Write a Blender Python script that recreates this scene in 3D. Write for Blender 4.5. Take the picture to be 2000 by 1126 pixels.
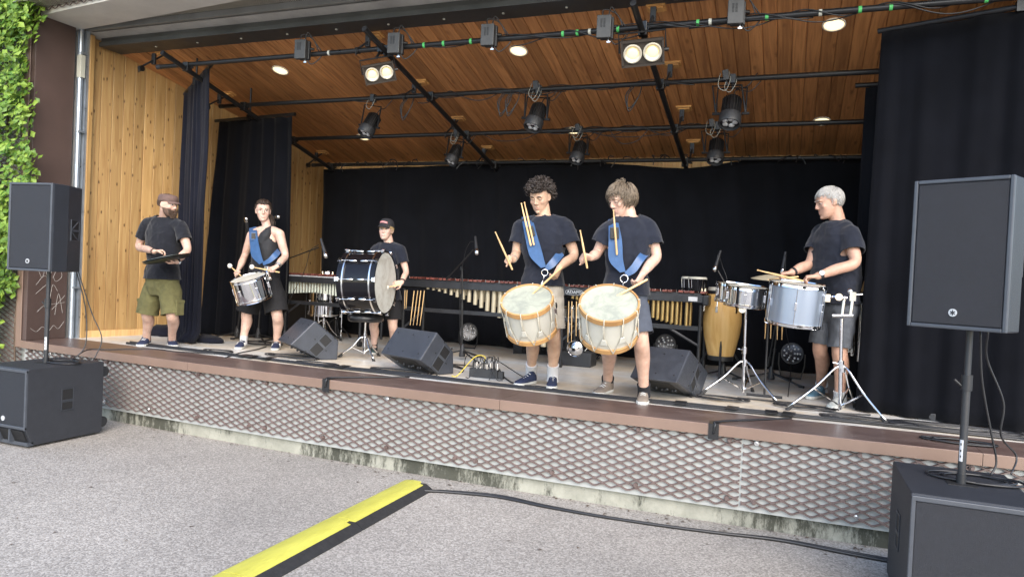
import bpy, bmesh, math, random
import numpy as np
from mathutils import Vector, Matrix, noise

# ---------------------------------------------------------------- camera, world, sun, exposure
for o in list(bpy.data.objects): bpy.data.objects.remove(o)
SC = bpy.context.scene
FPX, YAW, PITCH, ROLL, HC, S = 1404.4, 0.3725, -0.01866, 0.04689, 1.682, 0.707   # S: stage floor height
def cam_axes():
    f = Vector((-math.sin(YAW), math.cos(YAW), 0)); r = Vector((math.cos(YAW), math.sin(YAW), 0)); u = Vector((0,0,1))
    f2 = f*math.cos(PITCH)+u*math.sin(PITCH); u2 = u*math.cos(PITCH)-f*math.sin(PITCH)
    r3 = r*math.cos(ROLL)+u2*math.sin(ROLL); u3 = u2*math.cos(ROLL)-r*math.sin(ROLL)
    return r3, u3, f2
CR, CU, CF = cam_axes(); CO = Vector((0,0,HC))
cd = bpy.data.cameras.new('camera'); cam = bpy.data.objects.new('camera', cd); SC.collection.objects.link(cam)
cd.sensor_width = 36; cd.lens = 36*FPX/2000; cd.clip_start = .05; cd.clip_end = 600
mw = Matrix((CR, CU, -CF)).transposed().to_4x4(); mw.translation = CO; cam.matrix_world = mw
SC.camera = cam
SUN_EL, SUN_AZ = math.radians(36), math.radians(146)      # soft daylight from the open plaza side
W = bpy.data.worlds.new('World'); SC.world = W; W.use_nodes = True
wn = W.node_tree.nodes; wl = W.node_tree.links
sky = wn.new('ShaderNodeTexSky'); sky.sky_type = 'NISHITA'; sky.sun_disc = False
sky.sun_elevation = SUN_EL; sky.sun_rotation = SUN_AZ; sky.dust_density = 1.0; sky.air_density = 1.0; sky.ozone_density = 1.0
wl.new(sky.outputs[0], wn['Background'].inputs[0]); wn['Background'].inputs[1].default_value = 0.15
sl = bpy.data.lights.new('sun', 'SUN'); sl.energy = 1.5; sl.angle = math.radians(60); sl.color = (1, .90, .77)
so = bpy.data.objects.new('sun', sl); SC.collection.objects.link(so)
sd = Vector((math.sin(SUN_AZ)*math.cos(SUN_EL), math.cos(SUN_AZ)*math.cos(SUN_EL), math.sin(SUN_EL)))
so.rotation_euler = (-sd).to_track_quat('-Z', 'Y').to_euler()
SC.view_settings.view_transform = 'Standard'; SC.view_settings.look = 'None'
SC.view_settings.exposure = 1.7; SC.view_settings.gamma = 1.0
SC.view_settings.use_curve_mapping = False

def ray(x, y): return CR*(x-1000) - CU*(y-563) + CF*FPX
def at(x, y, Y): d = ray(x, y); return CO + d*(Y/d.y)               # photo pixel on the vertical plane Y
def on(x, y, Z=S): d = ray(x, y); return CO + d*((Z-HC)/d.z)        # photo pixel on the level plane Z
def mpp(P): return (Vector(P)-CO).dot(CF)/FPX                        # metres per pixel at a point

# ---------------------------------------------------------------- mesh helpers
rnd = random.Random(7)
def V(*a): return Vector(a)
def basis(o, z, x=None):
    z = Vector(z).normalized()
    if x is None: x = V(1,0,0) if abs(z.x) < .9 else V(0,1,0)
    x = Vector(x); x = (x - z*x.dot(z)).normalized(); y = z.cross(x)
    m = Matrix((x, y, z)).transposed().to_4x4(); m.translation = Vector(o); return m
def rz(a): return Matrix.Rotation(a, 4, 'Z')
def TR(x, y=None, z=None): return Matrix.Translation(V(x,y,z) if y is not None else Vector(x))
class MB:
    def __init__(s): s.v = []; s.f = []; s.m = []; s.cur = 0; s.M = None
    def mat(s, i): s.cur = i; return s
    def add(s, vs, fs):
        b = len(s.v)
        if s.M is not None: vs = [s.M @ Vector(q) for q in vs]
        s.v += [tuple(q) for q in vs]; s.f += [[b+i for i in f] for f in fs]; s.m += [s.cur]*len(fs); return s
    def box(s, x0, x1, y0, y1, z0, z1, M=None):
        vs = [V(x,y,z) for z in (z0,z1) for y in (y0,y1) for x in (x0,x1)]
        if M is not None: vs = [M @ q for q in vs]
        return s.add(vs, [(0,2,3,1),(4,5,7,6),(0,1,5,4),(2,6,7,3),(0,4,6,2),(1,3,7,5)])
    def cbox(s, c, sz, M=None):
        m = TR(c) if M is None else M @ TR(c)
        return s.box(-sz[0]/2, sz[0]/2, -sz[1]/2, sz[1]/2, -sz[2]/2, sz[2]/2, m)
    def cyl(s, a, b, r0, r1=None, n=12, cap=True):
        a = Vector(a); b = Vector(b); r1 = r0 if r1 is None else r1
        m = basis(a, b-a); L = (b-a).length
        vs = [m @ V(r0*math.cos(2*math.pi*i/n), r0*math.sin(2*math.pi*i/n), 0) for i in range(n)] + \
             [m @ V(r1*math.cos(2*math.pi*i/n), r1*math.sin(2*math.pi*i/n), L) for i in range(n)]
        fs = [(i, (i+1)%n, n+(i+1)%n, n+i) for i in range(n)]
        if cap: fs += [tuple(range(n))[::-1], tuple(range(n, 2*n))]
        return s.add(vs, fs)
    def tube(s, pts, r, n=7, closed=False, cap=True):
        pts = [Vector(q) for q in pts]; k = len(pts); rr = r if hasattr(r, '__len__') else [r]*k
        vs = []; prev = None
        for i, q in enumerate(pts):
            if closed: t = pts[(i+1)%k]-pts[i-1]
            else: t = pts[min(i+1,k-1)]-pts[max(i-1,0)]
            if t.length < 1e-9: t = V(0,0,1)
            t.normalize()
            if prev is None: x = V(1,0,0) if abs(t.x) < .8 else V(0,1,0)
            else: x = prev
            x = (x - t*x.dot(t)); x = x.normalized() if x.length > 1e-6 else t.orthogonal().normalized()
            prev = x; y = t.cross(x)
            vs += [q + x*(rr[i]*math.cos(2*math.pi*j/n)) + y*(rr[i]*math.sin(2*math.pi*j/n)) for j in range(n)]
        fs = []
        for i in range(k if closed else k-1):
            a = i*n; b = ((i+1)%k)*n
            fs += [(a+j, a+(j+1)%n, b+(j+1)%n, b+j) for j in range(n)]
        if cap and not closed: fs += [tuple(range(n))[::-1], tuple(range((k-1)*n, k*n))]
        return s.add(vs, fs)
    def loft(s, rings, cap=True):
        n = len(rings[0]); vs = [q for r in rings for q in r]; fs = []
        for i in range(len(rings)-1):
            a = i*n; b = a+n; fs += [(a+j, a+(j+1)%n, b+(j+1)%n, b+j) for j in range(n)]
        if cap: fs += [tuple(range(n))[::-1], tuple(range((len(rings)-1)*n, len(rings)*n))]
        return s.add(vs, fs)
    def lathe(s, prof, M=None, n=24, cap=False):
        M = Matrix() if M is None else M
        return s.loft([[M @ V(r*math.cos(2*math.pi*j/n), r*math.sin(2*math.pi*j/n), z) for j in range(n)] for r, z in prof], cap)
    def sph(s, c, r, M=None, nu=14, nv=9):
        r = (r,)*3 if not hasattr(r, '__len__') else r; c = Vector(c); vs = []; fs = []
        def P(a, b): q = V(r[0]*math.cos(a)*math.sin(b), r[1]*math.sin(a)*math.sin(b), r[2]*math.cos(b)); return (M.to_3x3() @ q if M is not None else q) + c
        vs = [P(0, 0)] + [P(2*math.pi*i/nu, math.pi*j/nv) for j in range(1, nv) for i in range(nu)] + [P(0, math.pi)]
        fs = [(0, 1+i, 1+(i+1)%nu) for i in range(nu)]
        for j in range(nv-2): fs += [(1+j*nu+i, 1+(j+1)*nu+i, 1+(j+1)*nu+(i+1)%nu, 1+j*nu+(i+1)%nu) for i in range(nu)]
        e = len(vs)-1; b = 1+(nv-2)*nu; fs += [(e, b+(i+1)%nu, b+i) for i in range(nu)]
        return s.add(vs, fs)
    def prism(s, poly, M, h):          # poly (x,y) in M's xy plane, extruded h along its z
        n = len(poly); vs = [M @ V(x,y,0) for x,y in poly] + [M @ V(x,y,h) for x,y in poly]
        return s.add(vs, [tuple(range(n))[::-1], tuple(range(n,2*n))] + [(i,(i+1)%n,n+(i+1)%n,n+i) for i in range(n)])
    def quad(s, a, b, c, d): return s.add([a,b,c,d], [(0,1,2,3)])
    def mesh(s, name, mats, smooth=None):
        me = bpy.data.meshes.new(name); me.from_pydata(s.v, [], s.f)
        mats = mats if isinstance(mats, (list, tuple)) else [mats]
        for m in mats: me.materials.append(m)
        me.polygons.foreach_set('material_index', s.m)
        if smooth:
            me.polygons.foreach_set('use_smooth', [True]*len(s.f))
        me.update()
        bm = bmesh.new(); bm.from_mesh(me); bmesh.ops.recalc_face_normals(bm, faces=bm.faces)
        if smooth and smooth is not True:
            for e in bm.edges:
                if len(e.link_faces) == 2 and e.calc_face_angle(0) > math.radians(smooth): e.smooth = False
        bm.to_mesh(me); bm.free()
        return me
    def build(s, name, mats, parent=None, smooth=None, world=False, bev=0, **kw):
        if world and parent is not None:
            inv = wmat(parent).inverted(); s.v = [tuple(inv @ Vector(q)) for q in s.v]
        return link(name, s.mesh(name, mats, smooth), parent, bev, **kw)
def wmat(o):
    m = o.matrix_basis.copy()
    while o.parent is not None: o = o.parent; m = o.matrix_basis @ m
    return m
def link(name, me, parent=None, bev=0, loc=None, M=None, label=None, kind=None):
    o = bpy.data.objects.new(name, me); SC.collection.objects.link(o)
    if parent is not None: o.parent = parent
    if M is not None: o.matrix_basis = M
    if loc is not None: o.location = loc
    if bev:
        b = o.modifiers.new('bevel', 'BEVEL'); b.width = bev; b.segments = 2; b.limit_method = 'ANGLE'; b.angle_limit = math.radians(40)
    if label: o['label'] = label
    if kind: o['kind'] = kind
    return o
def thing(name, label, cat, loc=(0,0,0), rot=0, group=None, kind=None, M=None):
    o = bpy.data.objects.new(name, None); SC.collection.objects.link(o); o.empty_display_size = .1
    o.matrix_basis = M if M is not None else TR(Vector(loc)) @ rz(rot)
    tag(o, label, cat, group, kind); return o
def tag(o, label=None, cat=None, group=None, kind=None):
    if label: o['label'] = label
    if cat: o['category'] = cat
    if group: o['group'] = group
    if kind: o['kind'] = kind
    return o
def copy_tree(o, parent=None, M=None, label=None):
    c = o.copy(); SC.collection.objects.link(c); c.parent = parent
    if M is not None: c.matrix_basis = M
    if label: c['label'] = label
    for ch in o.children: copy_tree(ch, c)
    return c
def spline(pts, n=8):
    pts = [Vector(q) for q in pts]
    if len(pts) < 3: return pts
    out = []
    P = [pts[0]*2-pts[1]] + pts + [pts[-1]*2-pts[-2]]
    for i in range(1, len(P)-2):
        for k in range(n):
            t = k/n; a,b,c,d = P[i-1],P[i],P[i+1],P[i+2]
            out.append(.5*((2*b)+(c-a)*t+(2*a-5*b+4*c-d)*t*t+(3*b-a-3*c+d)*t**3))
    out.append(pts[-1]); return out
def lerp(a, b, t): return a+(b-a)*t

# ---------------------------------------------------------------- materials
MT = {}
def mk(name, col, rough=.5, metal=0.0, var=0.0, vs=6.0, bump=0.0, bs=60.0, spec=.5, col2=None, emit=0, sub=0, sheen=0, alpha=None, rvar=0, stretch=(1,1,1), coat=0):
    m = bpy.data.materials.new(name); m.use_nodes = True; nt = m.node_tree; n = nt.nodes; l = nt.links; b = n['Principled BSDF']
    c4 = (*col, 1); b.inputs['Base Color'].default_value = c4; b.inputs['Roughness'].default_value = rough; b.inputs['Metallic'].default_value = metal
    b.inputs['Specular IOR Level'].default_value = spec
    if coat: b.inputs['Coat Weight'].default_value = coat; b.inputs['Coat Roughness'].default_value = .08
    if emit: b.inputs['Emission Color'].default_value = c4; b.inputs['Emission Strength'].default_value = emit
    if sub: b.inputs['Subsurface Weight'].default_value = sub; b.inputs['Subsurface Radius'].default_value = (.02,.008,.005); b.inputs['Subsurface Scale'].default_value = .5
    if sheen: b.inputs['Sheen Weight'].default_value = sheen; b.inputs['Sheen Roughness'].default_value = .5
    if var or bump or rvar:
        tc = n.new('ShaderNodeTexCoord'); mp = n.new('ShaderNodeMapping'); mp.inputs['Scale'].default_value = stretch
        l.new(tc.outputs['Object'], mp.inputs[0])
    if var or rvar:
        t = n.new('ShaderNodeTexNoise'); t.inputs['Scale'].default_value = vs; t.inputs['Detail'].default_value = 6; t.inputs['Roughness'].default_value = .65
        l.new(mp.outputs[0], t.inputs[0])
        r = n.new('ShaderNodeValToRGB'); r.color_ramp.elements[0].position = .32; r.color_ramp.elements[1].position = .68
        lo = [x*(1-var) for x in col]; hi = list(col2) if col2 else [min(1, x*(1+var)) for x in col]
        r.color_ramp.elements[0].color = (*lo, 1); r.color_ramp.elements[1].color = (*hi, 1)
        l.new(t.outputs[0], r.inputs[0])
        if var: l.new(r.outputs[0], b.inputs['Base Color'])
        if rvar:
            mr = n.new('ShaderNodeMapRange'); mr.inputs[1].default_value = .3; mr.inputs[2].default_value = .7
            mr.inputs[3].default_value = rough-rvar; mr.inputs[4].default_value = rough+rvar
            l.new(t.outputs[0], mr.inputs[0]); l.new(mr.outputs[0], b.inputs['Roughness'])
    if bump:
        t2 = n.new('ShaderNodeTexNoise'); t2.inputs['Scale'].default_value = bs; t2.inputs['Detail'].default_value = 4
        l.new(mp.outputs[0], t2.inputs[0]); bp = n.new('ShaderNodeBump'); bp.inputs['Strength'].default_value = bump; bp.inputs['Distance'].default_value = .01
        l.new(t2.outputs[0], bp.inputs['Height']); l.new(bp.outputs[0], b.inputs['Normal'])
    MT[name] = m; return m
def nodes(m): return m.node_tree.nodes, m.node_tree.links, m.node_tree.nodes['Principled BSDF']
def wood(name, light, dark, axis, knots=.85, gs=14.0, rough=.55, kn=2.2):
    m = mk(name, light, rough); n, l, b = nodes(m)
    tc = n.new('ShaderNodeTexCoord'); oi = n.new('ShaderNodeObjectInfo'); ad = n.new('ShaderNodeVectorMath'); ad.operation = 'MULTIPLY_ADD'
    cx = n.new('ShaderNodeCombineXYZ')
    for i in range(3): l.new(oi.outputs['Random'], cx.inputs[i])
    l.new(cx.outputs[0], ad.inputs[0]); ad.inputs[1].default_value = (37, 53, 71); l.new(tc.outputs['Object'], ad.inputs[2])
    mp = n.new('ShaderNodeMapping'); sc = [gs, gs, gs]; sc[axis] = .9; mp.inputs['Scale'].default_value = sc; l.new(ad.outputs[0], mp.inputs[0])
    t = n.new('ShaderNodeTexNoise'); t.inputs['Scale'].default_value = 1.6; t.inputs['Detail'].default_value = 8; t.inputs['Distortion'].default_value = 1.2; l.new(mp.outputs[0], t.inputs[0])
    r = n.new('ShaderNodeValToRGB'); r.color_ramp.elements[0].position = .33; r.color_ramp.elements[1].position = .66
    r.color_ramp.elements[0].color = (*dark, 1); r.color_ramp.elements[1].color = (*light, 1); l.new(t.outputs[0], r.inputs[0])
    # tone per plank
    hs = n.new('ShaderNodeHueSaturation'); mr = n.new('ShaderNodeMapRange'); mr.inputs[3].default_value = .76; mr.inputs[4].default_value = 1.2
    l.new(oi.outputs['Random'], mr.inputs[0]); l.new(mr.outputs[0], hs.inputs['Value']); l.new(r.outputs[0], hs.inputs['Color'])
    out = hs.outputs[0]
    if knots:
        mp2 = n.new('ShaderNodeMapping'); s2 = [kn*2.6]*3; s2[axis] = kn; mp2.inputs['Scale'].default_value = s2; l.new(ad.outputs[0], mp2.inputs[0])
        vo = n.new('ShaderNodeTexVoronoi'); vo.inputs['Scale'].default_value = 1.0; l.new(mp2.outputs[0], vo.inputs[0])
        nz = n.new('ShaderNodeTexNoise'); nz.inputs['Scale'].default_value = 40; l.new(ad.outputs[0], nz.inputs[0])
        mm = n.new('ShaderNodeMath'); mm.operation = 'MULTIPLY_ADD'; mm.inputs[1].default_value = .12; l.new(nz.outputs[0], mm.inputs[0]); l.new(vo.outputs['Distance'], mm.inputs[2])
        kr = n.new('ShaderNodeValToRGB'); kr.color_ramp.elements[0].position = .13; kr.color_ramp.elements[1].position = .25
        kr.color_ramp.elements[0].color = (.16,.09,.045,1); kr.color_ramp.elements[1].color = (1,1,1,1); l.new(mm.outputs[0], kr.inputs[0])
        mx = n.new('ShaderNodeMixRGB'); mx.blend_type = 'MULTIPLY'; mx.inputs[0].default_value = float(knots); l.new(out, mx.inputs[1]); l.new(kr.outputs[0], mx.inputs[2]); out = mx.outputs[0]
    l.new(out, b.inputs['Base Color'])
    bp = n.new('ShaderNodeBump'); bp.inputs['Strength'].default_value = .25; bp.inputs['Distance'].default_value = .004; l.new(t.outputs[0], bp.inputs['Height']); l.new(bp.outputs[0], b.inputs['Normal'])
    return m
wood('pine_wall', (.45,.285,.115), (.33,.185,.066), 2, kn=6.2, knots=.95)
wood('pine_ceiling', (.53,.245,.092), (.31,.13,.048), 1, kn=3.1, knots=.45)
wood('pine_back', (.72,.48,.22), (.58,.34,.14), 2, knots=False)
wood('pad_wood', (.55,.3,.1), (.4,.2,.07), 0, knots=False)
wood('hoop_wood', (.52,.30,.12), (.40,.215,.08), 2, knots=False, gs=5)
wood('stick_wood', (.72,.50,.25), (.60,.38,.17), 2, knots=False, gs=30)
wood('conga_wood', (.70,.45,.17), (.58,.34,.11), 2, knots=False, gs=9, rough=.25)
wood('rosewood', (.22,.07,.05), (.12,.035,.03), 1, knots=False, gs=30, rough=.35)
mk('concrete', (.36,.35,.33), .85, var=.18, vs=2.5, bump=.25, bs=70)
mk('concrete_soffit', (.62,.60,.55), .85, var=.08, vs=3, bump=.15, bs=50)
mk('grey_sheet', (.36,.37,.36), .6, var=.08, vs=1.2, rvar=.1)
mk('brown_steel', (.14,.088,.068), .42, var=.1, vs=3, rvar=.1)
mk('brown_edge', (.185,.123,.094), .42, var=.08, vs=3, rvar=.08)
mk('brown_jamb', (.075,.049,.042), .5, var=.1, vs=2)
mk('mesh_steel', (.125,.090,.082), .5, var=.15, vs=9)
mk('galv', (.42,.47,.53), .35, .7, var=.1, vs=6, rvar=.1)
mk('beam_steel', (.06,.064,.066), .42, .3, var=.2, vs=2.5, rvar=.12)
mk('beam_light', (.25,.25,.23), .5, .2, var=.15, vs=3)
mk('curtain', (.0040,.0045,.0068), .95, var=.22, vs=3, sheen=.035, bump=.3, bs=300, spec=.1)
mk('curtain_navy', (.0070,.0080,.0150), .9, var=.2, vs=5, sheen=.06, bump=.3, bs=300, spec=.15)
mk('curtain_black', (.0062,.0067,.0090), .95, var=.2, vs=3, sheen=.05, spec=.1)
mk('rig_black', (.014,.014,.015), .38, .2, var=.2, vs=12, rvar=.12)
mk('cable_black', (.012,.012,.014), .45, spec=.6)
mk('cable_yellow', (.65,.5,.05), .5)
mk('cable_white', (.30,.30,.27), .5)
mk('black_plastic', (.022,.023,.026), .5, var=.2, vs=20, bump=.15, bs=250, rvar=.1)
mk('speaker_black', (.019,.021,.027), .55, var=.12, col2=(.0225,.0245,.031), vs=11, bump=.35, bs=420)
mk('speaker_side', (.024,.027,.034), .42, var=.1, vs=9, bump=.2, bs=420)
mk('speaker_edge', (.050,.056,.068), .42, var=.1, vs=20)
mk('grille', (.009,.0105,.016), .6, var=.15, vs=30, bump=.5, bs=700)
mk('monitor_paint', (.036,.041,.053), .36, var=.15, vs=12, bump=.25, bs=400, rvar=.08)
mk('recess_black', (.008,.008,.009), .6)
mk('dimmer_grey', (.06,.06,.06), .5, .3, var=.15, vs=14)
mk('chrome', (.82,.82,.83), .07, 1.0, rvar=.03, vs=10)
mk('chrome_soft', (.72,.72,.72), .2, 1.0, rvar=.08, vs=10)
mk('alu_shell', (.42,.49,.60), .28, .75, var=.06, vs=3, stretch=(1,1,.05))
mk('gold_tube', (.42,.30,.13), .34, .8, var=.12, vs=7, rvar=.08)
mk('gold_dull', (.48,.42,.30), .45, .3, var=.1, vs=7)
mk('white_tube', (.50,.54,.47), .45, var=.06, vs=7)
mk('frame_grey', (.032,.034,.039), .42, .3, var=.15, vs=8, rvar=.1)
mk('frame_dark', (.02,.021,.024), .45, .2, var=.15, vs=8)
mk('white_paint', (.56,.55,.49), .35, var=.06, vs=5, coat=.3)
mk('rope', (.50,.47,.39), .8, var=.1, vs=40)
mk('black_gloss', (.006,.006,.008), .09, spec=.3)
mk('vinyl_black', (.015,.015,.017), .3, bump=.1, bs=90)
mk('mallet_white', (.6,.58,.52), .8)
mk('tape_green', (.08,.45,.12), .6); mk('tape_white', (.5,.5,.43), .6)
mk('label_white', (.5,.51,.53), .5); mk('logo_silver', (.55,.56,.58), .35, .4)
mk('text_white', (.6,.6,.6), .5)
mk('yellow_lid', (.50,.47,.075), .5, var=.16, col2=(.54,.51,.09), vs=9, bump=.5, bs=70, rvar=.12, stretch=(1,.25,1))
mk('rubber', (.018,.018,.019), .65, var=.3, vs=25, bump=.2, bs=90)
mk('lens', (.55,.57,.6), .08, .3, spec=.8)
mk('led_lens', (.75,.76,.78), .2, .2)
mk('downlight', (1,.84,.50), .5, emit=.5)
mk('downlight_rim', (.75,.7,.6), .4)
mk('blinder_glow', (1,.74,.32), .4, emit=.34)
mk('blinder_ring', (.62,.57,.46), .35, .4)
mk('blinder_body', (.05,.04,.032), .5, .3)
mk('graffiti', (.34,.32,.30), .7)
mk('leather_blue', (.040,.095,.215), .38, var=.15, vs=14, bump=.15, bs=120)
mk('red_plastic', (.5,.03,.02), .4)
mk('cymbal', (.035,.037,.034), .3, .6, var=.2, vs=9)
mk('cymbal_edge', (.22,.25,.22), .3, .8)
mk('glass_dark', (.02,.02,.025), .1)
mk('bark', (.10,.07,.05), .9, var=.3, vs=12)

# aggregate paving
def ground_mat():
    m = mk('aggregate', (.33,.32,.31), .8); n, l, b = nodes(m)
    tc = n.new('ShaderNodeTexCoord')
    vo = n.new('ShaderNodeTexVoronoi'); vo.inputs['Scale'].default_value = 100; l.new(tc.outputs['Object'], vo.inputs[0])
    sp = n.new('ShaderNodeSeparateColor'); l.new(vo.outputs['Color'], sp.inputs[0])
    r = n.new('ShaderNodeValToRGB'); e = r.color_ramp.elements
    e[0].position = 0; e[0].color = (.20,.185,.168,1); e[1].position = 1; e[1].color = (.44,.415,.38,1)
    k = e.new(.5); k.color = (.31,.288,.262,1)
    l.new(sp.outputs[0], r.inputs[0])
    t = n.new('ShaderNodeTexNoise'); t.inputs['Scale'].default_value = .55; t.inputs['Detail'].default_value = 7; t.inputs['Roughness'].default_value = .62; l.new(tc.outputs['Object'], t.inputs[0])
    r2 = n.new('ShaderNodeValToRGB'); r2.color_ramp.elements[0].position = .3; r2.color_ramp.elements[1].position = .7
    r2.color_ramp.elements[0].color = (.72,.71,.70,1); r2.color_ramp.elements[1].color = (1.08,1.06,1.04,1); l.new(t.outputs[0], r2.inputs[0])
    mx = n.new('ShaderNodeMixRGB'); mx.blend_type = 'MULTIPLY'; mx.inputs[0].default_value = 1; l.new(r.outputs[0], mx.inputs[1]); l.new(r2.outputs[0], mx.inputs[2])
    # dark specks of dirt
    v2 = n.new('ShaderNodeTexVoronoi'); v2.inputs['Scale'].default_value = 3.1; v2.inputs['Randomness'].default_value = 1; l.new(tc.outputs['Object'], v2.inputs[0])
    r3 = n.new('ShaderNodeValToRGB'); r3.color_ramp.elements[0].position = .025; r3.color_ramp.elements[1].position = .05
    r3.color_ramp.elements[0].color = (.25,.2,.17,1); r3.color_ramp.elements[1].color = (1,1,1,1); l.new(v2.outputs['Distance'], r3.inputs[0])
    m2 = n.new('ShaderNodeMixRGB'); m2.blend_type = 'MULTIPLY'; m2.inputs[0].default_value = 1; l.new(mx.outputs[0], m2.inputs[1]); l.new(r3.outputs[0], m2.inputs[2])
    l.new(m2.outputs[0], b.inputs['Base Color'])
    bp = n.new('ShaderNodeBump'); bp.inputs['Strength'].default_value = .5; bp.inputs['Distance'].default_value = .004; bp.invert = True
    l.new(vo.outputs['Distance'], bp.inputs['Height']); l.new(bp.outputs[0], b.inputs['Normal'])
ground_mat()
def mossy():
    m = mk('mossy_concrete', (.5,.48,.4), .9); n, l, b = nodes(m)
    tc = n.new('ShaderNodeTexCoord')
    def nz(sc, scale, det=6, rough=.7):
        mp = n.new('ShaderNodeMapping'); mp.inputs['Scale'].default_value = sc; l.new(tc.outputs['Object'], mp.inputs[0])
        t = n.new('ShaderNodeTexNoise'); t.inputs['Scale'].default_value = scale; t.inputs['Detail'].default_value = det; t.inputs['Roughness'].default_value = rough; l.new(mp.outputs[0], t.inputs[0]); return t
    a = nz((1,1,1), 6); r = n.new('ShaderNodeValToRGB'); r.color_ramp.elements[0].position = .3; r.color_ramp.elements[1].position = .7
    r.color_ramp.elements[0].color = (.23,.23,.19,1); r.color_ramp.elements[1].color = (.36,.355,.30,1); l.new(a.outputs[0], r.inputs[0])
    s1 = nz((1,1,.3), 14, 7, .8); s2 = nz((1,1,.5), 1.4, 3, .5)
    ad = n.new('ShaderNodeMath'); ad.operation = 'ADD'; l.new(s1.outputs[0], ad.inputs[0]); l.new(s2.outputs[0], ad.inputs[1])
    r2 = n.new('ShaderNodeValToRGB'); r2.color_ramp.elements[0].position = .45; r2.color_ramp.elements[1].position = .53
    hv = n.new('ShaderNodeMath'); hv.operation = 'MULTIPLY'; hv.inputs[1].default_value = .5; l.new(ad.outputs[0], hv.inputs[0])
    r2.color_ramp.elements[0].color = (.10,.105,.085,1); r2.color_ramp.elements[1].color = (1,1,1,1); l.new(hv.outputs[0], r2.inputs[0])
    mx = n.new('ShaderNodeMixRGB'); mx.blend_type = 'MULTIPLY'; mx.inputs[0].default_value = .9; l.new(r.outputs[0], mx.inputs[1]); l.new(r2.outputs[0], mx.inputs[2])
    l.new(mx.outputs[0], b.inputs['Base Color'])
    bp = n.new('ShaderNodeBump'); bp.inputs['Strength'].default_value = .5; bp.inputs['Distance'].default_value = .008; l.new(s1.outputs[0], bp.inputs['Height']); l.new(bp.outputs[0], b.inputs['Normal'])
mossy()
def floor_mat():
    m = mk('stage_concrete', (.4,.36,.3), .6); n, l, b = nodes(m)
    tc = n.new('ShaderNodeTexCoord')
    def nz(sc, scale, det=5, rough=.6):
        mp = n.new('ShaderNodeMapping'); mp.inputs['Scale'].default_value = sc; l.new(tc.outputs['Object'], mp.inputs[0])
        t = n.new('ShaderNodeTexNoise'); t.inputs['Scale'].default_value = scale; t.inputs['Detail'].default_value = det; t.inputs['Roughness'].default_value = rough; l.new(mp.outputs[0], t.inputs[0]); return t
    a = nz((.5,1,1), 1.6); r = n.new('ShaderNodeValToRGB'); e = r.color_ramp.elements
    e[0].position = .36; e[0].color = (.62,.64,.65,1); e[1].position = .6; e[1].color = (.64,.55,.43,1); l.new(a.outputs[0], r.inputs[0])
    c = nz((1,1,1), 12, 8, .7); r2 = n.new('ShaderNodeValToRGB'); r2.color_ramp.elements[0].position = .3; r2.color_ramp.elements[1].position = .7
    r2.color_ramp.elements[0].color = (.75,.75,.75,1); r2.color_ramp.elements[1].color = (1.1,1.1,1.1,1); l.new(c.outputs[0], r2.inputs[0])
    mx = n.new('ShaderNodeMixRGB'); mx.blend_type = 'MULTIPLY'; mx.inputs[0].default_value = 1; l.new(r.outputs[0], mx.inputs[1]); l.new(r2.outputs[0], mx.inputs[2])
    l.new(mx.outputs[0], b.inputs['Base Color'])
    mr = n.new('ShaderNodeMapRange'); mr.inputs[3].default_value = .25; mr.inputs[4].default_value = .55; l.new(c.outputs[0], mr.inputs[0]); l.new(mr.outputs[0], b.inputs['Roughness'])
floor_mat()
def board_mat():      # brown steel deck: scuffed
    m = mk('brown_deck', (.2,.13,.1), .35); n, l, b = nodes(m)
    tc = n.new('ShaderNodeTexCoord')
    mp = n.new('ShaderNodeMapping'); mp.inputs['Scale'].default_value = (1,3,1); l.new(tc.outputs['Object'], mp.inputs[0])
    t = n.new('ShaderNodeTexNoise'); t.inputs['Scale'].default_value = 2.2; t.inputs['Detail'].default_value = 8; t.inputs['Roughness'].default_value = .7; l.new(mp.outputs[0], t.inputs[0])
    r = n.new('ShaderNodeValToRGB'); r.color_ramp.elements[0].position = .35; r.color_ramp.elements[1].position = .72
    r.color_ramp.elements[0].color = (.085,.052,.043,1); r.color_ramp.elements[1].color = (.15,.105,.09,1); l.new(t.outputs[0], r.inputs[0])
    t2 = n.new('ShaderNodeTexNoise'); t2.inputs['Scale'].default_value = 28; t2.inputs['Detail'].default_value = 6; t2.inputs['Distortion'].default_value = 2.5; l.new(mp.outputs[0], t2.inputs[0])
    r2 = n.new('ShaderNodeValToRGB'); r2.color_ramp.elements[0].position = .64; r2.color_ramp.elements[1].position = .72
    r2.color_ramp.elements[0].color = (0,0,0,1); r2.color_ramp.elements[1].color = (.6,.6,.6,1); l.new(t2.outputs[0], r2.inputs[0])
    mx = n.new('ShaderNodeMixRGB'); l.new(r2.outputs[0], mx.inputs[0]); l.new(r.outputs[0], mx.inputs[1]); mx.inputs[2].default_value = (.36,.31,.28,1)
    l.new(mx.outputs[0], b.inputs['Base Color'])
    mr = n.new('ShaderNodeMapRange'); mr.inputs[3].default_value = .2; mr.inputs[4].default_value = .55; l.new(t.outputs[0], mr.inputs[0]); l.new(mr.outputs[0], b.inputs['Roughness'])
board_mat()
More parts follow.
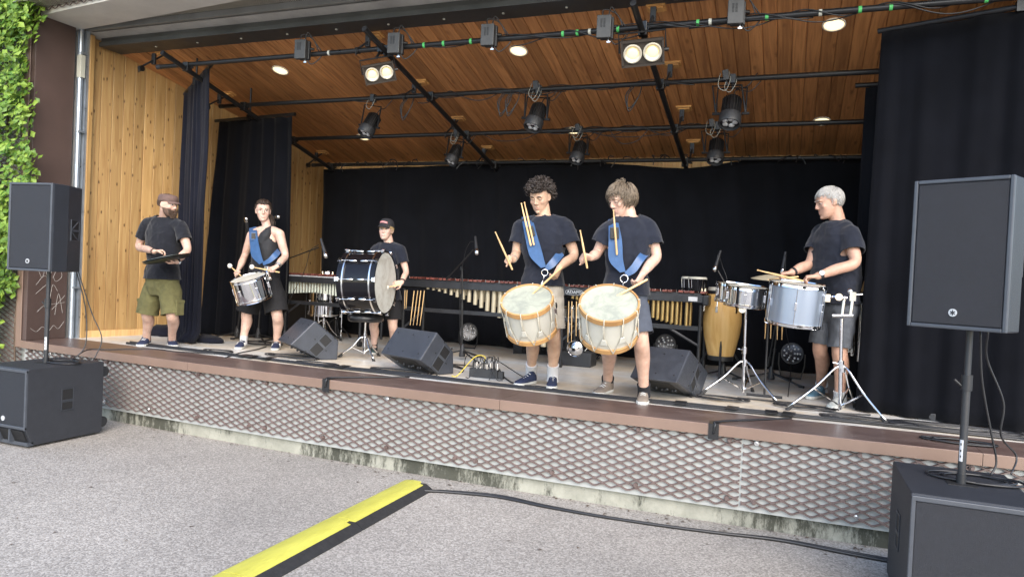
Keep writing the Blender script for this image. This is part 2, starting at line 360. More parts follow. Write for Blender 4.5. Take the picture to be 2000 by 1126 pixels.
def perf_mat():
    m = mk('perforated_sheet', (.42,.39,.32), .5, .2); n, l, b = nodes(m)
    tc = n.new('ShaderNodeTexCoord'); mp = n.new('ShaderNodeMapping'); mp.inputs['Scale'].default_value = (42,42,42); l.new(tc.outputs['Object'], mp.inputs[0])
    vo = n.new('ShaderNodeTexVoronoi'); vo.inputs['Scale'].default_value = 1; vo.inputs['Randomness'].default_value = 0; l.new(mp.outputs[0], vo.inputs[0])
    r = n.new('ShaderNodeValToRGB'); r.color_ramp.interpolation = 'CONSTANT'; r.color_ramp.elements[0].color = (.02,.018,.015,1); r.color_ramp.elements[1].position = .56; r.color_ramp.elements[1].color = (.80,.75,.62,1)
    l.new(vo.outputs['Distance'], r.inputs[0]); l.new(r.outputs[0], b.inputs['Base Color'])
perf_mat()
def head_mat(name, base, dirt, sc=5):
    m = mk(name, base, .55); n, l, b = nodes(m)
    tc = n.new('ShaderNodeTexCoord')
    t = n.new('ShaderNodeTexNoise'); t.inputs['Scale'].default_value = sc; t.inputs['Detail'].default_value = 9; t.inputs['Roughness'].default_value = .72; t.inputs['Distortion'].default_value = .8; l.new(tc.outputs['Object'], t.inputs[0])
    r = n.new('ShaderNodeValToRGB'); r.color_ramp.elements[0].position = .38; r.color_ramp.elements[1].position = .56
    r.color_ramp.elements[0].color = (*dirt, 1); r.color_ramp.elements[1].color = (*base, 1); l.new(t.outputs[0], r.inputs[0]); l.new(r.outputs[0], b.inputs['Base Color'])
head_mat('drum_skin', (.36,.375,.305), (.255,.27,.23), 7)
head_mat('bass_skin', (.60,.60,.56), (.45,.43,.38), 6)
head_mat('plain_skin', (.50,.49,.43), (.42,.40,.34), 4)
def leaf_mat(name, c1, c2):
    m = mk(name, c1, .45); n, l, b = nodes(m)
    g = n.new('ShaderNodeNewGeometry'); r = n.new('ShaderNodeValToRGB'); r.color_ramp.elements[0].color = (*c1, 1); r.color_ramp.elements[1].color = (*c2, 1)
    l.new(g.outputs['Random Per Island'], r.inputs[0]); l.new(r.outputs[0], b.inputs['Base Color'])
    tr = n.new('ShaderNodeBsdfTranslucent'); l.new(r.outputs[0], tr.inputs[0]); ms = n.new('ShaderNodeMixShader'); ms.inputs[0].default_value = .3
    l.new(b.outputs[0], ms.inputs[1]); l.new(tr.outputs[0], ms.inputs[2]); l.new(ms.outputs[0], n['Material Output'].inputs[0])
leaf_mat('ivy_leaf', (.075,.18,.022), (.27,.39,.055))
# ---------------------------------------------------------------- ground
mb = MB(); mb.quad(V(-120,-120,0), V(120,-120,0), V(120,120,0), V(-120,120,0))
tag(mb.build('ground', MT['aggregate']), 'light grey exposed aggregate paving in front of the stage', 'ground', kind='structure')

# ---------------------------------------------------------------- stage platform
def yf(x): return 5.15 + .0072*(x+2.2)**2
XL, XR, YB = -7.86, 3.3, 9.5
stage = thing('stage_platform', 'raised stage platform with brown steel edge and mesh clad front', 'stage', (-2.3, 7, 0), kind='structure')
xs = [lerp(XL, XR, i/24) for i in range(25)]
mb = MB()
rings = []
for x in xs: rings.append([V(x, yf(x)+.52, S-.2), V(x, YB, S-.2), V(x, YB, S), V(x, yf(x)+.52, S)])
mb.loft(rings); mb.build('floor_slab', MT['stage_concrete'], stage, world=True)
# brown deck boards along the edge, one folded sheet per bay
for a, b in ((XL,-5.3), (-5.3,-2.07), (-2.07,1.15), (1.15,XR)):
    mb = MB(); rt = []; g = .0015
    for i in range(9):
        x = lerp(a+g, b-g, i/8); y = yf(x)
        rt.append([V(x,y+.53,S+.006), V(x,y+.006,S+.006), V(x,y,S), V(x,y,S-.072), V(x,y+.03,S-.072), V(x,y+.03,S-.03), V(x,y+.53,S-.03)])
    mb.loft(rt)
    for k, f in enumerate(mb.f):
        pass
    o = mb.build('edge_board', [MT['brown_deck'], MT['brown_edge']], stage, world=True)
    for p in o.data.polygons:
        if p.normal.y < -.5: p.material_index = 1
# backing sheet, plinth
mb = MB(); mb.loft([[V(x,yf(x)+.056,.125), V(x,yf(x)+.075,.125), V(x,yf(x)+.075,S-.074), V(x,yf(x)+.056,S-.074)] for x in xs]); mb.build('backing_sheet', MT['grey_sheet'], stage, world=True)
mb = MB(); mb.loft([[V(x,yf(x)+.10,-.05), V(x,yf(x)+.8,-.05), V(x,yf(x)+.8,.3), V(x,yf(x)+.10,.3)] for x in xs]); mb.build('concrete_plinth', MT['mossy_concrete'], stage, world=True)
def mesh_sheet(x0, x1, z0, z1, yfun, name, parent, lw=.124, sw=.057, t=.0060, world=True):
    mb = MB(); ns = int((z1-z0)/(sw/2)); step = lw/8; k = int((x1-x0)/step)
    for i in range(ns+1):
        ph = i % 2; zc = z0+i*sw/2; vs = []
        for j in range(k+1):
            x = x0+j*step; u = ((x/lw) % 1.0); tri = 4*abs(u-.5)-1; tri = max(-1, min(1, 1.35*tri))
            if ph: tri = -tri
            z = zc + tri*(sw/4-t*.55) + .005*noise.noise((x*1.7,zc*3,1)); y = yfun(x) + .006*noise.noise((x*1.1,zc*2.5,5))
            vs += [V(x,y-.006,z-t), V(x,y+.006,z-t*.2), V(x,y+.006,z+t), V(x,y-.006,z+t*.2)]
        fs = []
        for j in range(k): a = j*4; b = a+4; fs += [(a+q, a+(q+1)%4, b+(q+1)%4, b+q) for q in range(4)]
        mb.add(vs, fs)
    return mb.build(name, MT['mesh_steel'], parent, world=world)
jo = [-7.82,-6.56,-4.46,-2.36,-.27,1.83,3.25]
bolt = None
for a, b in zip(jo, jo[1:]):
    pn = mesh_sheet(a+.003, b-.003, .165, S-.075, lambda x: yf(x)+.040, 'mesh_panel', stage)
    for q in range(4):
        x = lerp(a+.09, b-.09, q/3)
        for z in (.20, S-.10):
            mb = MB(); c = V(x, yf(x)+.026, z); mb.cyl(c+V(0,.03,0), c, .017, n=10); mb.cyl(c, c-V(0,.012,0), .010, n=6)
            mb.build('bolt', MT['chrome_soft'] if rnd.random() < .12 else MT['mesh_steel'], stage, world=True)

# ---------------------------------------------------------------- timber shell
def cz(Y): return 3.31 + (9.5-Y)*.264
SLOPE = math.atan(.264)
def plank_mesh(name, w, L, t, mat, c=.007, axis='z'):
    # chamfered board running along local z (or y), its face towards -y (or -z)
    poly = [(-w/2+.001, t), (-w/2+.001, c), (-w/2+c, 0), (w/2-c, 0), (w/2-.001, c), (w/2-.001, t)]
    mb = MB()
    if axis == 'z': M = Matrix(((1,0,0,0),(0,1,0,0),(0,0,1,0),(0,0,0,1))); mb.prism(poly, M, L)
    else:
        mb.add([V(x,0,y) for x,y in poly] + [V(x,L,y) for x,y in poly], [tuple(range(6)), tuple(range(6,12))[::-1]] + [(i,6+i,6+(i+1)%6,(i+1)%6) for i in range(6)])
    return mb.mesh(name, MT[mat])
# ceiling
ceil = thing('timber_ceiling', 'sloping brown timber plank ceiling above the stage', 'ceiling', (-2.6, 8, cz(8)), kind='structure')
pw = .1262; Lc = (9.5-6.38)/math.cos(SLOPE)
pm = plank_mesh('plank', pw, Lc, .02, 'pine_ceiling', axis='y')
n = int((2.6+7.95)/pw)
for i in range(n):
    x = -7.95 + (i+.5)*pw
    link('plank', pm, ceil, M=ceil.matrix_basis.inverted() @ TR(x, 6.38, cz(6.38)+rnd.uniform(-.0015,.0015)) @ Matrix.Rotation(-SLOPE, 4, 'X'))
mb = MB(); mb.loft([[V(-8.2,6.0,cz(6.0)+.03), V(-8.2,9.9,cz(9.9)+.03), V(-8.2,9.9,cz(9.9)+.3), V(-8.2,6.0,cz(6.0)+.3)], [V(3.3,6.0,cz(6.0)+.03), V(3.3,9.9,cz(9.9)+.03), V(3.3,9.9,cz(9.9)+.3), V(3.3,6.0,cz(6.0)+.3)]])
mb.build('roof_deck', MT['concrete'], ceil, world=True)
# left and right walls
def side_wall(A, B, name, label, flip):
    d = (B-A); L = d.length; ang = math.atan2(d.y, d.x); w = .131
    t = thing(name, label, 'wall', A, kind='structure')
    nn = int(L/w+.5)
    for i in range(nn):
        q = A + d.normalized()*((i+.5)*w); h = cz(q.y)+.02-S-.075
        pm_ = plank_mesh('plank', w, h, .02, 'pine_wall')
        link('plank', pm_, t, M=TR(q.x-A.x, q.y-A.y, S+.075) @ rz(ang + (0 if flip else math.pi)))
    mb = MB(); dn = d.normalized(); nrm = V(dn.y, -dn.x, 0)*(1 if flip else -1)   # towards the room
    mb.M = basis(A, V(0,0,1), dn)
    s_ = 1 if (mb.M.to_3x3() @ V(0,1,0)).dot(nrm) > 0 else -1
    mb.box(0, L, -.016*s_ if s_ > 0 else .016, .014*s_, S-.01, S+.078)
    mb.build('skirting', MT['pine_back'], t, world=True)
    mb = MB(); mb.M = basis(A, V(0,0,1), dn)
    mb.box(-.15, L, -.03*s_, -.2*s_, 0, 4.4) if s_ < 0 else mb.box(-.15, L, -.2, -.03, 0, 4.4)
    mb.build('wall_core', MT['concrete'], t, world=True)
    return t
lw_ = side_wall(V(-7.80,6.06,0), V(-6.98,9.5,0), 'timber_wall', 'knotty pine plank wall on the ivy side of the stage', True)
side_wall(V(2.48,6.06,0), V(1.66,9.5,0), 'timber_wall', 'pine plank wall behind the wide black curtain', False)
bw = thing('back_wall', 'pine plank rear wall showing as a strip above the backdrop', 'wall', (-2.6, 9.5, S), kind='structure')
pm = plank_mesh('plank', .126, cz(9.5)+.03-S, .02, 'pine_back')
for i in range(int(9.0/.126)): link('plank', pm, bw, loc=(-4.5+(i+.5)*.126, 0, 0))
mb = MB(); mb.box(-5.6,5.6,.03,.25,-S,3.0); mb.build('wall_core', MT['concrete'], bw)

# front trim of the timber wall, jamb, galvanised pipe
jm = thing('steel_jamb', 'dark brown steel side panel scratched with white graffiti', 'panel', (-7.86, 5.4, 0))
mb = MB(); mb.box(-7.92,-7.80,5.40,5.86,S+.008,4.30); mb.build('panel', MT['brown_jamb'], jm, world=True, bev=.004)
mb = MB(); mb.box(-7.95,-7.86,yf(-7.9),5.395,S-.07,4.30); mb.build('front_flange', MT['brown_edge'], jm, world=True, bev=.006)
mb = MB()
def scr(pts): mb.tube([V(-7.798, 5.4+.46*u, S+v) for u, v in spline([V(a,b,0) for a,b in pts], 5) for _ in (0,)] if False else [V(-7.7985, 5.4+.46*q.x, S+q.y) for q in spline([V(a,b,0) for a,b in pts], 5)], .0022, 4)
scr([(.25,.78),(.35,.7),(.42,.8),(.5,.68),(.6,.8)]); scr([(.2,.62),(.4,.72),(.55,.66)]); scr([(.2,.52),(.45,.62)])
scr([(.62,.7),(.75,.82),(.85,.72),(.7,.66),(.62,.72)]); scr([(.55,.42),(.62,.62),(.75,.55)])
scr([(.6,.4),(.95,.42)]); scr([(.7,.28),(.78,.52),(.9,.3)]); scr([(.62,.34),(.95,.5)]); scr([(.1,.14),(.25,.1),(.4,.15),(.55,.1),(.68,.16),(.8,.12),(.95,.2)])
scr([(.25,.32),(.4,.38),(.5,.36)])
mb.build('graffiti', MT['graffiti'], jm, world=True)
pp = thing('downpipe', 'galvanised steel pipe running up the stage corner', 'pipe', (-7.76, 5.93, S))
mb = MB(); mb.cyl((-7.79,5.92,S-.02), (-7.79,5.92,4.33), .028, n=14); mb.build('pipe', MT['galv'], pp, smooth=40, world=True)
mb = MB(); mb.box(-7.83,-7.75,5.965,6.0,S,4.3); mb.build('channel', MT['galv'], pp, world=True)
mb = MB(); mb.box(-7.81,-7.745,5.89,5.95,3.72,3.98); mb.build('switch_box', MT['tape_white'], pp, world=True, bev=.004)
for z in (1.3,2.2,3.1,4.0):
    mb = MB(); mb.cbox((-7.77,5.94,z), (.07,.08,.025)); mb.build('bracket', MT['galv'], pp, world=True)
pt = thing('corner_post', 'rough pine post at the front corner of the plank wall', 'post', (-7.80, 6.02, S))
mb = MB(); mb.box(-7.83,-7.735,6.003,6.055,S,cz(6.06)+.02); mb.build('post', MT['pine_wall'], pt, world=True, bev=.004)

# beam, grille and canopy
bt = thing('steel_beam', 'dark grey steel beam spanning the stage opening', 'beam', (-2.6, 6.2, 4.13))
mb = MB(); mb.box(-7.72,3.2,6.09,6.405,4.128,4.18); mb.build('lower_flange', MT['beam_steel'], bt, world=True, bev=.003)
mb = MB(); mb.box(-7.72,3.2,6.12,6.15,4.18,4.40); mb.build('web', MT['beam_steel'], bt, world=True)
mb = MB(); mb.box(-7.72,3.2,6.0,6.118,4.262,4.4); mb.build('upper_flange', MT['beam_light'], bt, world=True, bev=.003)
for i in range(11):
    x = -7.0+i*.62
    mb = MB(); mb.cyl((x,6.25,4.129),(x,6.25,4.118),.012,n=8); mb.build('bolt', MT['tape_white'], bt, world=True)
cn = thing('concrete_canopy', 'pale concrete canopy edge above the stage opening', 'canopy', (-2.6, 5.5, 4.28))
mb = MB(); rg = []
for x in [lerp(-7.97, 3.3, i/16) for i in range(17)]:
    yfr = 5.46 - .16*min(1.6,(x+7.9)/1.4*1.0) + .02*max(0,(x+5.6)); yb = 5.935 - .27*min(2.6, max(0,(x+7.85)/2.36))*.9
    yb = max(yb, yfr+.12); rg.append([V(x,yfr,4.275), V(x,yb,4.275), V(x,yb,4.9), V(x,yfr,4.9)])
mb.loft(rg); mb.build('soffit_slab', MT['concrete_soffit'], cn, world=True)
mb = MB(); mb.box(-7.9,3.25,5.2,5.965,4.335,4.345); mb.build('perforated_sheet', MT['perforated_sheet'], cn, world=True)
mb = MB(); mb.box(-7.86,3.25,5.962,5.998,4.27,4.4); mb.build('drip_rail', MT['beam_light'], cn, world=True)
mb = MB(); mb.box(-7.9,3.3,5.2,6.4,4.42,4.95); mb.build('roof_slab', MT['concrete'], cn, world=True)
mesh_sheet(-7.95,-5.0,4.31,4.95, lambda x: 5.44-.16*min(1.6,(x+7.9)/1.4), 'mesh_panel', cn)
# facade left of the stage behind the ivy
fc = thing('mesh_facade', 'mesh clad facade wall behind the climbing plant', 'wall', (-10, 5.5, 0))
mb = MB(); mb.box(-14,-7.96,5.52,5.9,0,5.4); mb.build('backing_sheet', MT['grey_sheet'], fc, world=True)
for a, b in ((-12.2,-10.1),(-10.1,-7.97)): mesh_sheet(a+.01,b-.01,.1,5.3, lambda x: 5.48, 'mesh_panel', fc)
# climbing plant
iv = thing('climbing_plant', 'bright green climbing plant covering the facade beside the stage', 'plant', (-8.7, 5.4, 0))
mb = MB()
for k in range(9):
    x = -10.4+k*.3; pts = []; z = 0
    while z < 4.9: pts.append(V(x+.12*noise.noise((k*7.1, z*.9, 0)), 5.43, z)); z += .25
    mb.tube(pts, .011, 5)
mb.build('stem', MT['bark'], iv, world=True)
mb = MB(); r_ = random.Random(3)
def edge_x(z):      # ragged right-hand edge of the growth
    e = -7.70 + .11*noise.noise((z*1.7, 3.3, 0)) + .07*noise.noise((z*6, 1.1, 0))
    if 2.35 < z < 2.75: e += .12*math.sin((z-2.35)/.4*math.pi)
    if z < 1.5: e -= .42*min(1, (1.5-z)/.35)
    if z < .5: e -= .2
    return e
def leaf(c, nrm, up, s):
    m = basis(c, nrm, up); w = s*.36
    mb.add([m @ V(0,0,0), m @ V(s*.45,w,-s*.09), m @ V(s,0,-s*.02), m @ V(s*.45,-w,-s*.09), m @ V(s*.5,0,s*.04)], [(0,4,1),(4,2,1),(0,3,4),(4,3,2)])
cl = []
while len(cl) < 2400:
    z = r_.uniform(.15, 5.0); x = r_.uniform(-10.6, edge_x(z)); dens = .5+.9*noise.noise((x*1.3, z*1.3, 5))
    if r_.random() < dens+.25: cl.append((x, z))
for x, z in cl:
    y = 5.38 - abs(r_.gauss(0, .14)) - .05*max(0,noise.noise((x*2, z*2, 9))); c = V(x,y,z)
    for q in range(r_.randint(6,9)):
        a = r_.uniform(0, 2*math.pi); d = V(math.cos(a), -.35+r_.uniform(-.4,.3), math.sin(a)*.9-.1)
        nr = V(r_.uniform(-.7,.7), -1, r_.uniform(-.1,1.1))
        leaf(c+d*r_.uniform(.0,.06), nr, d, r_.uniform(.035,.105))
for base, tip in ((V(-7.85,5.28,2.72), V(-7.42,5.1,2.66)), (V(-7.85,5.28,2.42), V(-7.45,5.1,2.34)), (V(-7.9,5.28,3.15), V(-7.6,5.12,3.05)), (V(-7.9,5.28,4.2), V(-7.7,5.12,4.15))):
    for i in range(46):
        t_ = r_.random(); c = base.lerp(tip, t_)+V(r_.gauss(0,.03), r_.gauss(0,.03), r_.gauss(0,.04)+.06*math.sin(t_*3))
        leaf(c, V(r_.uniform(-.6,.6),-1,r_.uniform(0,1)), V(r_.uniform(-1,1),-.2,r_.uniform(-1,.6)), r_.uniform(.045,.085))
o = mb.build('foliage', MT['ivy_leaf'], iv, world=True, kind='stuff')

# ---------------------------------------------------------------- curtains
def curtain(name, label, top, bot, folds, amp, mat, seed, nv=26, puddle=.0, group=None, topamp=.35, hem=0):
    top = [Vector(q) for q in top]; bot = [Vector(q) for q in bot]
    def poly(P, u):
        L = [(b-a).length for a, b in zip(P, P[1:])]; T = sum(L)*u; i = 0
        while i < len(L)-1 and T > L[i]: T -= L[i]; i += 1
        return P[i].lerp(P[i+1], T/L[i])
    nu = int(folds*12); t = thing(name, label, 'curtain', ((bot[0]+bot[-1])/2), group=group)
    vs = []; fs = []
    for j in range(nv+1):
        v = j/nv
        for i in range(nu+1):
            u = i/nu; a = poly(top, u); b = poly(bot, u); q = a.lerp(b, v)
            d = (poly(top, min(1,u+.01))-poly(top, max(0,u-.01))); d.z = 0; nrm = V(d.y,-d.x,0).normalized()
            w = noise.noise((u*folds*.55+seed, v*.6, seed)); ph = u*folds*2*math.pi+1.6*w
            am = amp*lerp(topamp, 1, v**.7)*(.55+.6*noise.noise((u*folds*.3+9, seed, v*.4))+.3)
            off = am*(math.sin(ph)+.35*math.sin(2.3*ph+seed)) + amp*.5*noise.noise((u*folds*1.1, v*3.2, seed+4))
            q = q + nrm*off
            if v > .96 and puddle: q = q + nrm*puddle*(v-.96)/.04*(.5+noise.noise((u*folds*1.5, 1, seed)))
            if j == 0 and hem: q.z += hem*(abs(math.sin(u*folds*math.pi*.5))-1)
            vs.append(q)
    for j in range(nv):
        for i in range(nu): a = j*(nu+1)+i; fs.append((a, a+1, a+nu+2, a+nu+1))
    mb = MB(); mb.add(vs, fs); o = mb.build('drape', MT[mat], t, smooth=True, world=True)
    so_ = o.modifiers.new('cloth', 'SOLIDIFY'); so_.thickness = .004
    return t
curtain('stage_curtain', 'black backdrop curtain hung across the rear of the stage', [at(632,331,8.85), at(900,322,8.85), at(1150,316,8.85), at(1340,330,8.85), at(1480,310,8.85), at(1700,306,8.85)], [V(at(627,650,8.93).x,8.93,S+.01), V(1.2,8.95,S+.01)], 13, .055, 'curtain_black', 2.2, nv=30)
c1 = curtain('stage_curtain', 'narrow navy curtain hanging beside the pine wall', [V(-7.16,6.86,3.74), V(-6.75,6.6,3.80), V(-6.19,6.27,3.86)], [V(-6.85,6.60,S+.012), V(-6.40,6.45,S+.012)], 5, .05, 'curtain_navy', 4.4, puddle=.12)
c2 = curtain('stage_curtain', 'tall black wing curtain behind the drummer in the one shoulder top', [V(-7.08,7.36,3.50), V(-5.80,7.21,3.49)], [V(-7.2,7.30,S+.012), V(-6.05,7.60,S+.012)], 5, .035, 'curtain', 6.1)
curtain('stage_curtain', 'wide black side curtain behind the pole mounted speaker', [V(.57,6.59,3.80), V(2.6,6.06,3.86)], [V(.52,6.48,S+.012), V(2.6,5.93,S+.012)], 7, .03, 'curtain', 8.7, topamp=.5)
curtain('stage_curtain', 'black curtain edge seen behind the wide side curtain', [V(.515,7.2,3.52), V(2.0,7.1,3.52)], [V(.50,7.2,S+.012), V(2.0,7.1,S+.012)], 5, .05, 'curtain_black', 10.3)

# blown leaf litter at the foot of the plinth
mb = MB(); r_ = random.Random(41)
for i in range(150):
    x = r_.uniform(-6.0, 1.2); q = abs(r_.gauss(0,.12)) if i < 115 else r_.uniform(.2,3.2)
    c = V(x, yf(x)+.09-q, .004); a = r_.uniform(0,6.3); s_ = r_.uniform(.008,.022); m = TR(c) @ rz(a)
    mb.add([m @ V(-s_,0,0), m @ V(0,s_*.45,.004), m @ V(s_,0,.001), m @ V(0,-s_*.45,.005)], [(0,1,3),(1,2,3)])
tag(mb.build('leaf_litter', MT['bark']), 'scattered brown leaf bits on the paving along the plinth', 'litter', kind='stuff')
# ---------------------------------------------------------------- lighting rig
def onceil(x, y, off=0):
    d = ray(x, y); n_ = V(0,.264,1); k = 3.31+9.5*.264-off; return CO + d*((k-CO.dot(n_))/d.dot(n_))
CN = V(0,-.264,-1).normalized()          # ceiling normal, pointing down
RY = [6.14, 7.02, 7.93, 8.78]
ends = [((310,131),(1985,-6)), ((432,210),(1722,136)), ((575,273),(1697,235)), ((612,326),(1694,302))]
RL = []
lab = ['black lighting pipe carrying the grey dimmer boxes', 'black lighting pipe carrying the three bigger spotlights', 'black lighting pipe carrying the three smaller spotlights', 'black pipe that carries the backdrop with tied black ribbons']
for k, ((a, b), Y) in enumerate(zip(ends, RY)):
    A = at(*a, Y); B = at(*b, Y); z = (A.z+B.z)/2; A.z = B.z = z; RL.append((A, B))
    t = thing('lighting_pipe', lab[k], 'pipe', A)
    mb = MB(); mb.cyl(A, B, .025, n=14); mb.build('pipe', MT['rig_black'], t, smooth=40, world=True)
    mb = MB(); mb.cyl(A-V(.02,0,0), A+V(.04,0,0), .028, n=14); mb.build('end_cap', MT['black_plastic'], t, smooth=40, world=True)
    if k == 0:
        for px, m in ((868,'tape_green'),(830,'tape_green'),(921,'tape_green'),(1100,'tape_green'),(1128,'tape_green'),(1152,'tape_white'),(1362,'tape_green'),(1386,'tape_white'),(1496,'tape_green'),(1600,'tape_white'),(1677,'tape_green'),(1737,'tape_green'),(1922,'tape_green'),(645,'tape_white'),(1207,'tape_green')):
            c = at(px, 70, Y); x = c.x
            mb = MB(); mb.cyl((x-.012,Y,z), (x+.012,Y,z), .0268, n=14, cap=False); mb.build('tape_band', MT[m], t, smooth=True, world=True)
    if k == 3:
        r_ = random.Random(5)
        for i in range(60):
            mb = MB(); x = r_.uniform(A.x+.3, B.x-.1); p0 = V(x, Y-.02, z+.02); pts = [p0]
            d = V(r_.uniform(-1,1), -.3, r_.uniform(-.6,1))
            for q in range(4): pts.append(pts[-1]+d*.025); d += V(r_.uniform(-.8,.8), 0, -.5)
            mb.tube(pts, .007, 4); mb.build('ribbon_tie', MT['cable_black'], t, world=True)
    # cable dressed along the pipe
    if k < 3:
        r_ = random.Random(20+k)
        for c in range(5 if k == 0 else 3):
            x0 = r_.uniform(A.x+1.5, B.x-3.2) if k else (A.x+3.5+c*.8); x1 = min(B.x-.1, x0+r_.uniform(1.4,2.8)); pts = []
            n_ = 26; ph = r_.uniform(0,6)
            for i in range(n_+1):
                x = lerp(x0,x1,i/n_); a = ph+i*.55
                pts.append(V(x, Y+.034*math.cos(a), z+.034*math.sin(a)-(.05*abs(math.sin(i*.35+c)) if c % 2 else 0)))
            mb = MB(); mb.tube(spline(pts,3), .0055, 5); mb.build('dressed_cable', MT['cable_black'], t, smooth=True, world=True)
beams = [('black sloping truss tube nearest the pine wall', (-6.41,5.80), (-6.33,8.90)), ('black sloping truss tube behind the small twin lamp', (-3.83,5.72), (-3.76,8.90)), ('black sloping truss tube behind the big twin lamp', (-1.31,5.72), (-1.28,8.92))]
for lb, a, b in beams:
    A = V(a[0], a[1], cz(a[1])-.405); B = V(b[0], b[1], cz(b[1])-.405)
    t = thing('truss_tube', lb, 'truss', A)
    mb = MB(); mb.cyl(A, B, .027, n=14); mb.build('tube', MT['rig_black'], t, smooth=40, world=True)
    for Y in RY:
        P = A.lerp(B, (Y-A.y)/(B.y-A.y)); mb = MB(); mb.cbox(P+V(0,0,.03), (.075,.07,.10)); mb.cyl(P+V(.05,0,.02), P+V(.085,0,.02), .012, n=8); mb.build('clamp', MT['rig_black'], t, world=True, bev=.006)
pads = [(320,104,0),(447,182,1),(630,296,3),(734,67,0),(823,159,1),(896,230,2),(953,287,3),(1282,13,0),(1314,124,1),(1336,210,2),(1355,275,3)]
pl_ = ['pine wall', 'small twin lamp tube', 'big twin lamp tube']; rl_ = ['front pipe', 'middle pipe', 'rear pipe', 'backdrop pipe']
for px, py, k in pads:
    c = onceil(px, py); t = thing('ceiling_mount', 'wooden pad and black bracket of the %s by the %s' % (rl_[k], pl_[0 if px < 700 else 1 if px < 1200 else 2]), 'bracket', c, group='ceiling mounts of the lighting pipes')
    mb = MB(); mb.M = basis(c, CN, V(1,0,0)); mb.box(-.085,.085,-.05,.05,0,.022); mb.box(-.065,.065,-.035,.035,.022,.04); mb.build('pad', MT['pad_wood'], t, world=True, bev=.003)
    A, B = RL[k]; low = V(c.x, A.y, A.z+.02)
    mb = MB(); mb.cyl(c+CN*.03, low.lerp(c, .15) if False else low, .012, n=8); mb.cbox(c.lerp(low,.45), (.05,.03,.13)); mb.build('bracket', MT['frame_grey'], t, world=True, bev=.004)
    mb = MB(); mb.cyl(low+V(-.02,0,-.02), low+V(.02,0,-.02), .034, n=12); mb.cyl(low+V(0,-.03,-.03), low+V(0,-.03,-.075), .006, n=6); mb.build('hook_clamp', MT['rig_black'], t, world=True)
# recessed downlights
for k, (x, y) in enumerate(((-5.80,6.955),(-2.755,6.92),(.215,6.885),(-2.68,8.68),(.2,8.64),(-5.75,8.68))):
    c = V(x, y, cz(y)); t = thing('downlight', ['lit downlight in the ceiling nearest the navy curtain','lit downlight by the dimmer box between the twin lamps','lit downlight close to the wide side curtain','lit downlight behind the spotlight between the sloping tubes','lit downlight above the rear pipe by the side curtain','lit downlight at the rear above the wing curtain'][k], 'light', c, group='recessed ceiling downlights')
    M = basis(c, CN, V(1,0,0))
    mb = MB(); mb.lathe([(.098,-.002),(.098,.008),(.086,.010),(.082,-.004),(.078,-.03)], M, 28); mb.build('rim', MT['downlight_rim'], t, smooth=40, world=True)
    mb = MB(); mb.lathe([(0,.0035),(.083,.0035)], M, 28); mb.build('lamp_glass', MT['downlight'], t, world=True)
# spotlights
def make_spot():
    t = thing('spotlight', 'x', 'spotlight')
    mb = MB(); mb.lathe([(0,.17),(.045,.168),(.062,.15),(.066,.10),(.070,-.02)], None, 20); mb.build('housing', MT['rig_black'], t, smooth=40)
    for i in range(20):
        a = i*2*math.pi/20; M = rz(a); mb = MB(); mb.box(.062,.080,-.0025,.0025,-.02,.14, M); mb.build('cooling_fin', MT['rig_black'], t)
    mb = MB(); mb.lathe([(.070,-.015),(.089,-.02),(.092,-.10),(.086,-.112),(.078,-.112),(.076,-.085)], None, 24); mb.build('front_ring', MT['black_plastic'], t, smooth=40)
    mb = MB(); mb.lathe([(0,-.088),(.077,-.088)], None, 24); ln = mb.build('lens_plate', MT['glass_dark'], t)
    for i in range(5):
        a = i*2*math.pi/5; mb = MB(); mb.sph((.043*math.cos(a), .043*math.sin(a), -.088), (.026,.026,.012), nu=10, nv=6); mb.build('lens', MT['lens'], ln, smooth=True)
    return t
spots = [((721,247),1,(722,200),1.0,(-.20,-.45,-.85)), ((1046,232),1,(1043,180),1.06,(-.12,-.42,-.88)), ((1427,222),1,(1431,160),1.12,(-.02,-.42,-.9)),
         ((886,305),2,(896,262),.9,(-.2,-.42,-.85)), ((1129,300),2,(1127,253),.92,(-.1,-.42,-.88)), ((1398,298),2,(1407,246),.98,(.0,-.42,-.9))]
slab = ['ribbed black spotlight hanging under the small twin lamp', 'ribbed black spotlight on the middle pipe above the curly haired drummer', 'largest ribbed black spotlight on the middle pipe', 'small ribbed black spotlight beside the crossing of pipe and sloping tube', 'small ribbed black spotlight hanging between the two sloping tubes', 'small ribbed black spotlight right below the largest spotlight']
sp0 = make_spot()
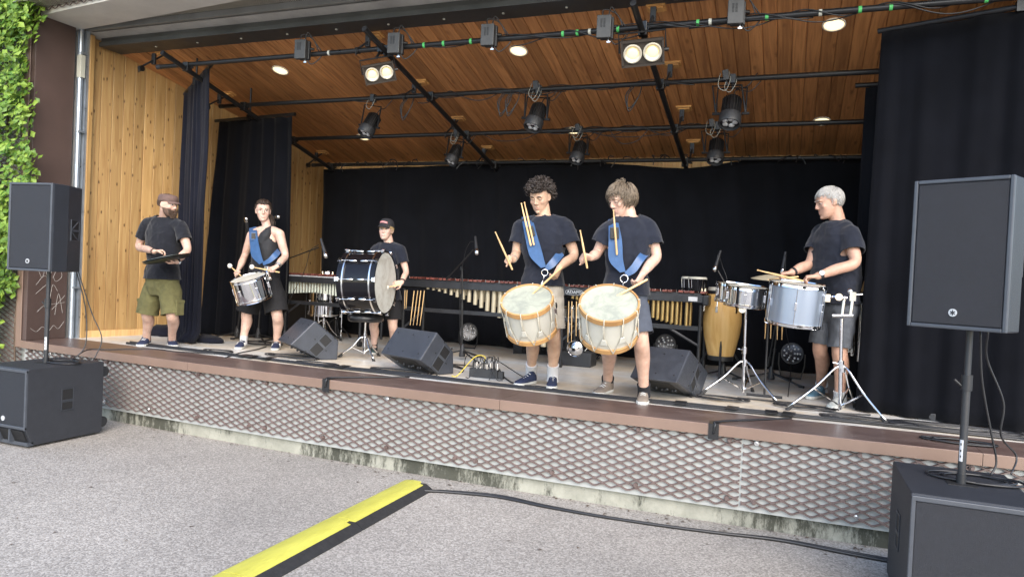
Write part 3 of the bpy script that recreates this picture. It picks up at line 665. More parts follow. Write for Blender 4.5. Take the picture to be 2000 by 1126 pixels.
for k, ((bx, by), ri, (cx, cy), sc, d) in enumerate(spots):
    A, B = RL[ri]; Y = A.y; c = at(bx, by, Y-.06); hang = V(at(cx,cy,Y).x, Y, A.z)
    d = Vector(d).normalized(); M = basis(c, -d, V(1,0,0)) @ Matrix.Scale(sc, 4)
    t = sp0 if k == 0 else copy_tree(sp0, None); t.matrix_basis = M; t['label'] = slab[k]
    # yoke in world space
    xa = (M.to_3x3() @ V(1,0,0)).normalized(); w = .118*sc; top = V(c.x, Y, hang.z-.085)
    mb = MB(); mb.tube([c+xa*w, top+xa*w, top-xa*w, c-xa*w], .009, 6)
    mb.cyl(c+xa*(w-.03), c+xa*(w+.03), .012, n=8); mb.cyl(c-xa*(w-.03), c-xa*(w+.03), .012, n=8)
    mb.build('yoke', MT['rig_black'], t, world=True)
    mb = MB(); mb.cyl(top, V(top.x,Y,hang.z-.01), .010, n=8); mb.cbox((top.x,Y,hang.z), (.05,.07,.085)); mb.build('hook_clamp', MT['frame_grey'], t, world=True, bev=.006)
    mb = MB(); mb.tube(spline([V(top.x-.04,Y,hang.z+.03), V(top.x-.07,Y-.03,hang.z-.08), V(top.x-.02,Y-.04,hang.z-.13), V(top.x+.03,Y-.03,hang.z-.05), V(top.x+.03,Y,hang.z+.03)],5), .0035, 5); mb.build('safety_wire', MT['cable_white'], t, smooth=True, world=True)
    mb = MB(); mb.tube(spline([c-d*.17*sc, c-d*.22*sc+V(.03,0,.02), V(c.x+.16,Y,hang.z-.12), V(c.x+.25,Y,hang.z-.03)],6), .005, 5); mb.build('power_cable', MT['cable_black'], t, smooth=True, world=True)
# dimmer boxes on the front pipe
dlab = ['grey dimmer box on the front pipe closest to the pine wall', 'grey dimmer box beside the small twin lamp', 'grey dimmer box by the middle downlight', 'grey dimmer box beside the big twin lamp', 'grey dimmer box above the largest spotlight']
A, B = RL[0]
for k, (px, py) in enumerate(((588,97),(770,85),(953,69),(1180,53),(1437,24))):
    c = at(px, py, A.y-.09); t = thing('dimmer_box', dlab[k], 'dimmer', c, .12, group='dimmer boxes on the front pipe')
    mb = MB(); mb.cbox((0,0,0), (.125,.05,.195)); mb.build('case', MT['dimmer_grey'], t, bev=.005)
    mb = MB(); mb.cbox((.02,.046,.0), (.115,.042,.19)); mb.build('back_case', MT['black_plastic'], t, bev=.006)
    for q in range(2):
        mb = MB()
        for r in range(7): mb.cbox((-.022+q*.026, -.0255, .06-r*.011), (.018,.003,.006))
        mb.build('vent_slot', MT['recess_black'], t)
    mb = MB(); mb.cbox((.03,.08,.0), (.05,.05,.07)); mb.cyl((.06,.05,.02),(.11,.07,.02),.016,n=8); mb.build('clamp', MT['rig_black'], t, bev=.005)
    mb = MB()
    for q in range(2): mb.tube(spline([V(-.02+q*.05,.02,.09), V(-.01+q*.06,.03,.16+.02*q), V(.10,.05,.12), V(.16+.03*q,.07,.0)],6), .006, 5)
    mb.tube(spline([V(.05,.03,-.09), V(.10,.04,-.14), V(.17,.07,-.08), V(.22,.08,.0)],6), .006, 5)
    mb.build('lead', MT['cable_black'], t, smooth=True)
    mb = MB(); mb.cyl((.04,.02,-.098),(.04,.02,-.12),.006,n=6); mb.cbox((.04,.02,-.123),(.03,.008,.01)); mb.build('wing_screw', MT['chrome_soft'], t)
# twin lamps
for px, py, sc, lb in ((741,143,1.0,'twin lit lamp box hanging beside the sloping tube, the smaller looking one'), (1255,103,1.18,'twin lit lamp box hanging above the two side drum players')):
    c = at(px, py, A.y-.06); tw = (CO-c).normalized(); tw = (tw + V(0,0,-.22)).normalized()
    M = basis(c, tw, V(1,.12,.06)) @ Matrix.Scale(sc, 4)
    t = thing('twin_lamp', lb.replace(', the smaller looking one', ''), 'stage lamp', M=M, group=None)
    w, h = .145, .085
    mb = MB(); mb.loft([[V(-w,-h,0),V(w,-h,0),V(w,h,0),V(-w,h,0)],[V(-w*.9,-h*.8,-.12),V(w*.9,-h*.8,-.12),V(w*.9,h*.8,-.12),V(-w*.9,h*.8,-.12)]]); mb.build('case', MT['blinder_body'], t, bev=.004)
    mb = MB(); mb.box(-w-.008,w+.008,h-.008,h+.008,-.02,.02); mb.box(-w-.008,w+.008,-h-.008,-h+.008,-.02,.02); mb.box(-w-.008,-w+.008,-h,h,-.02,.02); mb.box(w-.008,w+.008,-h,h,-.02,.02); mb.build('frame', MT['blinder_body'], t)
    for sx in (-1,1):
        mb = MB(); mb.lathe([(.066,.002),(.066,.018),(.058,.020),(.040,.006)], TR(sx*.070,0,0), 24); rg_ = mb.build('lamp_ring', MT['blinder_ring'], t, smooth=40)
        mb = MB(); mb.sph((sx*.070,0,.004),(.041,.041,.012),nu=18,nv=8); mb.build('lamp_glass', MT['blinder_glow'], rg_, smooth=True)
    mb = MB(); mb.tube([V(-w-.02,0,-.04), V(-w-.02,h+.05,-.05), V(w+.02,h+.05,-.05), V(w+.02,0,-.04)], .008, 6); mb.cyl((w,0,-.04),(w+.04,0,-.04),.014,n=8); mb.build('yoke', MT['rig_black'], t)
    top = M @ V(0,h+.05,-.05); mb = MB(); mb.cyl(top, V(top.x, A.y, A.z), .014, n=8); mb.cbox((top.x,A.y,A.z),(.06,.08,.09)); mb.build('hook_clamp', MT['rig_black'], t, world=True, bev=.006)
# hanging cable loops
mb = MB(); A2, B2 = RL[1]
for px in (795, 985, 1000, 1235): 
    x = at(px,190,A2.y).x
    for q in range(2): mb.tube(spline([V(x+q*.03,A2.y,A2.z), V(x-.06+q*.02,A2.y-.03,A2.z-.12), V(x-.02,A2.y-.03,A2.z-.24-.03*q), V(x+.07,A2.y-.02,A2.z-.12), V(x+.09,A2.y,A2.z)],6), .006, 5)
tag(mb.build('cable_loops', MT['cable_black'], None, smooth=True), 'black cable loops hanging from the middle lighting pipe', 'cable', kind='stuff')
A3, B3 = RL[2]; mb = MB()
for px0, px1, dp in ((940,1060,.10),(1140,1350,.09),(1190,1270,.16)):
    x0 = at(px0,255,A3.y).x; x1 = at(px1,250,A3.y).x
    mb.tube(spline([V(x0,A3.y-.02,A3.z), V(lerp(x0,x1,.3),A3.y-.03,A3.z-dp), V(lerp(x0,x1,.7),A3.y-.03,A3.z-dp*.9), V(x1,A3.y-.02,A3.z)],7), .005, 5)
tag(mb.build('cable_loops', MT['cable_black'], None, smooth=True), 'black cables sagging from the rear lighting pipe above the backdrop', 'cable', kind='stuff')
# curtain pipes
for a, b, lb in ((V(-7.22,6.9,3.75),V(-6.13,6.23,3.87),'short black pipe holding the narrow navy curtain'), (V(-7.16,7.37,3.515),V(-5.76,7.205,3.515),'short black pipe holding the tall wing curtain'), (V(.54,6.6,3.82),V(2.6,6.06,3.885),'black pipe holding the wide side curtain'), (V(.43,7.205,3.54),V(2.0,7.1,3.54),'black pipe end behind the wide side curtain')):
    t = thing('curtain_pipe', lb, 'pipe', a); mb = MB(); mb.cyl(a, b, .022, n=12); mb.build('pipe', MT['rig_black'], t, smooth=40, world=True)
    mb = MB(); mid = a.lerp(b,.45); mb.cyl(mid, V(mid.x,mid.y,cz(max(6.4,mid.y))-.0), .012, n=8); mb.cbox(mid,(.06,.06,.08)); mb.build('hanger', MT['rig_black'], t, world=True)
# ---------------------------------------------------------------- loudspeakers
def fork_logo(mb, M, r):
    mb.lathe([(0,.0),(r,.0),(r,.004),(0,.004)], M, 20)
def make_sub(label, loc):
    t = thing('subwoofer', label, 'subwoofer', loc); w, h, d = .2815, .685, .73
    # cabinet with a chamfered lower front, port below the grille
    prof = [(0,.16),(0,h-.02),(.012,h),(d-.01,h),(d,h-.01),(d,.03),(d-.02,.02),(.08,.02),(.05,.035)]
    mb = MB(); M = Matrix(((0,0,1,0),(1,0,0,0),(0,1,0,0),(0,0,0,1)))   # (x,y)->(y,z), extrude x
    mb.prism(prof, TR(-w,0,0) @ M, 2*w); mb.build('cabinet', MT['speaker_black'], t, bev=.006)
    mb = MB(); mb.box(-w+.02,w-.02,-.006,.006,.19,h-.035); mb.build('grille', MT['grille'], t, bev=.004)
    mb = MB()
    mb.box(-w,-w+.02,-.012,.01,.16,h-.012); mb.box(w-.02,w,-.012,.01,.16,h-.012); mb.box(-w,w,-.0125,.01,h-.034,h-.008); mb.box(-w,w,-.0125,.01,.165,.19)
    mb.build('front_rim', MT['speaker_edge'], t, bev=.004)
    mb = MB(); P = [V(-w+.03,.0,.155),V(w-.03,.0,.155),V(w-.03,.045,.05),V(-w+.03,.045,.05)]; n_ = V(0,-.012,-.003); mb.loft([[p for p in P],[p+n_ for p in P]]); mb.build('port', MT['recess_black'], t)
    mb = MB()
    for x in (-.06,.09): mb.box(x,x+.015,-.018,.04,.05,.158)
    mb.box(-w+.0,w-.0,.02,.07,.022,.05); mb.build('port_rib', MT['speaker_edge'], t)
    mb = MB(); fork_logo(mb, basis((0,-.006,.24), V(0,-1,0)), .022); mb.build('emblem', MT['logo_silver'], t)
    for sx in (-1,1):
        mb = MB(); x = sx*w; a, b = sorted((x-sx*.002, x+sx*.002)); mb.box(a,b,.32,.42,.29,.47); hd = mb.build('handle_recess', MT['recess_black'], t)
        mb = MB(); a, b = sorted((x, x+sx*.006)); mb.box(a,b,.31,.43,.47,.48); mb.box(a,b,.31,.43,.28,.29); mb.box(a,b,.31,.32,.29,.47); mb.box(a,b,.42,.43,.29,.47); mb.box(a,b,.32,.42,.355,.38); mb.build('handle_frame', MT['speaker_side'], hd, bev=.002)
    for z in (.10,.58):
        for sx in (-1,1):
            mb = MB(); c = V(sx*(w-.07), d+.05, z); mb.cyl(c-V(.016,0,0), c+V(.016,0,0), .05, n=20); wh = mb.build('caster', MT['rubber'], t, smooth=40)
            mb = MB(); mb.cyl(c-V(.018,0,0), c+V(.018,0,0), .034, n=16); mb.build('rim', MT['frame_grey'], wh, smooth=40)
            mb = MB(); mb.box(c.x-.025,c.x+.025,d-.005,d+.03,z-.03,z+.03); mb.build('fork', MT['chrome_soft'], wh)
    mb = MB(); mb.box(-.07,.07,.30,.42,h-.002,h+.003); mb.build('pole_plate', MT['recess_black'], t)
    return t
def make_top(label, loc, rot):
    t = thing('loudspeaker', label, 'loudspeaker', loc, rot); h = .775; w = .232; d = .41; wb = .145
    # origin: pole mount under the centre; front at y = -.2
    y0 = -.20; plan = [(-w,y0),(w,y0),(w,y0+.16),(wb,y0+d-.02),(wb-.02,y0+d),(-wb+.02,y0+d),(-wb,y0+d-.02),(-w,y0+.16)]
    mb = MB(); mb.prism(plan, TR(0,0,0), h); mb.build('cabinet', MT['speaker_side'], t, bev=.008)
    mb = MB(); mb.box(-w+.022,w-.022,y0-.014,y0+.006,.022,h-.022); mb.build('grille', MT['grille'], t, bev=.006)
    mb = MB(); e = .02
    mb.box(-w,-w+e,y0-.018,y0+.008,0,h); mb.box(w-e,w,y0-.018,y0+.008,0,h); mb.box(-w+e,w-e,y0-.018,y0+.008,h-e,h); mb.box(-w+e,w-e,y0-.018,y0+.008,0,e); mb.build('front_rim', MT['speaker_edge'], t, bev=.005)
    mb = MB(); fork_logo(mb, basis((-.01,y0-.014,.085), V(0,-1,0)), .02); lg = mb.build('emblem', MT['logo_silver'], t)
    mb = MB()
    for k in range(3):
        a = k*math.pi/3; M = TR(-.01,y0-.0185,.085) @ Matrix.Rotation(a,4,'Y'); mb.box(-.0025,.0025,-.002,.001,-.014,.014,M)
    mb.build('tuning_forks', MT['speaker_black'], lg)
    for sx in (-1,1):      # side handle cups on the raked flank
        A = V(sx*w,y0+.16,0); B = V(sx*wb,y0+d-.02,0); dn = (B-A).normalized(); nr = V(dn.y*sx, -dn.x*sx, 0) if True else None
        nr = V(dn.y,-dn.x,0); nr = nr if nr.x*sx > 0 else -nr
        M = Matrix((dn, V(0,0,1), nr)).transposed().to_4x4(); M.translation = A+dn*.13+V(0,0,.38)
        mb = MB(); mb.M = M; mb.box(-.075,.075,-.09,.09,-.01,.0025); hd = mb.build('handle_recess', MT['recess_black'], t)
        mb = MB(); mb.M = M; mb.box(-.08,.08,.09,.097,-.004,.007); mb.box(-.08,.08,-.097,-.09,-.004,.007); mb.box(-.08,-.073,-.09,.09,-.004,.007); mb.box(.073,.08,-.09,.09,-.004,.007)
        mb.box(-.073,.073,-.012,.006,-.004,.009); mb.tube([V(-.06,.01,.004),V(.0,.05,.004),V(.05,.08,.004)],.006,5); mb.tube([V(-.06,-.02,.004),V(.0,-.06,.004),V(.05,-.08,.004)],.006,5); mb.build('handle_frame', MT['speaker_edge'], hd)
    return t
def make_pole(label, loc, ztop):
    t = thing('speaker_pole', label, 'pole', loc); z0 = loc[2]; H = ztop-z0
    mb = MB(); mb.cyl((0,0,-.0),(0,0,H*.62),.0195,n=16); mb.build('lower_tube', MT['black_plastic'], t, smooth=40)
    mb = MB(); mb.cyl((0,0,H*.6),(0,0,H+.01),.0165,n=16); mb.build('upper_tube', MT['frame_grey'], t, smooth=40)
    mb = MB(); mb.cyl((0,0,H*.60),(0,0,H*.70),.027,n=16); mb.cyl((0,0,H*.60),(-.06,-.01,H*.665),.007,n=8); mb.build('locking_collar', MT['frame_dark'], t, smooth=40)
    mb = MB(); mb.cyl((0,0,0),(0,0,.05),.024,n=16); mb.build('foot_collar', MT['frame_dark'], t, smooth=40)
    mb = MB(); n_ = 6
    vs = []; a0 = math.atan2(-loc[1], -loc[0])-.9
    for i in range(n_+1):
        a = a0+i*.16
        for z in (.12,.235): vs.append(V(.0202*math.cos(a), .0202*math.sin(a), z))
    mb.add(vs, [(2*i,2*i+2,2*i+3,2*i+1) for i in range(n_)]); lb = mb.build('sticker', MT['label_white'], t)
    mb = MB()
    for z in (.14,.17,.205):
        vs = []
        for i in range(3):
            a = a0+.25+i*.16
            for q in (z, z+.012): vs.append(V(.0206*math.cos(a), .0206*math.sin(a), q))
        mb.add(vs, [(2*i,2*i+2,2*i+3,2*i+1) for i in range(2)])
    mb.build('print', MT['recess_black'], lb)
    return t
make_sub('black subwoofer on casters standing on the paving by the climbing plant', (-6.31, 4.2, 0))
make_sub('black subwoofer in front of the wide black side curtain', (.885, 4.09, 0))
make_pole('black speaker pole rising from the subwoofer by the climbing plant', (-6.31, 4.56, .685), 1.52)
make_pole('black speaker pole rising from the subwoofer at the wide side curtain', (.885, 4.45, .685), 1.515)
make_top('black pole mounted loudspeaker in front of the climbing plant', (-6.31, 4.56, 1.52), math.radians(8))
make_top('black pole mounted loudspeaker in front of the wide side curtain', (.885, 4.45, 1.51), math.radians(-30))
def cable(name, label, pts, r=.006, mat='cable_black', n=6, sp=7, group=None):
    mb = MB(); mb.tube(spline(pts, sp), r, n); o = mb.build(name, MT[mat], None, smooth=True); tag(o, label, 'cable', group); return o
def coil(mb, c, rx, ry, turns, r=.006, jit=.02, seed=0, n=5):
    pts = []
    for i in range(int(turns*14)):
        a = i*2*math.pi/14; k = 1+jit*5*noise.noise((a*.37+seed*3.1, seed, 0)); ox = jit*5*noise.noise((seed*1.7, a*.16, 2)); oy = jit*2.5*noise.noise((a*.16, seed*2.3, 7))
        pts.append(Vector(c)+V(rx*k*math.cos(a)+ox, ry*k*math.sin(a)+oy, r+.004+.008*abs(noise.noise((a*.6, seed, 4)))))
    mb.tube(spline(pts,2), r, n)
def coil_thing(label, c, rx, ry, turns, seed, mat='cable_black', r=.006, jit=.015):
    mb = MB(); coil(mb, (0,0,0), rx, ry, turns, r, jit, seed); o = mb.build('cable_coil', MT[mat], None, smooth=True); o.location = c; tag(o, label, 'cable'); return o
coil_thing('black cable coiled on the subwoofer by the climbing plant', V(-6.19,4.62,.685), .17, .10, 3, 1)
coil_thing('grey black cable coiled on the subwoofer at the wide side curtain', V(.98,4.55,.685), .19, .11, 3, 2, r=.007)
cable('cable', 'thin black cable dropping from the speaker by the climbing plant to its subwoofer', [V(-6.28,4.78,1.6), V(-6.22,4.86,1.2), V(-6.18,4.85,.85), V(-6.2,4.75,.70)], .005)
cable('cable', 'thin black cable hanging from that speaker to the stage corner', [V(-6.26,4.78,1.6), V(-6.16,4.88,1.15), V(-6.06,4.92,.9), V(-6.07,4.85,.70)], .005)
cable('cable', 'grey cable hanging straight from the curtain side speaker', [at(1915,645,4.62), at(1918,740,4.66), at(1935,840,4.7), at(1946,900,4.72), at(1935,928,4.7)], .0055)
cable('cable', 'grey cable hanging in a bend from the curtain side speaker', [at(1930,645,4.7), at(1928,700,4.78), at(1960,785,4.82), at(1955,850,4.85), at(1985,890,4.95), at(1975,925,4.85)], .0055)

# ---------------------------------------------------------------- floor monitors
def wedge(label, P, wl, width=None, hz_=.16):
    # P: photo pixels of the end panel: top, back, foot, front ; wl: pixel of the far end of the front edge
    P1, P2, P3, P4 = P; foot = on(*P3)
    a = on(*P4, S+hz_); b = on(*wl, S+hz_); wd = (b-a); wd.z = 0; width = width or wd.length; wd.normalize()
    d = V(-wd.y, wd.x, 0); d = d if d.y > 0 else -d
    def uv(px):      # solve foot + u d + v z -> pixel
        r = ray(*px); A_ = np.array([[d.x,0,-r.x],[d.y,0,-r.y],[0,1,-r.z]]); s_ = np.linalg.solve(A_, np.array(CO-foot)); return s_[0], s_[1]
    u4, v4 = uv(P4); u1, v1 = uv(P1); u2, v2 = uv(P2)
    return foot, wd, d, width, (u1,v1), (u2,v2), (u4,v4)
def make_wedge(label, foot, wd, d, width, p1, p2, p4):
    t = thing('floor_monitor', label, 'monitor', foot)
    prof = [(0,0), (.17,0), p2, p1, p4]
    M = Matrix((d, V(0,0,1), wd)).transposed().to_4x4(); M.translation = foot      # x=depth y=up z=width
    mb = MB(); mb.prism(prof, M, width); mb.build('cabinet', MT['monitor_paint'], t, world=True, bev=.012)
    # end panel: handle cup and screws
    c = sum((V(*q,0) for q in prof), V(0,0,0))/5; a1 = V(*p1,0)-V(*p4,0); a1.normalize(); b1 = V(-a1.y,a1.x,0)
    Mh = M @ Matrix((a1, b1, V(0,0,1))).transposed().to_4x4() ; Mh = M @ TR(c) @ Matrix((a1,b1,V(0,0,1))).transposed().to_4x4()
    mb = MB(); mb.M = Mh; mb.box(-.115,.115,-.05,.05,-.002,.01); hd = mb.build('handle_recess', MT['recess_black'], t, world=True)
    mb = MB(); mb.M = Mh
    for x0,x1,y0,y1 in ((-.122,.122,.05,.058),(-.122,.122,-.058,-.05),(-.122,-.115,-.05,.05),(.115,.122,-.05,.05),(-.005,.02,-.05,.05)): mb.box(x0,x1,y0,y1,-.006,.01)
    mb.build('handle_frame', MT['speaker_edge'], hd, world=True)
    mb = MB(); mb.M = Mh
    for x,y in ((-.15,.07),(-.15,-.06),(.14,.07),(.15,-.05),(0,.09),(0,-.08)): mb.cyl((x,y,.004),(x,y,-.003),.008,n=8)
    mb.build('screw', MT['recess_black'], t, world=True)
    # top sheet screws, rear panel with connectors
    mb = MB()
    e1 = V(*p4,0).lerp(V(*p1,0),.2); e2 = V(*p4,0).lerp(V(*p1,0),.8); nrm = V(-(p1[1]-p4[1]), p1[0]-p4[0], 0).normalized()
    for e in (e1,e2):
        for z in (.12,.5,.88): q = V(e.x,e.y,z*width); mb.cyl(M @ (q-nrm*.01), M @ (q+nrm*.002), .008, n=8)
    mb.build('rigging_point', MT['recess_black'], t, world=True)
    mb = MB(); q0 = V(0,0,0).lerp(V(*p4,0),.12); q1 = V(0,0,0).lerp(V(*p4,0),.88); nr2 = V(-(p4[1]), p4[0], 0).normalized(); nr2 = nr2 if nr2.y < 0 or nr2.x < 0 else -nr2
    rp = [M @ V(q0.x,q0.y,width*.2), M @ V(q1.x,q1.y,width*.2), M @ V(q1.x,q1.y,width*.8), M @ V(q0.x,q0.y,width*.8)]
    nw = (M.to_3x3() @ nr2); mb.loft([[p-nw*.006 for p in rp],[p+nw*.003 for p in rp]]); bp_ = mb.build('connector_panel', MT['recess_black'], t, world=True)
    mb = MB(); r_ = random.Random(4)
    for i in range(7):
        mb = MB(); q = rp[0].lerp(rp[3], .1+.13*i).lerp(rp[1].lerp(rp[2], .1+.13*i), .3+.4*r_.random()); mb.cyl(q, q+nw*.02, .012, n=8); mb.build('knob', MT['frame_grey'], bp_, world=True)
    mb = MB(); qq = [V(*p2,0).lerp(V(*p1,0),.06), V(*p2,0).lerp(V(*p1,0),.94)]; n3 = V(p1[1]-p2[1], p2[0]-p1[0], 0).normalized()
    g = [M @ (qq[0]+V(0,0,width*.05)), M @ (qq[1]+V(0,0,width*.05)), M @ (qq[1]+V(0,0,width*.95)), M @ (qq[0]+V(0,0,width*.95))]; nw3 = M.to_3x3() @ n3
    mb.loft([[p-nw3*.006 for p in g],[p+nw3*.006 for p in g]]); mb.build('grille', MT['grille'], t, world=True)
    return t
m2 = wedge('', ((854,648),(886,686),(860,732),(820,703)), (742,689))
make_wedge('black floor monitor in front of the boy with the bass drum', *m2)
m3 = wedge('', ((1349,683),(1384,727),(1358,774),(1322,747)), (1224,735), hz_=.215)
make_wedge('black floor monitor behind the fair haired side drummer', *m3)
# the one beside the drummer in the one shoulder top shows its end panel
f_ = on(628,703); wd = (CO-f_); wd.z = 0; wd.normalize(); wd = -(rz(math.radians(18)) @ wd); d_ = V(-wd.y,wd.x,0); d_ = d_ if d_.x < 0 else -d_
k_ = mpp(f_)
make_wedge('black floor monitor with its handle side turned to the audience', f_, wd, -d_, .5, (-.085,.41), (.175,.20), (-.33,.165))
f4 = on(1003,690); make_wedge('black floor monitor half hidden behind the marimba tubes', f4, V(.93,.37,0), V(-.37,.93,0), .5, (.02,.26), (.1,.15), (-.12,.13))

# ---------------------------------------------------------------- cable ramp on the paving
ramp = thing('cable_ramp', 'yellow topped black rubber cable ramp on the paving', 'cable ramp', (-2.62,4.9,0))
A_ = V(-2.655,4.93,0); B_ = V(-2.63,1.0,0); dr = (B_-A_).normalized(); nx = V(-dr.y,dr.x,0); nx = nx if nx.x > 0 else -nx
M = Matrix((nx, -dr, V(0,0,1))).transposed().to_4x4(); M.translation = A_
L = (B_-A_).length
for k in range(4):
    y0, y1 = -k*.98, -(k+1)*.98+.006
    mb = MB(); mb.M = M; mb.prism([(-.155,0),(.155,0),(.155,.006),(.095,.043),(-.095,.043),(-.155,.006)], Matrix(((1,0,0,0),(0,0,1,y1),(0,1,0,0),(0,0,0,1))), y0-y1); rb = mb.build('ramp_section', MT['rubber'], ramp, world=True)
    mb = MB(); mb.M = M; n_ = 8; pr = []
    top = [(-.094+.188*i/n_, .046+.012*(1-((2*i/n_)-1)**2)) for i in range(n_+1)]
    mb.prism([(-.094,.0431)]+top+[(.094,.0431)], Matrix(((1,0,0,0),(0,0,1,y1+.0),(0,1,0,0),(0,0,0,1))), y0-y1-.05); mb.build('lid', MT['yellow_lid'], rb, world=True)
    mb = MB(); mb.M = M; mb.prism([(-.094,.0431)]+[(a_,b_-.001) for a_,b_ in top][:7]+[(.05,.0431)], Matrix(((1,0,0,0),(0,0,1,y0-.05),(0,1,0,0),(0,0,0,1))), .05); mb.build('lid_hinge', MT['yellow_lid'], rb, world=True)
for k, (o1, r_) in enumerate(((0,.011),(.02,.009))):
    pts = [V(-2.60+.02*k,4.80,.02), V(-2.4,yf(-2.4)-.24+o1,.012)] + [V(x, yf(x)-.10-.10*abs(math.sin(x*1.3))+o1*(1+math.sin(x*2)), .012) for x in (-2.0,-1.6,-1.2,-.8,-.4,0,.4,.7)]
    cable('cable', ('thick black cable running from the yellow ramp along the plinth','second black cable lying along the foot of the plinth')[k], pts, r_)

# ---------------------------------------------------------------- things lying on the stage
# ---------------------------------------------------------------- drums and percussion
def vframe(P):
    tw = (CO-Vector(P)).normalized(); r = V(0,0,1).cross(tw).normalized(); return r, tw.cross(r).normalized(), tw
def aim(P, r, u, t):       # direction given in the viewer's right / up / towards
    a, b, c = vframe(P); return (a*r+b*u+c*t).normalized()
def lug_at(mb, a, r, z0, z1, s=1):
    M = rz(a); mb.box(r-.002, r+.016*s, -.009*s, .009*s, z0, z1, M)
def metal_drum(name, label, M, r, h, shell, head='plain_skin', lugs=8, hoop='chrome', cat='drum', openb=False):
    t = thing(name, label, cat, M=M)
    mb = MB(); mb.lathe([(r,-h/2),(r*1.004,-h*.25),(r*1.004,h*.25),(r,h/2)], None, 40); mb.build('shell', MT[shell], t, smooth=40)
    for z, s in ((h/2,1),(-h/2,-1)):
        mb = MB(); mb.lathe([(r+.001,z-s*.022),(r+.010,z-s*.022),(r+.007,z-s*.012),(r+.007,z+s*.004),(r+.011,z+s*.008),(r+.002,z+s*.009),(r-.002,z-s*.003)], None, 40); mb.build('hoop', MT[hoop], t, smooth=35)
        mb = MB(); mb.lathe([(0,z+s*.001),(r*.5,z+s*.001),(r-.001,z+s*.0005)], None, 40); mb.build('head', MT[head if s > 0 or not openb else 'recess_black'], t)
    for i in range(lugs):
        a = 2*math.pi*(i+.5)/lugs; mb = MB(); lug_at(mb, a, r, -.03, .03); mb.cyl(rz(a) @ V(r+.009,0,-h/2+.01), rz(a) @ V(r+.009,0,h/2-.01), .0035, n=6); mb.build('lug', MT['chrome'], t, bev=.002)
    return t
def rope_drum(label, c, axis, r, h, spin=0):
    M = basis(c, axis, V(1,0,0)) @ rz(spin); t = thing('rope_drum', label, 'drum', M=M)
    mb = MB(); mb.lathe([(r*.985,-h/2),(r*.99,0),(r*.985,h/2)], None, 48); mb.build('shell', MT['white_paint'], t, smooth=40)
    hh = .040
    for z, s in ((h/2,1),(-h/2,-1)):
        a, b = (z-hh*.85, z+hh*.30) if s > 0 else (z-hh*.3, z+hh*.72)
        mb = MB(); mb.lathe([(r,a),(r+.012,a+.002),(r+.012,b-.002),(r+.009,b),(r-.001,b),(r-.003,b-.012)], None, 48); mb.build('hoop', MT['hoop_wood'], t, smooth=35)
        zz = z+s*.001; mb = MB(); mb.lathe([(0,zz),(r*.5,zz),(r-.002,zz)], None, 48); mb.build('head', MT['drum_skin'], t)
    n_ = 10; pts = []
    for i in range(n_):
        a = 2*math.pi*i/n_; b = a+math.pi/n_
        tug_r = r+.016
        for ang, z, rr in ((a, h/2+.013, r+.004), (a, h/2-.0, r+.017), (a+.02, h*.10, r+.010), (b-.07, -h/2+.02, r+.017), (b-.05, -h/2-.014, r+.006)):
            pass
        mb = MB(); zt = h/2+hh*.3
        mb.tube([V(*(rz(a) @ V(r-.002,0,zt+.003))), rz(a) @ V(r+.014,0,zt+.002), rz(a) @ V(r+.017,0,h/2-.03), rz(a+.02) @ V(r+.008,0,-.01), rz(a+.02+math.pi/n_*.9) @ V(r+.017,0,-h/2+.01), rz(a+.02+math.pi/n_) @ V(r+.003,0,-h/2-.016)], .0042, 6)
        mb.tube([rz(a-.02) @ V(r+.017,0,h/2-.03), rz(a-.02) @ V(r+.008,0,-.01), rz(a-.02-math.pi/n_*.9) @ V(r+.017,0,-h/2+.01), rz(a-.02-math.pi/n_) @ V(r+.003,0,-h/2-.016)], .0042, 6)
        mb.build('rope', MT['rope'], t, smooth=True)
        mb = MB(); z0 = -.05+.012*math.sin(i*2.1); mb.M = rz(a); mb.prism([(-.015,.03),(-.026,-.022),(.026,-.022),(.015,.03)], Matrix(((0,0,1,r+.003),(1,0,0,0),(0,1,0,z0),(0,0,0,1))), .011); mb.build('tug', MT['white_paint'], t, bev=.003)
    # snare strainer
    mb = MB(); mb.M = rz(0); mb.box(r,r+.022,-.014,.014,-.04,.03); mb.cyl((r+.02,0,.02),(r+.02,0,.06),.007,n=8); mb.build('strainer', MT['chrome'], t, bev=.003)
    mb = MB(); mb.cyl((r+.022,0,.03),(r+.022,.0,.075),.009,n=8); mb.build('strainer_lever', MT['recess_black'], t)
    mb = MB(); mb.tube([rz(.5) @ V(r+.012,0,h/2+.01), rz(.5) @ V(r+.012,0,h/2+.06)], .004, 6); 
    return t
def stick(name, label, a, b, r=.0072, ball=None, cat='drumstick', group=None):
    a = Vector(a); b = Vector(b); t = thing(name, label, cat, a, group=group); d = (b-a); L = d.length; M = basis(a, d)
    mb = MB(); k = [(0,0),(.006,.001),(r,.008),(r,L*.62),(r*.55,L*.93),(r*.5,L*.955)]
    if ball is None: k += [(r*.78,L*.972),(r*.72,L*.992),(0,L)]
    else: k += [(r*.5,L),(0,L+.001)]
    mb.lathe(k, M, 10); mb.build('shaft', MT['stick_wood'], t, smooth=50, world=True)
    if ball: mb = MB(); mb.sph(b, (ball,ball,ball*1.05), nu=14, nv=9); mb.build('mallet_head', MT['mallet_white'], t, smooth=True, world=True)
    return t
# side drums of the two standing players
cD = at(1034,614,5.62); aD = aim(cD, -.17, .79, .60); rD = .208
rope_drum('white rope drum with wooden hoops carried by the curly haired player', cD, aD, rD, .30, .4)
cE = at(1189,622,5.30); aE = aim(cE, -.02, .76, .65); rE = .212
rope_drum('white rope drum with wooden hoops carried by the fair haired player', cE, aE, rE, .30, 1.0)
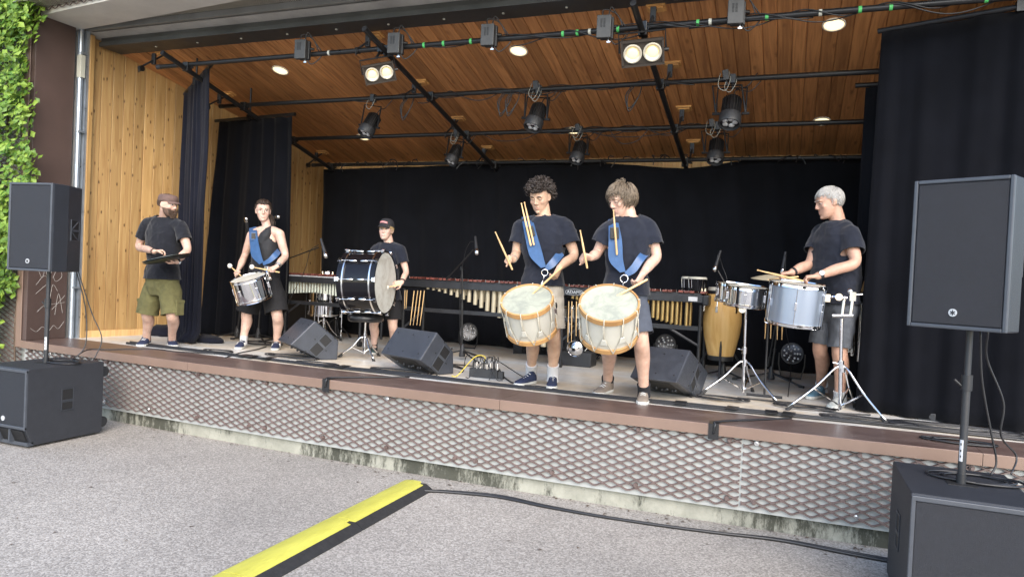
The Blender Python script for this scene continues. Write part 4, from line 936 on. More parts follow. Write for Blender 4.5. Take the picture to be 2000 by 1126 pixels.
# chrome snare of the woman
cG = at(491,563,6.28); aG = aim(cG, -.30, .93, .20); G_DRUM = metal_drum('marching_drum', 'tilted chrome marching drum carried by the drummer with glasses', basis(cG, aG, V(1,0,0)), .185, .245, 'chrome', 'plain_skin', 6)
# bass drum on the stool
cB = at(753,552,6.55); aB = aim(cB, .935, .02, .355); rB = .318; lB = .40
M = basis(cB-aB*lB/2, aB, V(0,0,1)); bd = thing('bass_drum', 'glossy black bass drum lying on a round stool', 'drum', M=M)
mb = MB(); mb.lathe([(rB,-lB/2),(rB,lB/2)], None, 56); mb.build('shell', MT['black_gloss'], bd, smooth=40)
for s in (1,-1):
    z = s*lB/2; mb = MB(); mb.lathe([(rB+.002,z-s*.045),(rB+.016,z-s*.045),(rB+.016,z+s*.006),(rB+.004,z+s*.008),(rB-.006,z-s*.002)], None, 56); mb.build('hoop', MT['black_gloss'], bd, smooth=35)
    mb = MB(); mb.lathe([(rB+.0165,z-s*.046),(rB+.019,z-s*.048),(rB+.019,z-s*.062),(rB+.001,z-s*.064)], None, 56); mb.build('hoop_inlay', MT['chrome_soft'], bd, smooth=35)
    mb = MB(); mb.lathe([(0,z+s*.001),(rB*.5,z+s*.001),(rB-.002,z+s*.0005)], None, 56); mb.build('head', MT['bass_skin'], bd)
    for i in range(10):
        a = 2*math.pi*(i+.35)/10; R_ = rz(a)
        mb = MB(); mb.sph(R_ @ V(rB+.014,0,s*.06), (.014,.014,.045), nu=10, nv=6); mb.build('lug', MT['chrome'], bd, smooth=True)
        mb = MB(); mb.cyl(R_ @ V(rB+.022,0,s*.09), R_ @ V(rB+.022,0,s*(lB/2+.012)), .0045, n=6)
        q = R_ @ V(rB+.016,0,s*(lB/2-.018)); mb.M = Matrix(); mb.box(-.012,.012,-.02,.02,-.012,.018, TR(R_ @ V(rB+.022,0,s*(lB/2-.006))) @ R_.to_3x3().to_4x4())
        mb.box(-.006,.006,-.024,.024,-.004,.004, TR(R_ @ V(rB+.03,0,s*(lB/2+.012))) @ R_.to_3x3().to_4x4())
        mb.build('claw_hook', MT['chrome'], bd, bev=.002)
# stool
sb = on(711,699); zt = at(717,612,sb.y).z; st = thing('drum_stool', 'round black stool with chrome tripod under the bass drum', 'stool', sb)
hz = zt-S
mb = MB(); mb.lathe([(0,hz-.085),(.175,hz-.085),(.19,hz-.07),(.195,hz-.045),(.19,hz-.02),(.17,hz-.003),(0,hz)], None, 36); mb.build('seat', MT['vinyl_black'], st, smooth=50)
mb = MB(); mb.cyl((0,0,hz-.085),(0,0,.16),.013,n=12); mb.build('spindle', MT['chrome_soft'], st, smooth=40)
mb = MB(); mb.cyl((0,0,.30),(0,0,.05),.017,n=12); mb.cyl((0,0,.27),(0,0,.235),.024,n=12); mb.build('column', MT['chrome'], st, smooth=40)
def tripod(t, base_local, h, spread, angs, mat='chrome', r=.009, foot=.016, brace=True):
    for a in angs:
        d = V(math.cos(a), math.sin(a), 0); mb = MB()
        mb.tube(spline([base_local+V(0,0,h), base_local+d*.05+V(0,0,h-.0), base_local+d*spread*.5+V(0,0,h*.55), base_local+d*spread+V(0,0,.025)],5), r, 6); lg = mb.build('leg', MT[mat], t, smooth=True)
        mb = MB(); mb.cyl(base_local+d*spread*.9+V(0,0,h*.10+.014), base_local+d*(spread+.01)+V(0,0,.0), foot*.8, foot*1.1, n=8); mb.build('rubber_foot', MT['rubber'], lg)
        if brace: mb = MB(); mb.tube([base_local+V(0,0,.06), base_local+d*spread*.52+V(0,0,h*.52)], r*.7, 5); mb.build('brace', MT[mat], t)
    mb = MB(); mb.cyl(base_local+V(0,0,h-.03), base_local+V(0,0,h+.03), .022, n=10); mb.build('hub', MT[mat], t, smooth=40)
tripod(st, V(0,0,0), .22, .26, (math.radians(205), math.radians(325), math.radians(85)))
# ------------------------------------------------ keyboard percussion
def keyboard(name, label, cat, X0, X1, Y, zr, tubes, tmat, logo=None, barmat='rosewood', cross=True):
    t = thing(name, label, cat, ((X0+X1)/2, Y, S)); L = X1-X0
    mb = MB(); mb.box(X0,X1,Y,Y+.035,zr-.075,zr); mb.build('front_rail', MT['frame_grey'], t, world=True, bev=.004)
    mb = MB(); mb.box(X0+.2,X1-.05,Y+.62,Y+.65,zr-.075,zr-.01); mb.build('rear_rail', MT['frame_dark'], t, world=True)
    mb = MB(); mb.box(X0+.02,X1-.02,Y+.03,Y+.05,zr+.0,zr+.02); mb.box(X0+.02,X1-.02,Y+.28,Y+.30,zr-.02,zr+.005); mb.build('bar_support', MT['frame_dark'], t, world=True)
    n_ = int(L/.0545); pat = (1,1,0,1,1,1,0)
    for i in range(n_):
        x = X0+.03+i*.0545; w = lerp(.040,.048,i/n_); 
        if pat[(i+2) % 7]:
            mb = MB(); mb.box(x+.02,x+.02+w,Y+.01,Y+.30,zr+.018,zr+.040); mb.build('bar', MT[barmat], t, world=True, bev=.003)
        mb = MB(); mb.box(x,x+w,Y+.30,Y+.62,zr-.0,zr+.020); mb.build('bar', MT[barmat], t, world=True, bev=.003)
        mb = MB(); mb.cyl((x-.004,Y+.05,zr+.0),(x-.004,Y+.05,zr+.046),.003,n=6); mb.build('post', MT['chrome_soft'], t, world=True)
    for x, r, l, dy in tubes:
        mb = MB(); mb.cyl((x,Y+.07+dy,zr-.04),(x,Y+.07+dy,zr-.078-l),r,n=14); o = mb.build('resonator', MT[tmat], t, smooth=40, world=True)
    for X in (X0,X1):
        s = 1 if X == X0 else -1
        mb = MB(); mb.box(min(X,X-s*.06),max(X,X-s*.06),Y-.012,Y+.66,zr-.10,zr+.004); mb.build('end_block', MT['frame_dark'], t, world=True, bev=.012)
        if cross:
            for yy in (Y+.05,Y+.55):
                mb = MB(); mb.cyl((X+s*.02,yy,zr-.1),(X+s*.02,yy,S+.06),.018,n=10); mb.build('leg', MT['frame_dark'], t, smooth=40, world=True)
            mb = MB(); mb.cyl((X+s*.02-.02,Y+.05,S+.035),(X+s*.02+.02,Y+.05,S+.035),.035,n=14); mb.build('caster', MT['rubber'], t, smooth=40, world=True)
    if cross:
        mb = MB(); mb.box(X0,X1,Y+.04,Y+.075,zr-.36,zr-.315); mb.build('cross_beam', MT['frame_grey'], t, world=True, bev=.003)
        for a_, b_ in ((V(X1-.03,Y+.05,S+.35), V(X1-.35,Y+.06,zr-.34)), (V(X0+.03,Y+.05,S+.3), V(X0+.3,Y+.06,zr-.34))): mb = MB(); mb.tube([a_, b_], .014, 6); mb.build('strut', MT['frame_grey'], t, world=True)
    return t
YM = 7.4
X0, X1 = at(783,560,YM).x, at(1086,570,YM).x
tb = []
n_ = 21
for i in range(n_):
    f = i/(n_-1); x = lerp(X0+.32, X1-.06, f); l = .02+.60*f**1.55
    tb.append((x, lerp(.018,.033,f), l, 0)); 
    if i < n_-1 and i % 7 not in (2,6): tb.append((x+.5*(X1-X0-.38)/(n_-1), lerp(.015,.026,f), l*.8, .16))
keyboard('marimba', 'long marimba with gold tubes growing towards the curly haired player', 'marimba', X0, X1, YM, at(1000,557,YM).z, tb, 'gold_dull')
X0, X1 = at(1094,570,YM).x, at(1372,590,YM).x
tb = []
for i in range(26):
    f = i/25; x = lerp(X0+.12, X1-.16, f)
    if i % 7 == 3: continue
    tb.append((x, .0185, .03+.22*f**1.2, 0)); tb.append((x+.025, .016, .045+.235*f**1.2, .10))
mar = keyboard('marimba', 'marimba with maker name plate and slim gold tubes next to the conga', 'marimba', X0, X1, YM+.01, at(1300,573,YM).z, tb, 'gold_tube')
zr = at(1300,573,YM).z
def text(s, name, M, size, mat, parent, ext=.001, world=True):
    cu = bpy.data.curves.new(name, 'FONT'); cu.body = s; cu.size = size; cu.extrude = ext; cu.align_x = 'CENTER'; cu.align_y = 'CENTER'
    ob = bpy.data.objects.new(name, cu); me = bpy.data.meshes.new_from_object(ob); bpy.data.objects.remove(ob)
    me.materials.clear(); me.materials.append(MT[mat]); o = link(name, me, parent)
    o.matrix_basis = (wmat(parent).inverted() @ M) if world and parent else M; return o
FACE = Matrix(((1,0,0,0),(0,0,-1,0),(0,1,0,0),(0,0,0,1)))     # text facing the audience
lx = at(1121,572,YM).x
text('ADAMS', 'lettering', TR(lx,YM+.008,zr-.038) @ FACE, .05, 'logo_silver', mar)
mb = MB(); k_ = [V(lx+.10*math.cos(a*2*math.pi/28), YM+.007, zr-.038+.033*math.sin(a*2*math.pi/28)) for a in range(28)]; mb.tube(k_, .0022, 4, closed=True); mb.build('name_plate_ring', MT['logo_silver'], mar, world=True)
sx_ = at(1353,586,YM).x; mb = MB(); mb.box(sx_-.045,sx_+.045,YM+.004,YM+.0105,zr-.062,zr-.018); mb.build('paper_label', MT['label_white'], mar, world=True)
YV = 7.55; X0, X1 = at(545,545,YV).x, at(705,560,YV).x; tb = []
n_ = 26
for i in range(n_):
    f = i/(n_-1); tb.append((lerp(X0+.07,X1-.05,f), .0145, .155-.035*math.sin(min(1,f*2.2)*math.pi*.5)+.13*max(0,f-.42)**1.2, 0))
vb = keyboard('vibraphone', 'keyboard instrument with white tubes behind the bass drum', 'vibraphone', X0, X1, YV, at(600,540,YV).z, tb, 'white_tube')
zz = at(600,540,YV).z; mb = MB(); mb.box(X0,X1,YV-.004,YV+.03,zz+.001,zz+.012); mb.build('white_strip', MT['label_white'], vb, world=True)
# mallets hanging on the frames
for i, (a, b) in enumerate((((809,567),(801,635)),((816,567),(807,635)),((822,567),(814,635)),((829,567),(820,636)),((791,566),(790,603)),((795,566),(793,602)))):
    stick('mallet', 'thin wooden mallet handle hanging under the marimba beside the boy', at(*a,YM-.05), at(*b,YM-.05), .0055, group='mallets hanging beside the boy', cat='mallet')
for i, (a, b) in enumerate((((1111,588),(1109,668)),((1117,588),(1116,668)),((1126,588),(1125,656)))):
    stick('mallet', 'thin wooden mallet handle hanging below the maker name plate', at(*a,YM-.05), at(*b,YM-.05), .0055, group='mallets hanging below the name plate', cat='mallet')
for i, (a, b) in enumerate((((1497,600),(1494,661)),((1507,600),(1505,661)),((1519,605),(1518,663)),((1529,605),(1527,663)))):
    stick('mallet', 'thin wooden mallet handle hanging below the pale blue drum', at(*a,7.0), at(*b,7.0), .0055, group='mallets hanging below the pale blue drum', cat='mallet')
# conga, bongos
cY = 7.75; top = at(1414,562,cY); bot = at(1411,697,cY); hC = top.z-bot.z
cg = thing('conga', 'tall natural wood conga on a black stand', 'drum', V(top.x,cY,S)); b0 = bot.z-S
mb = MB(); pr = [(.125,0),(.145,.1),(.178,.3),(.195,.5),(.190,.7),(.170,.87),(.150,1.0)]; mb.lathe([(r,b0+hC*f) for r,f in pr], None, 36); mb.build('shell', MT['conga_wood'], cg, smooth=50)
mb = MB(); mb.lathe([(.150,b0+hC-.06),(.165,b0+hC-.058),(.165,b0+hC-.02),(.155,b0+hC+.004),(0,b0+hC+.006)], None, 36); mb.build('head', MT['plain_skin'], cg, smooth=40)
mb = MB(); mb.lathe([(.168,b0+hC-.065),(.172,b0+hC-.06),(.172,b0+hC-.035),(.166,b0+hC-.03)], None, 36); mb.build('rim', MT['frame_dark'], cg, smooth=40)
mb = MB(); mb.lathe([(.158,b0+.16),(.162,b0+.16),(.162,b0+.185),(.158,b0+.185)], None, 36); mb.lathe([(.10,b0-.03),(.128,b0-.03),(.130,b0+.02),(.125,b0+.02)], None, 36); mb.build('band', MT['frame_dark'], cg, smooth=40)
for i in range(6):
    a = i*math.pi/3+.3; mb = MB(); mb.cyl(rz(a) @ V(.175,0,b0+hC-.04), rz(a) @ V(.190,0,b0+hC-.2), .005, n=6); mb.box(.172,.20,-.012,.012,b0+hC-.25,b0+hC-.19, rz(a)); mb.build('lug', MT['chrome_soft'], cg)
for i in range(3):
    a = i*2*math.pi/3+.6; mb = MB(); mb.tube([rz(a) @ V(.17,0,b0+.35), rz(a) @ V(.15,0,b0+.05), rz(a) @ V(.33,0,.01)], .012, 6); mb.build('leg', MT['frame_dark'], cg)
bz = at(1361,575,YM+.1)
for k, (dx, dy, r, lb) in enumerate(((0,0,.085,'black bongo with pale skin standing on the marimba end'), (-.10,.12,.07,'smaller bongo half hidden behind the black bongo'))):
    h = .14; t = thing('bongo', lb, 'drum', V(bz.x+dx,bz.y+dy,zr+.04), group='pair of bongos')
    mb = MB(); mb.lathe([(r*.78,0),(r*.9,h*.4),(r,h)], None, 28); mb.build('shell', MT['black_gloss'], t, smooth=50)
    mb = MB(); mb.lathe([(r+.002,h-.02),(r+.010,h-.018),(r+.010,h-.006),(r,h+.004),(0,h+.006)], None, 28); mb.build('head', MT['plain_skin'], t, smooth=40)
    for i in range(5):
        a = i*2*math.pi/5+.4; mb = MB(); mb.tube([rz(a) @ V(r+.01,0,h-.015), rz(a) @ V(r*.8+.014,0,.01)], .004, 5); mb.cbox(rz(a) @ V(r*.8+.016,0,.015), (.014,.014,.03)); mb.build('lug', MT['chrome'], t)
# small drums on the vibraphone
for k,(px,py,r,h,lb) in enumerate(((640,534,.055,.05,'tiny blue white drum standing on the white tubed keyboard'),)):
    c = at(px,py,YV+.3); metal_drum('small_drum', lb, TR(c.x,c.y,zz+.02+h/2), r, h, 'alu_shell', 'plain_skin', 6)
# timbales
cT = at(1458,578,6.62); aT = aim(cT, .06, .985, .10)
metal_drum('timbale', 'shallow chrome timbale between conga and pale blue drum', basis(cT, aT, V(1,0,0)), .178, .165, 'chrome', 'plain_skin', 6, openb=True)
cT2 = at(1431,571,6.95); metal_drum('timbale', 'second chrome timbale half hidden in front of the conga', basis(cT2, aim(cT2,.05,.99,.06), V(1,0,0)), .15, .165, 'chrome', 'plain_skin', 6, openb=True)
cA = at(1554,593,6.30); aA = aim(cA, .075, .985, .10)
metal_drum('concert_tom', 'pale blue metallic drum played by the grey haired man', basis(cA, aA, V(1,0,0)), .217, .33, 'alu_shell', 'plain_skin', 6, openb=True)
def stand(label, foot, top, angs, spread, h, mat='chrome', r=.0125):
    t = thing('drum_stand', label, 'stand', foot); f = Vector(foot); T = Vector(top)-f
    mid = T*.52
    mb = MB(); mb.cyl(V(0,0,.03), mid, r*1.25, n=12); mb.build('lower_tube', MT[mat], t, smooth=40)
    mb = MB(); mb.cyl(mid*.95, T, r, n=12); mb.build('upper_tube', MT[mat], t, smooth=40)
    mb = MB(); mb.cyl(mid-V(0,0,.03), mid+V(0,0,.03), r*1.9, n=12); mb.cyl(mid, mid+V(-.06,-.02,.01), .006, n=6); mb.build('clamp', MT['chrome'], t, smooth=40)
    tripod(t, V(0,0,0), h, spread, [math.radians(q) for q in angs], mat)
    return t
fT = on(1451,774); t = stand('chrome tripod stand carrying the timbales', fT, V(cT.x,fT.y+.0,cT.z-.10), (200,322,80), .36, .30)
mb = MB(); q = V(cT.x,fT.y,cT.z-.10)-fT; mb.cyl(q+V(-.03,-.02,-.02), q+V(-.03,.02,-.02), .03, n=16); mb.tube([q, q+V(0,.0,.03), V(cT.x,cT.y,cT.z-.07)-fT], .010, 6); mb.build('tilter', MT['chrome_soft'], t, smooth=40)
fS = on(1640,807); topS = at(1644,622,fS.y); t = stand('chrome tripod stand holding the pale blue drum by an arm', fS, topS, (196,318,70), .40, .36)
q = topS-fS; e = (cA+aim(cA,1,0,0)*.225+V(0,0,.06))-fS
mb = MB(); mb.cyl(q+V(-.07,0,.02), q+V(.08,0,.03), .015, n=10); mb.tube([q+V(.06,0,.02), q+V(.07,0,.17)], .013, 8); mb.tube([q+V(0,0,.02), q+V(.01,0,.16)], .012, 8); mb.build('arm_post', MT['chrome_soft'], t, smooth=40)
mb = MB(); mb.tube([q+V(.03,0,.165), q+V(-.06,.0,.17), e], .013, 8); mb.cyl(q+V(-.03,-.03,.17), q+V(-.03,.03,.17), .028, n=14); mb.cbox(e, (.06,.05,.06)); mb.build('drum_arm', MT['chrome'], t, smooth=40)
mb = MB(); mb.cbox(q+V(.07,0,.18), (.045,.045,.07)); mb.sph(q+V(.05,0,.22), .022); mb.cyl(q+V(.07,0,.19), q+V(.14,0,.2), .008, n=8); mb.build('multi_clamp', MT['chrome_soft'], t, smooth=40)
# hanging tubes right of the man
tc_ = thing('tube_chimes', 'grey metal tubes hanging behind the grey haired man', 'chimes', at(1672,615,7.0))
for k, (x0, x1, y1, r) in enumerate(((1660,1658,688,.014),(1668,1664,694,.018),(1683,1677,705,.018))):
    mb = MB(); mb.cyl(at(x0,590,7.0), at(x1,y1,7.0), r, n=12); mb.build('tube', MT['chrome_soft'], tc_, smooth=40, world=True)
mb = MB(); a = at(1652,590,7.0); b = at(1690,592,7.0); mb.tube([a,b], .012, 8); c = V(b.x,b.y,S); mb.cyl(b, c, .012, n=8); mb.cyl(c+V(-.2,0,.01), c+V(.2,0,.01), .012, n=8); mb.build('rack', MT['frame_dark'], tc_, world=True)
stick('drumstick', 'drumstick standing upright behind the grey haired man', at(1683,570,7.0), at(1692,541,7.0), .009)
cw = at(1505,543,6.75); mb = MB(); mb.M = basis(cw, aim(cw,.05,1,.05), V(1,0,0)); mb.lathe([(.03,.03),(.10,.012),(.165,-.012),(.163,-.016),(.10,.006),(.03,.024)], None, 32); cy = thing('cowbell_cymbal', 'dull brass plate mounted behind the chrome timbale', 'cymbal', cw); mb.build('plate', MT['gold_dull'], cy, smooth=40, world=True)
mb = MB(); mb.cyl(cw+V(0,0,.02), V(cw.x,cw.y,S+.02), .009, n=8); mb.cyl(V(cw.x-.15,cw.y,S+.012),V(cw.x+.15,cw.y,S+.012),.012,n=8); mb.build('rod', MT['frame_dark'], cy, world=True)
# drum kit in the back
ky = 8.15; kb = at(1128,655,ky); kc = V(kb.x,ky,S+.28)
t = thing('kit_bass_drum', 'dark bass drum with maker lettering behind the two side drummers', 'drum', M=basis(kc, V(.1,-1,0), V(0,0,1)))
mb = MB(); mb.lathe([(.27,-.42),(.27,0)], None, 40); mb.build('shell', MT['black_gloss'], t, smooth=40)
mb = MB(); mb.lathe([(.272,-.03),(.287,-.03),(.287,.01),(.27,.012)], None, 40); mb.build('hoop', MT['black_gloss'], t, smooth=40)
mb = MB(); mb.lathe([(0,.004),(.27,.004)], None, 40); mb.build('head', MT['glass_dark'], t)
yt = at(1119,634,ky-.02); text('YAMAHA', 'lettering', TR(yt.x,ky-.035,yt.z) @ FACE, .075, 'text_white', t)
mb = MB(); ye = at(1096,632,ky-.02); mb.lathe([(.0,0),(.032,0),(.032,.003),(0,.003)], basis(V(ye.x,ky-.03,ye.z),V(0,-1,0)), 20); mb.build('emblem', MT['text_white'], t, world=True)
for k, (px, py, r, h, lb, sh) in enumerate(((1122,610,.15,.13,'white snare drum above the dark bass drum','white_paint'), (636,592,.20,.33,'chrome floor tom behind the white tubed keyboard','chrome'))):
    c = at(px,py,8.1); tt = metal_drum('floor_tom' if k else 'snare_drum', lb, TR(c), r, h, sh, 'plain_skin', 6)
    for a in (.5,2.6,4.7):
        mb = MB(); p0 = rz(a) @ V(r+.02,0,0); mb.cyl(p0+V(0,0,.05), V(p0.x,p0.y,S-c.z), .008, n=8); mb.build('leg', MT['chrome'], tt, smooth=40)
def hstand(label, px, py, ztop, Y, mat='chrome'):
    f = V(at(px,py,Y).x, Y, S); return stand(label, f, V(f.x,Y,ztop), (200,320,80), .28, .25, mat, .010)
hstand('chrome hardware stand in front of the chrome floor tom', 632, 640, 1.45, 7.95)
hstand('black hardware stand behind the white tubed keyboard', 655, 650, 1.30, 8.2, 'frame_dark')
hstand('thin chrome stand behind the fair haired drummer', 1163, 690, 1.30, 7.9)
fcs = thing('flight_case', 'black flight case with white lettering behind the keyboard', 'case', V(at(598,600,8.3).x,8.45,S))
mb = MB(); mb.box(-.33,.33,-.15,.2,0,.62); mb.build('case', MT['black_plastic'], fcs, bev=.01)
mb = MB()
for x in (-.33,.31): mb.box(x-.003,x+.023,-.155,-.14,0,.62)
mb.box(-.33,.33,-.156,-.14,.60,.623); mb.build('edge_trim', MT['frame_grey'], fcs)
tx = at(604,611,8.29); text('SEX', 'lettering', TR(tx.x,8.295,tx.z) @ FACE, .07, 'text_white', fcs)
lc = thing('lamp_cone', 'dark stage case with a shiny round horn on the floor', 'case', V(at(1125,690,7.75).x,7.75,S))
mb = MB(); mb.box(-.26,.2,-.1,.15,0,.16); mb.build('case', MT['black_plastic'], lc, bev=.01)
mb = MB(); mb.lathe([(.02,.05),(.05,.04),(.09,0),(.092,.004)], TR(.02,-.12,.2) @ Matrix.Rotation(math.radians(100),4,'X'), 24); mb.build('horn', MT['chrome'], lc, smooth=40)
# floor spots
for px, py, sc, lb in ((915,648,1,'round floor spotlight with many lenses under the long marimba'), (1300,672,.9,'round floor spotlight with many lenses under the name plate marimba'), (1547,690,.95,'round floor spotlight with many lenses behind the grey haired man')):
    Yp = 8.45 if px < 1000 else 8.3; c = at(px,py,Yp); d = ((CO-c).normalized()+V(0,0,.15)).normalized(); t = thing('floor_spot', lb, 'spotlight', V(c.x,Yp,S)); M = basis(c, d)
    mb = MB(); mb.lathe([(0,-.16),(.07,-.16),(.105,-.05),(.115,0),(.115,.02),(.10,.02),(.10,.004)], M, 28); mb.build('housing', MT['rig_black'], t, smooth=40, world=True)
    mb = MB(); mb.lathe([(0,.003),(.10,.003)], M, 28); pl = mb.build('lens_plate', MT['glass_dark'], t, world=True)
    for q in [(0,0)]*0 + [(r*math.cos(a*2*math.pi/n_), r*math.sin(a*2*math.pi/n_)) for r, n_ in ((.028,3),(.055,6),(.082,9)) for a in range(n_)]:
        mb = MB(); mb.sph(M @ V(q[0],q[1],.004), (.0115,.0115,.0115), nu=8, nv=5); mb.build('lens', MT['led_lens'], pl, smooth=True, world=True)
    mb = MB(); mb.tube([c+V(-.13,0,0), c+V(-.13,0,-.12), V(c.x-.10,c.y,S+.01), V(c.x+.10,c.y,S+.01), c+V(.13,0,-.12), c+V(.13,0,0)], .009, 6); mb.build('bracket', MT['rig_black'], t, world=True)
# ------------------------------------------------ microphones and stands
def mic(label, p, d, s=1):
    d = Vector(d).normalized(); t = thing('microphone', label, 'microphone', M=basis(p, d) @ Matrix.Scale(s,4))
    mb = MB(); mb.lathe([(0,-.17),(.011,-.17),(.012,-.16),(.018,-.02),(.020,0),(.0,.0)], None, 14); mb.build('body', MT['black_plastic'], t, smooth=40)
    mb = MB(); mb.lathe([(.021,0),(.025,.012),(.026,.03),(.021,.048),(.010,.056),(0,.058)], None, 14); mb.build('grille', MT['chrome_soft'], t, smooth=50)
    mb = MB(); mb.lathe([(.0262,.018),(.0275,.022),(.0262,.026)], None, 14); mb.build('ring', MT['frame_dark'], t)
def mic_stand(label, foot, top, boom=None, angs=(205,325,85), spread=.32, h=.10):
    f = Vector(foot); t = thing('microphone_stand', label, 'stand', f); T = Vector(top)-f
    mb = MB(); mb.cyl(V(0,0,.05), V(0,0,T.z*.58)+V(T.x,T.y,0)*.58, .0125, n=10); mb.build('lower_tube', MT['rig_black'], t, smooth=40)
    mb = MB(); mb.cyl(T*.56, T, .009, n=10); mb.cyl(T*.56, T*.62, .016, n=10); mb.build('upper_tube', MT['rig_black'], t, smooth=40)
    mb = MB(); mb.lathe([(.012,.17),(.020,.15),(.038,.05),(.034,.035),(0,.03)], None, 12); mb.build('hub', MT['black_plastic'], t, smooth=40)
    for a in angs:
        d = V(math.cos(math.radians(a)), math.sin(math.radians(a)), 0); mb = MB(); mb.tube([d*.02+V(0,0,h-.02), d*spread+V(0,0,.014)], .010, 6); lg = mb.build('leg', MT['rig_black'], t)
        mb = MB(); mb.cyl(d*(spread-.03)+V(0,0,.018), d*(spread+.02)+V(0,0,.014), .014, n=8); mb.build('rubber_foot', MT['rubber'], lg)
    if boom:
        a, b = Vector(boom[0])-f, Vector(boom[1])-f; mb = MB(); mb.tube([a,b], .0075, 8); mb.cyl(a, a.lerp(b,.12), .013, n=8); mb.cbox(T, (.035,.04,.04)); mb.build('boom', MT['rig_black'], t, smooth=40)
    return t
fm = on(463,662); p = at(482,430,fm.y-.1); mic_stand('black microphone stand beside the drummer with glasses', fm, at(474,560,fm.y-.03), (at(474,560,fm.y-.03), at(481,445,fm.y-.1)))
mic('microphone with round silver grille beside the drummer with glasses', p+V(-.0,.0,-.02), (.15,-.4,1), 1.15)
p2 = at(540,424,7.2); mic('black microphone pointing at the ear of the drummer with glasses', p2, (.9,-.2,.1), 1.1)
mic_stand('thin black stand behind the drummer with glasses', V(p2.x-.25,7.25,S), p2+V(-.2,.05,-.02), None)
fb = on(555,672); kn = at(561,505,fb.y); bt_ = at(622,483,fb.y-.3); mic_stand('black boom stand reaching over the white tubed keyboard', fb, kn, (at(552,509,fb.y+.05), bt_), (190,300,60))
mic('microphone hanging down from the boom by the pine wall', at(635,494,fb.y-.32), (.45,-.2,-.75), 1.15)
fc_ = on(902,702); kn = at(903,524,fc_.y); mic_stand('black boom stand in front of the long marimba', fc_, kn, (at(872,545,fc_.y), at(925,487,fc_.y-.2)), (200,325,80), .34, .12)
mic('microphone on the boom in front of the long marimba', at(931,488,fc_.y-.2), (.35,-.5,-.8), 1.1)
cable('cable', 'microphone cable drooping from the boom at the long marimba', [at(925,472,fc_.y-.2), at(917,474,fc_.y-.15), at(907,500,fc_.y-.05), at(899,560,fc_.y), at(899,690,fc_.y)], .004)
cable('cable', 'microphone cable drooping from the boom by the pine wall', [at(622,478,fb.y-.3), at(606,490,fb.y-.15), at(594,530,fb.y), at(560,600,fb.y), at(556,660,fb.y)], .004)
f1 = on(1411,738); mic_stand('black microphone stand in front of the conga', f1, at(1413,560,f1.y), (at(1420,560,f1.y), at(1402,528,f1.y)), (210,330,95), .30)
mic('microphone looking down over the chrome timbale', at(1398,520,f1.y-.05), (-.2,-.25,-.9), 1.05)
cable('cable', 'microphone cable arching over the chrome timbale', [at(1401,503,f1.y-.04), at(1404,497,f1.y-.03), at(1411,520,f1.y), at(1420,548,f1.y), at(1418,600,f1.y)], .0045)
f2 = on(1505,747); mic_stand('black microphone stand below the pale blue drum', f2, at(1518,640,f2.y), (at(1500,715,f2.y), at(1528,560,f2.y)), (190,325,60), .36, .12)
mic('upright microphone behind the pale blue drum', at(1529,525,f2.y), (-.1,-.1,-1), 1.05)
cable('cable', 'microphone cable rising beside the pale blue drum', [at(1530,500,f2.y), at(1534,503,f2.y), at(1534,560,f2.y), at(1535,640,f2.y), at(1545,700,f2.y), at(1538,785,f2.y-1.0)], .0045)
for px, lb in ((1425,'thin black stand with chain texture left of the timbale stand'), (1437,'second thin black stand beside the timbale stand')):
    f = on(px, 712); mic_stand(lb.replace('left of','near') , f, at(px+6,585,f.y), None, (200,320,80), .2, .08)
# ------------------------------------------------ clutter on the stage floor
sbx = on(945,738); t = thing('stage_box', 'black stage box bristling with plugged audio cables', 'stage box', sbx, math.radians(4))
mb = MB(); mb.box(-.15,.13,0,.06,0,.085); mb.box(.13,.18,.01,.06,0,.07); mb.build('case', MT['black_plastic'], t, bev=.004)
r_ = random.Random(8)
for i in range(8):
    x = -.12+i*.034; mb = MB(); mb.cyl((x,.03,.08),(x,.03,.145),.010,n=8); pg = mb.build('plug', MT['chrome_soft'] if i % 3 else MT['frame_dark'], t, smooth=40)
    mb = MB(); yl = i in (3,); e = V(x+r_.uniform(-.25,.25),-.08-.05*r_.random(),.008) if i % 2 else V(x+r_.uniform(-.3,.3),.2,.008)
    mb.tube(spline([V(x,.03,.14), V(x+.01,.02,.20), V(x+(e.x-x)*.4,.0,.19-.02*(i%3)), V(e.x,e.y,.02), e+V((e.x-x)*.3,0,0)],6), .0045, 5); mb.build('lead', MT['cable_yellow' if yl else 'cable_black'], pg, smooth=True)
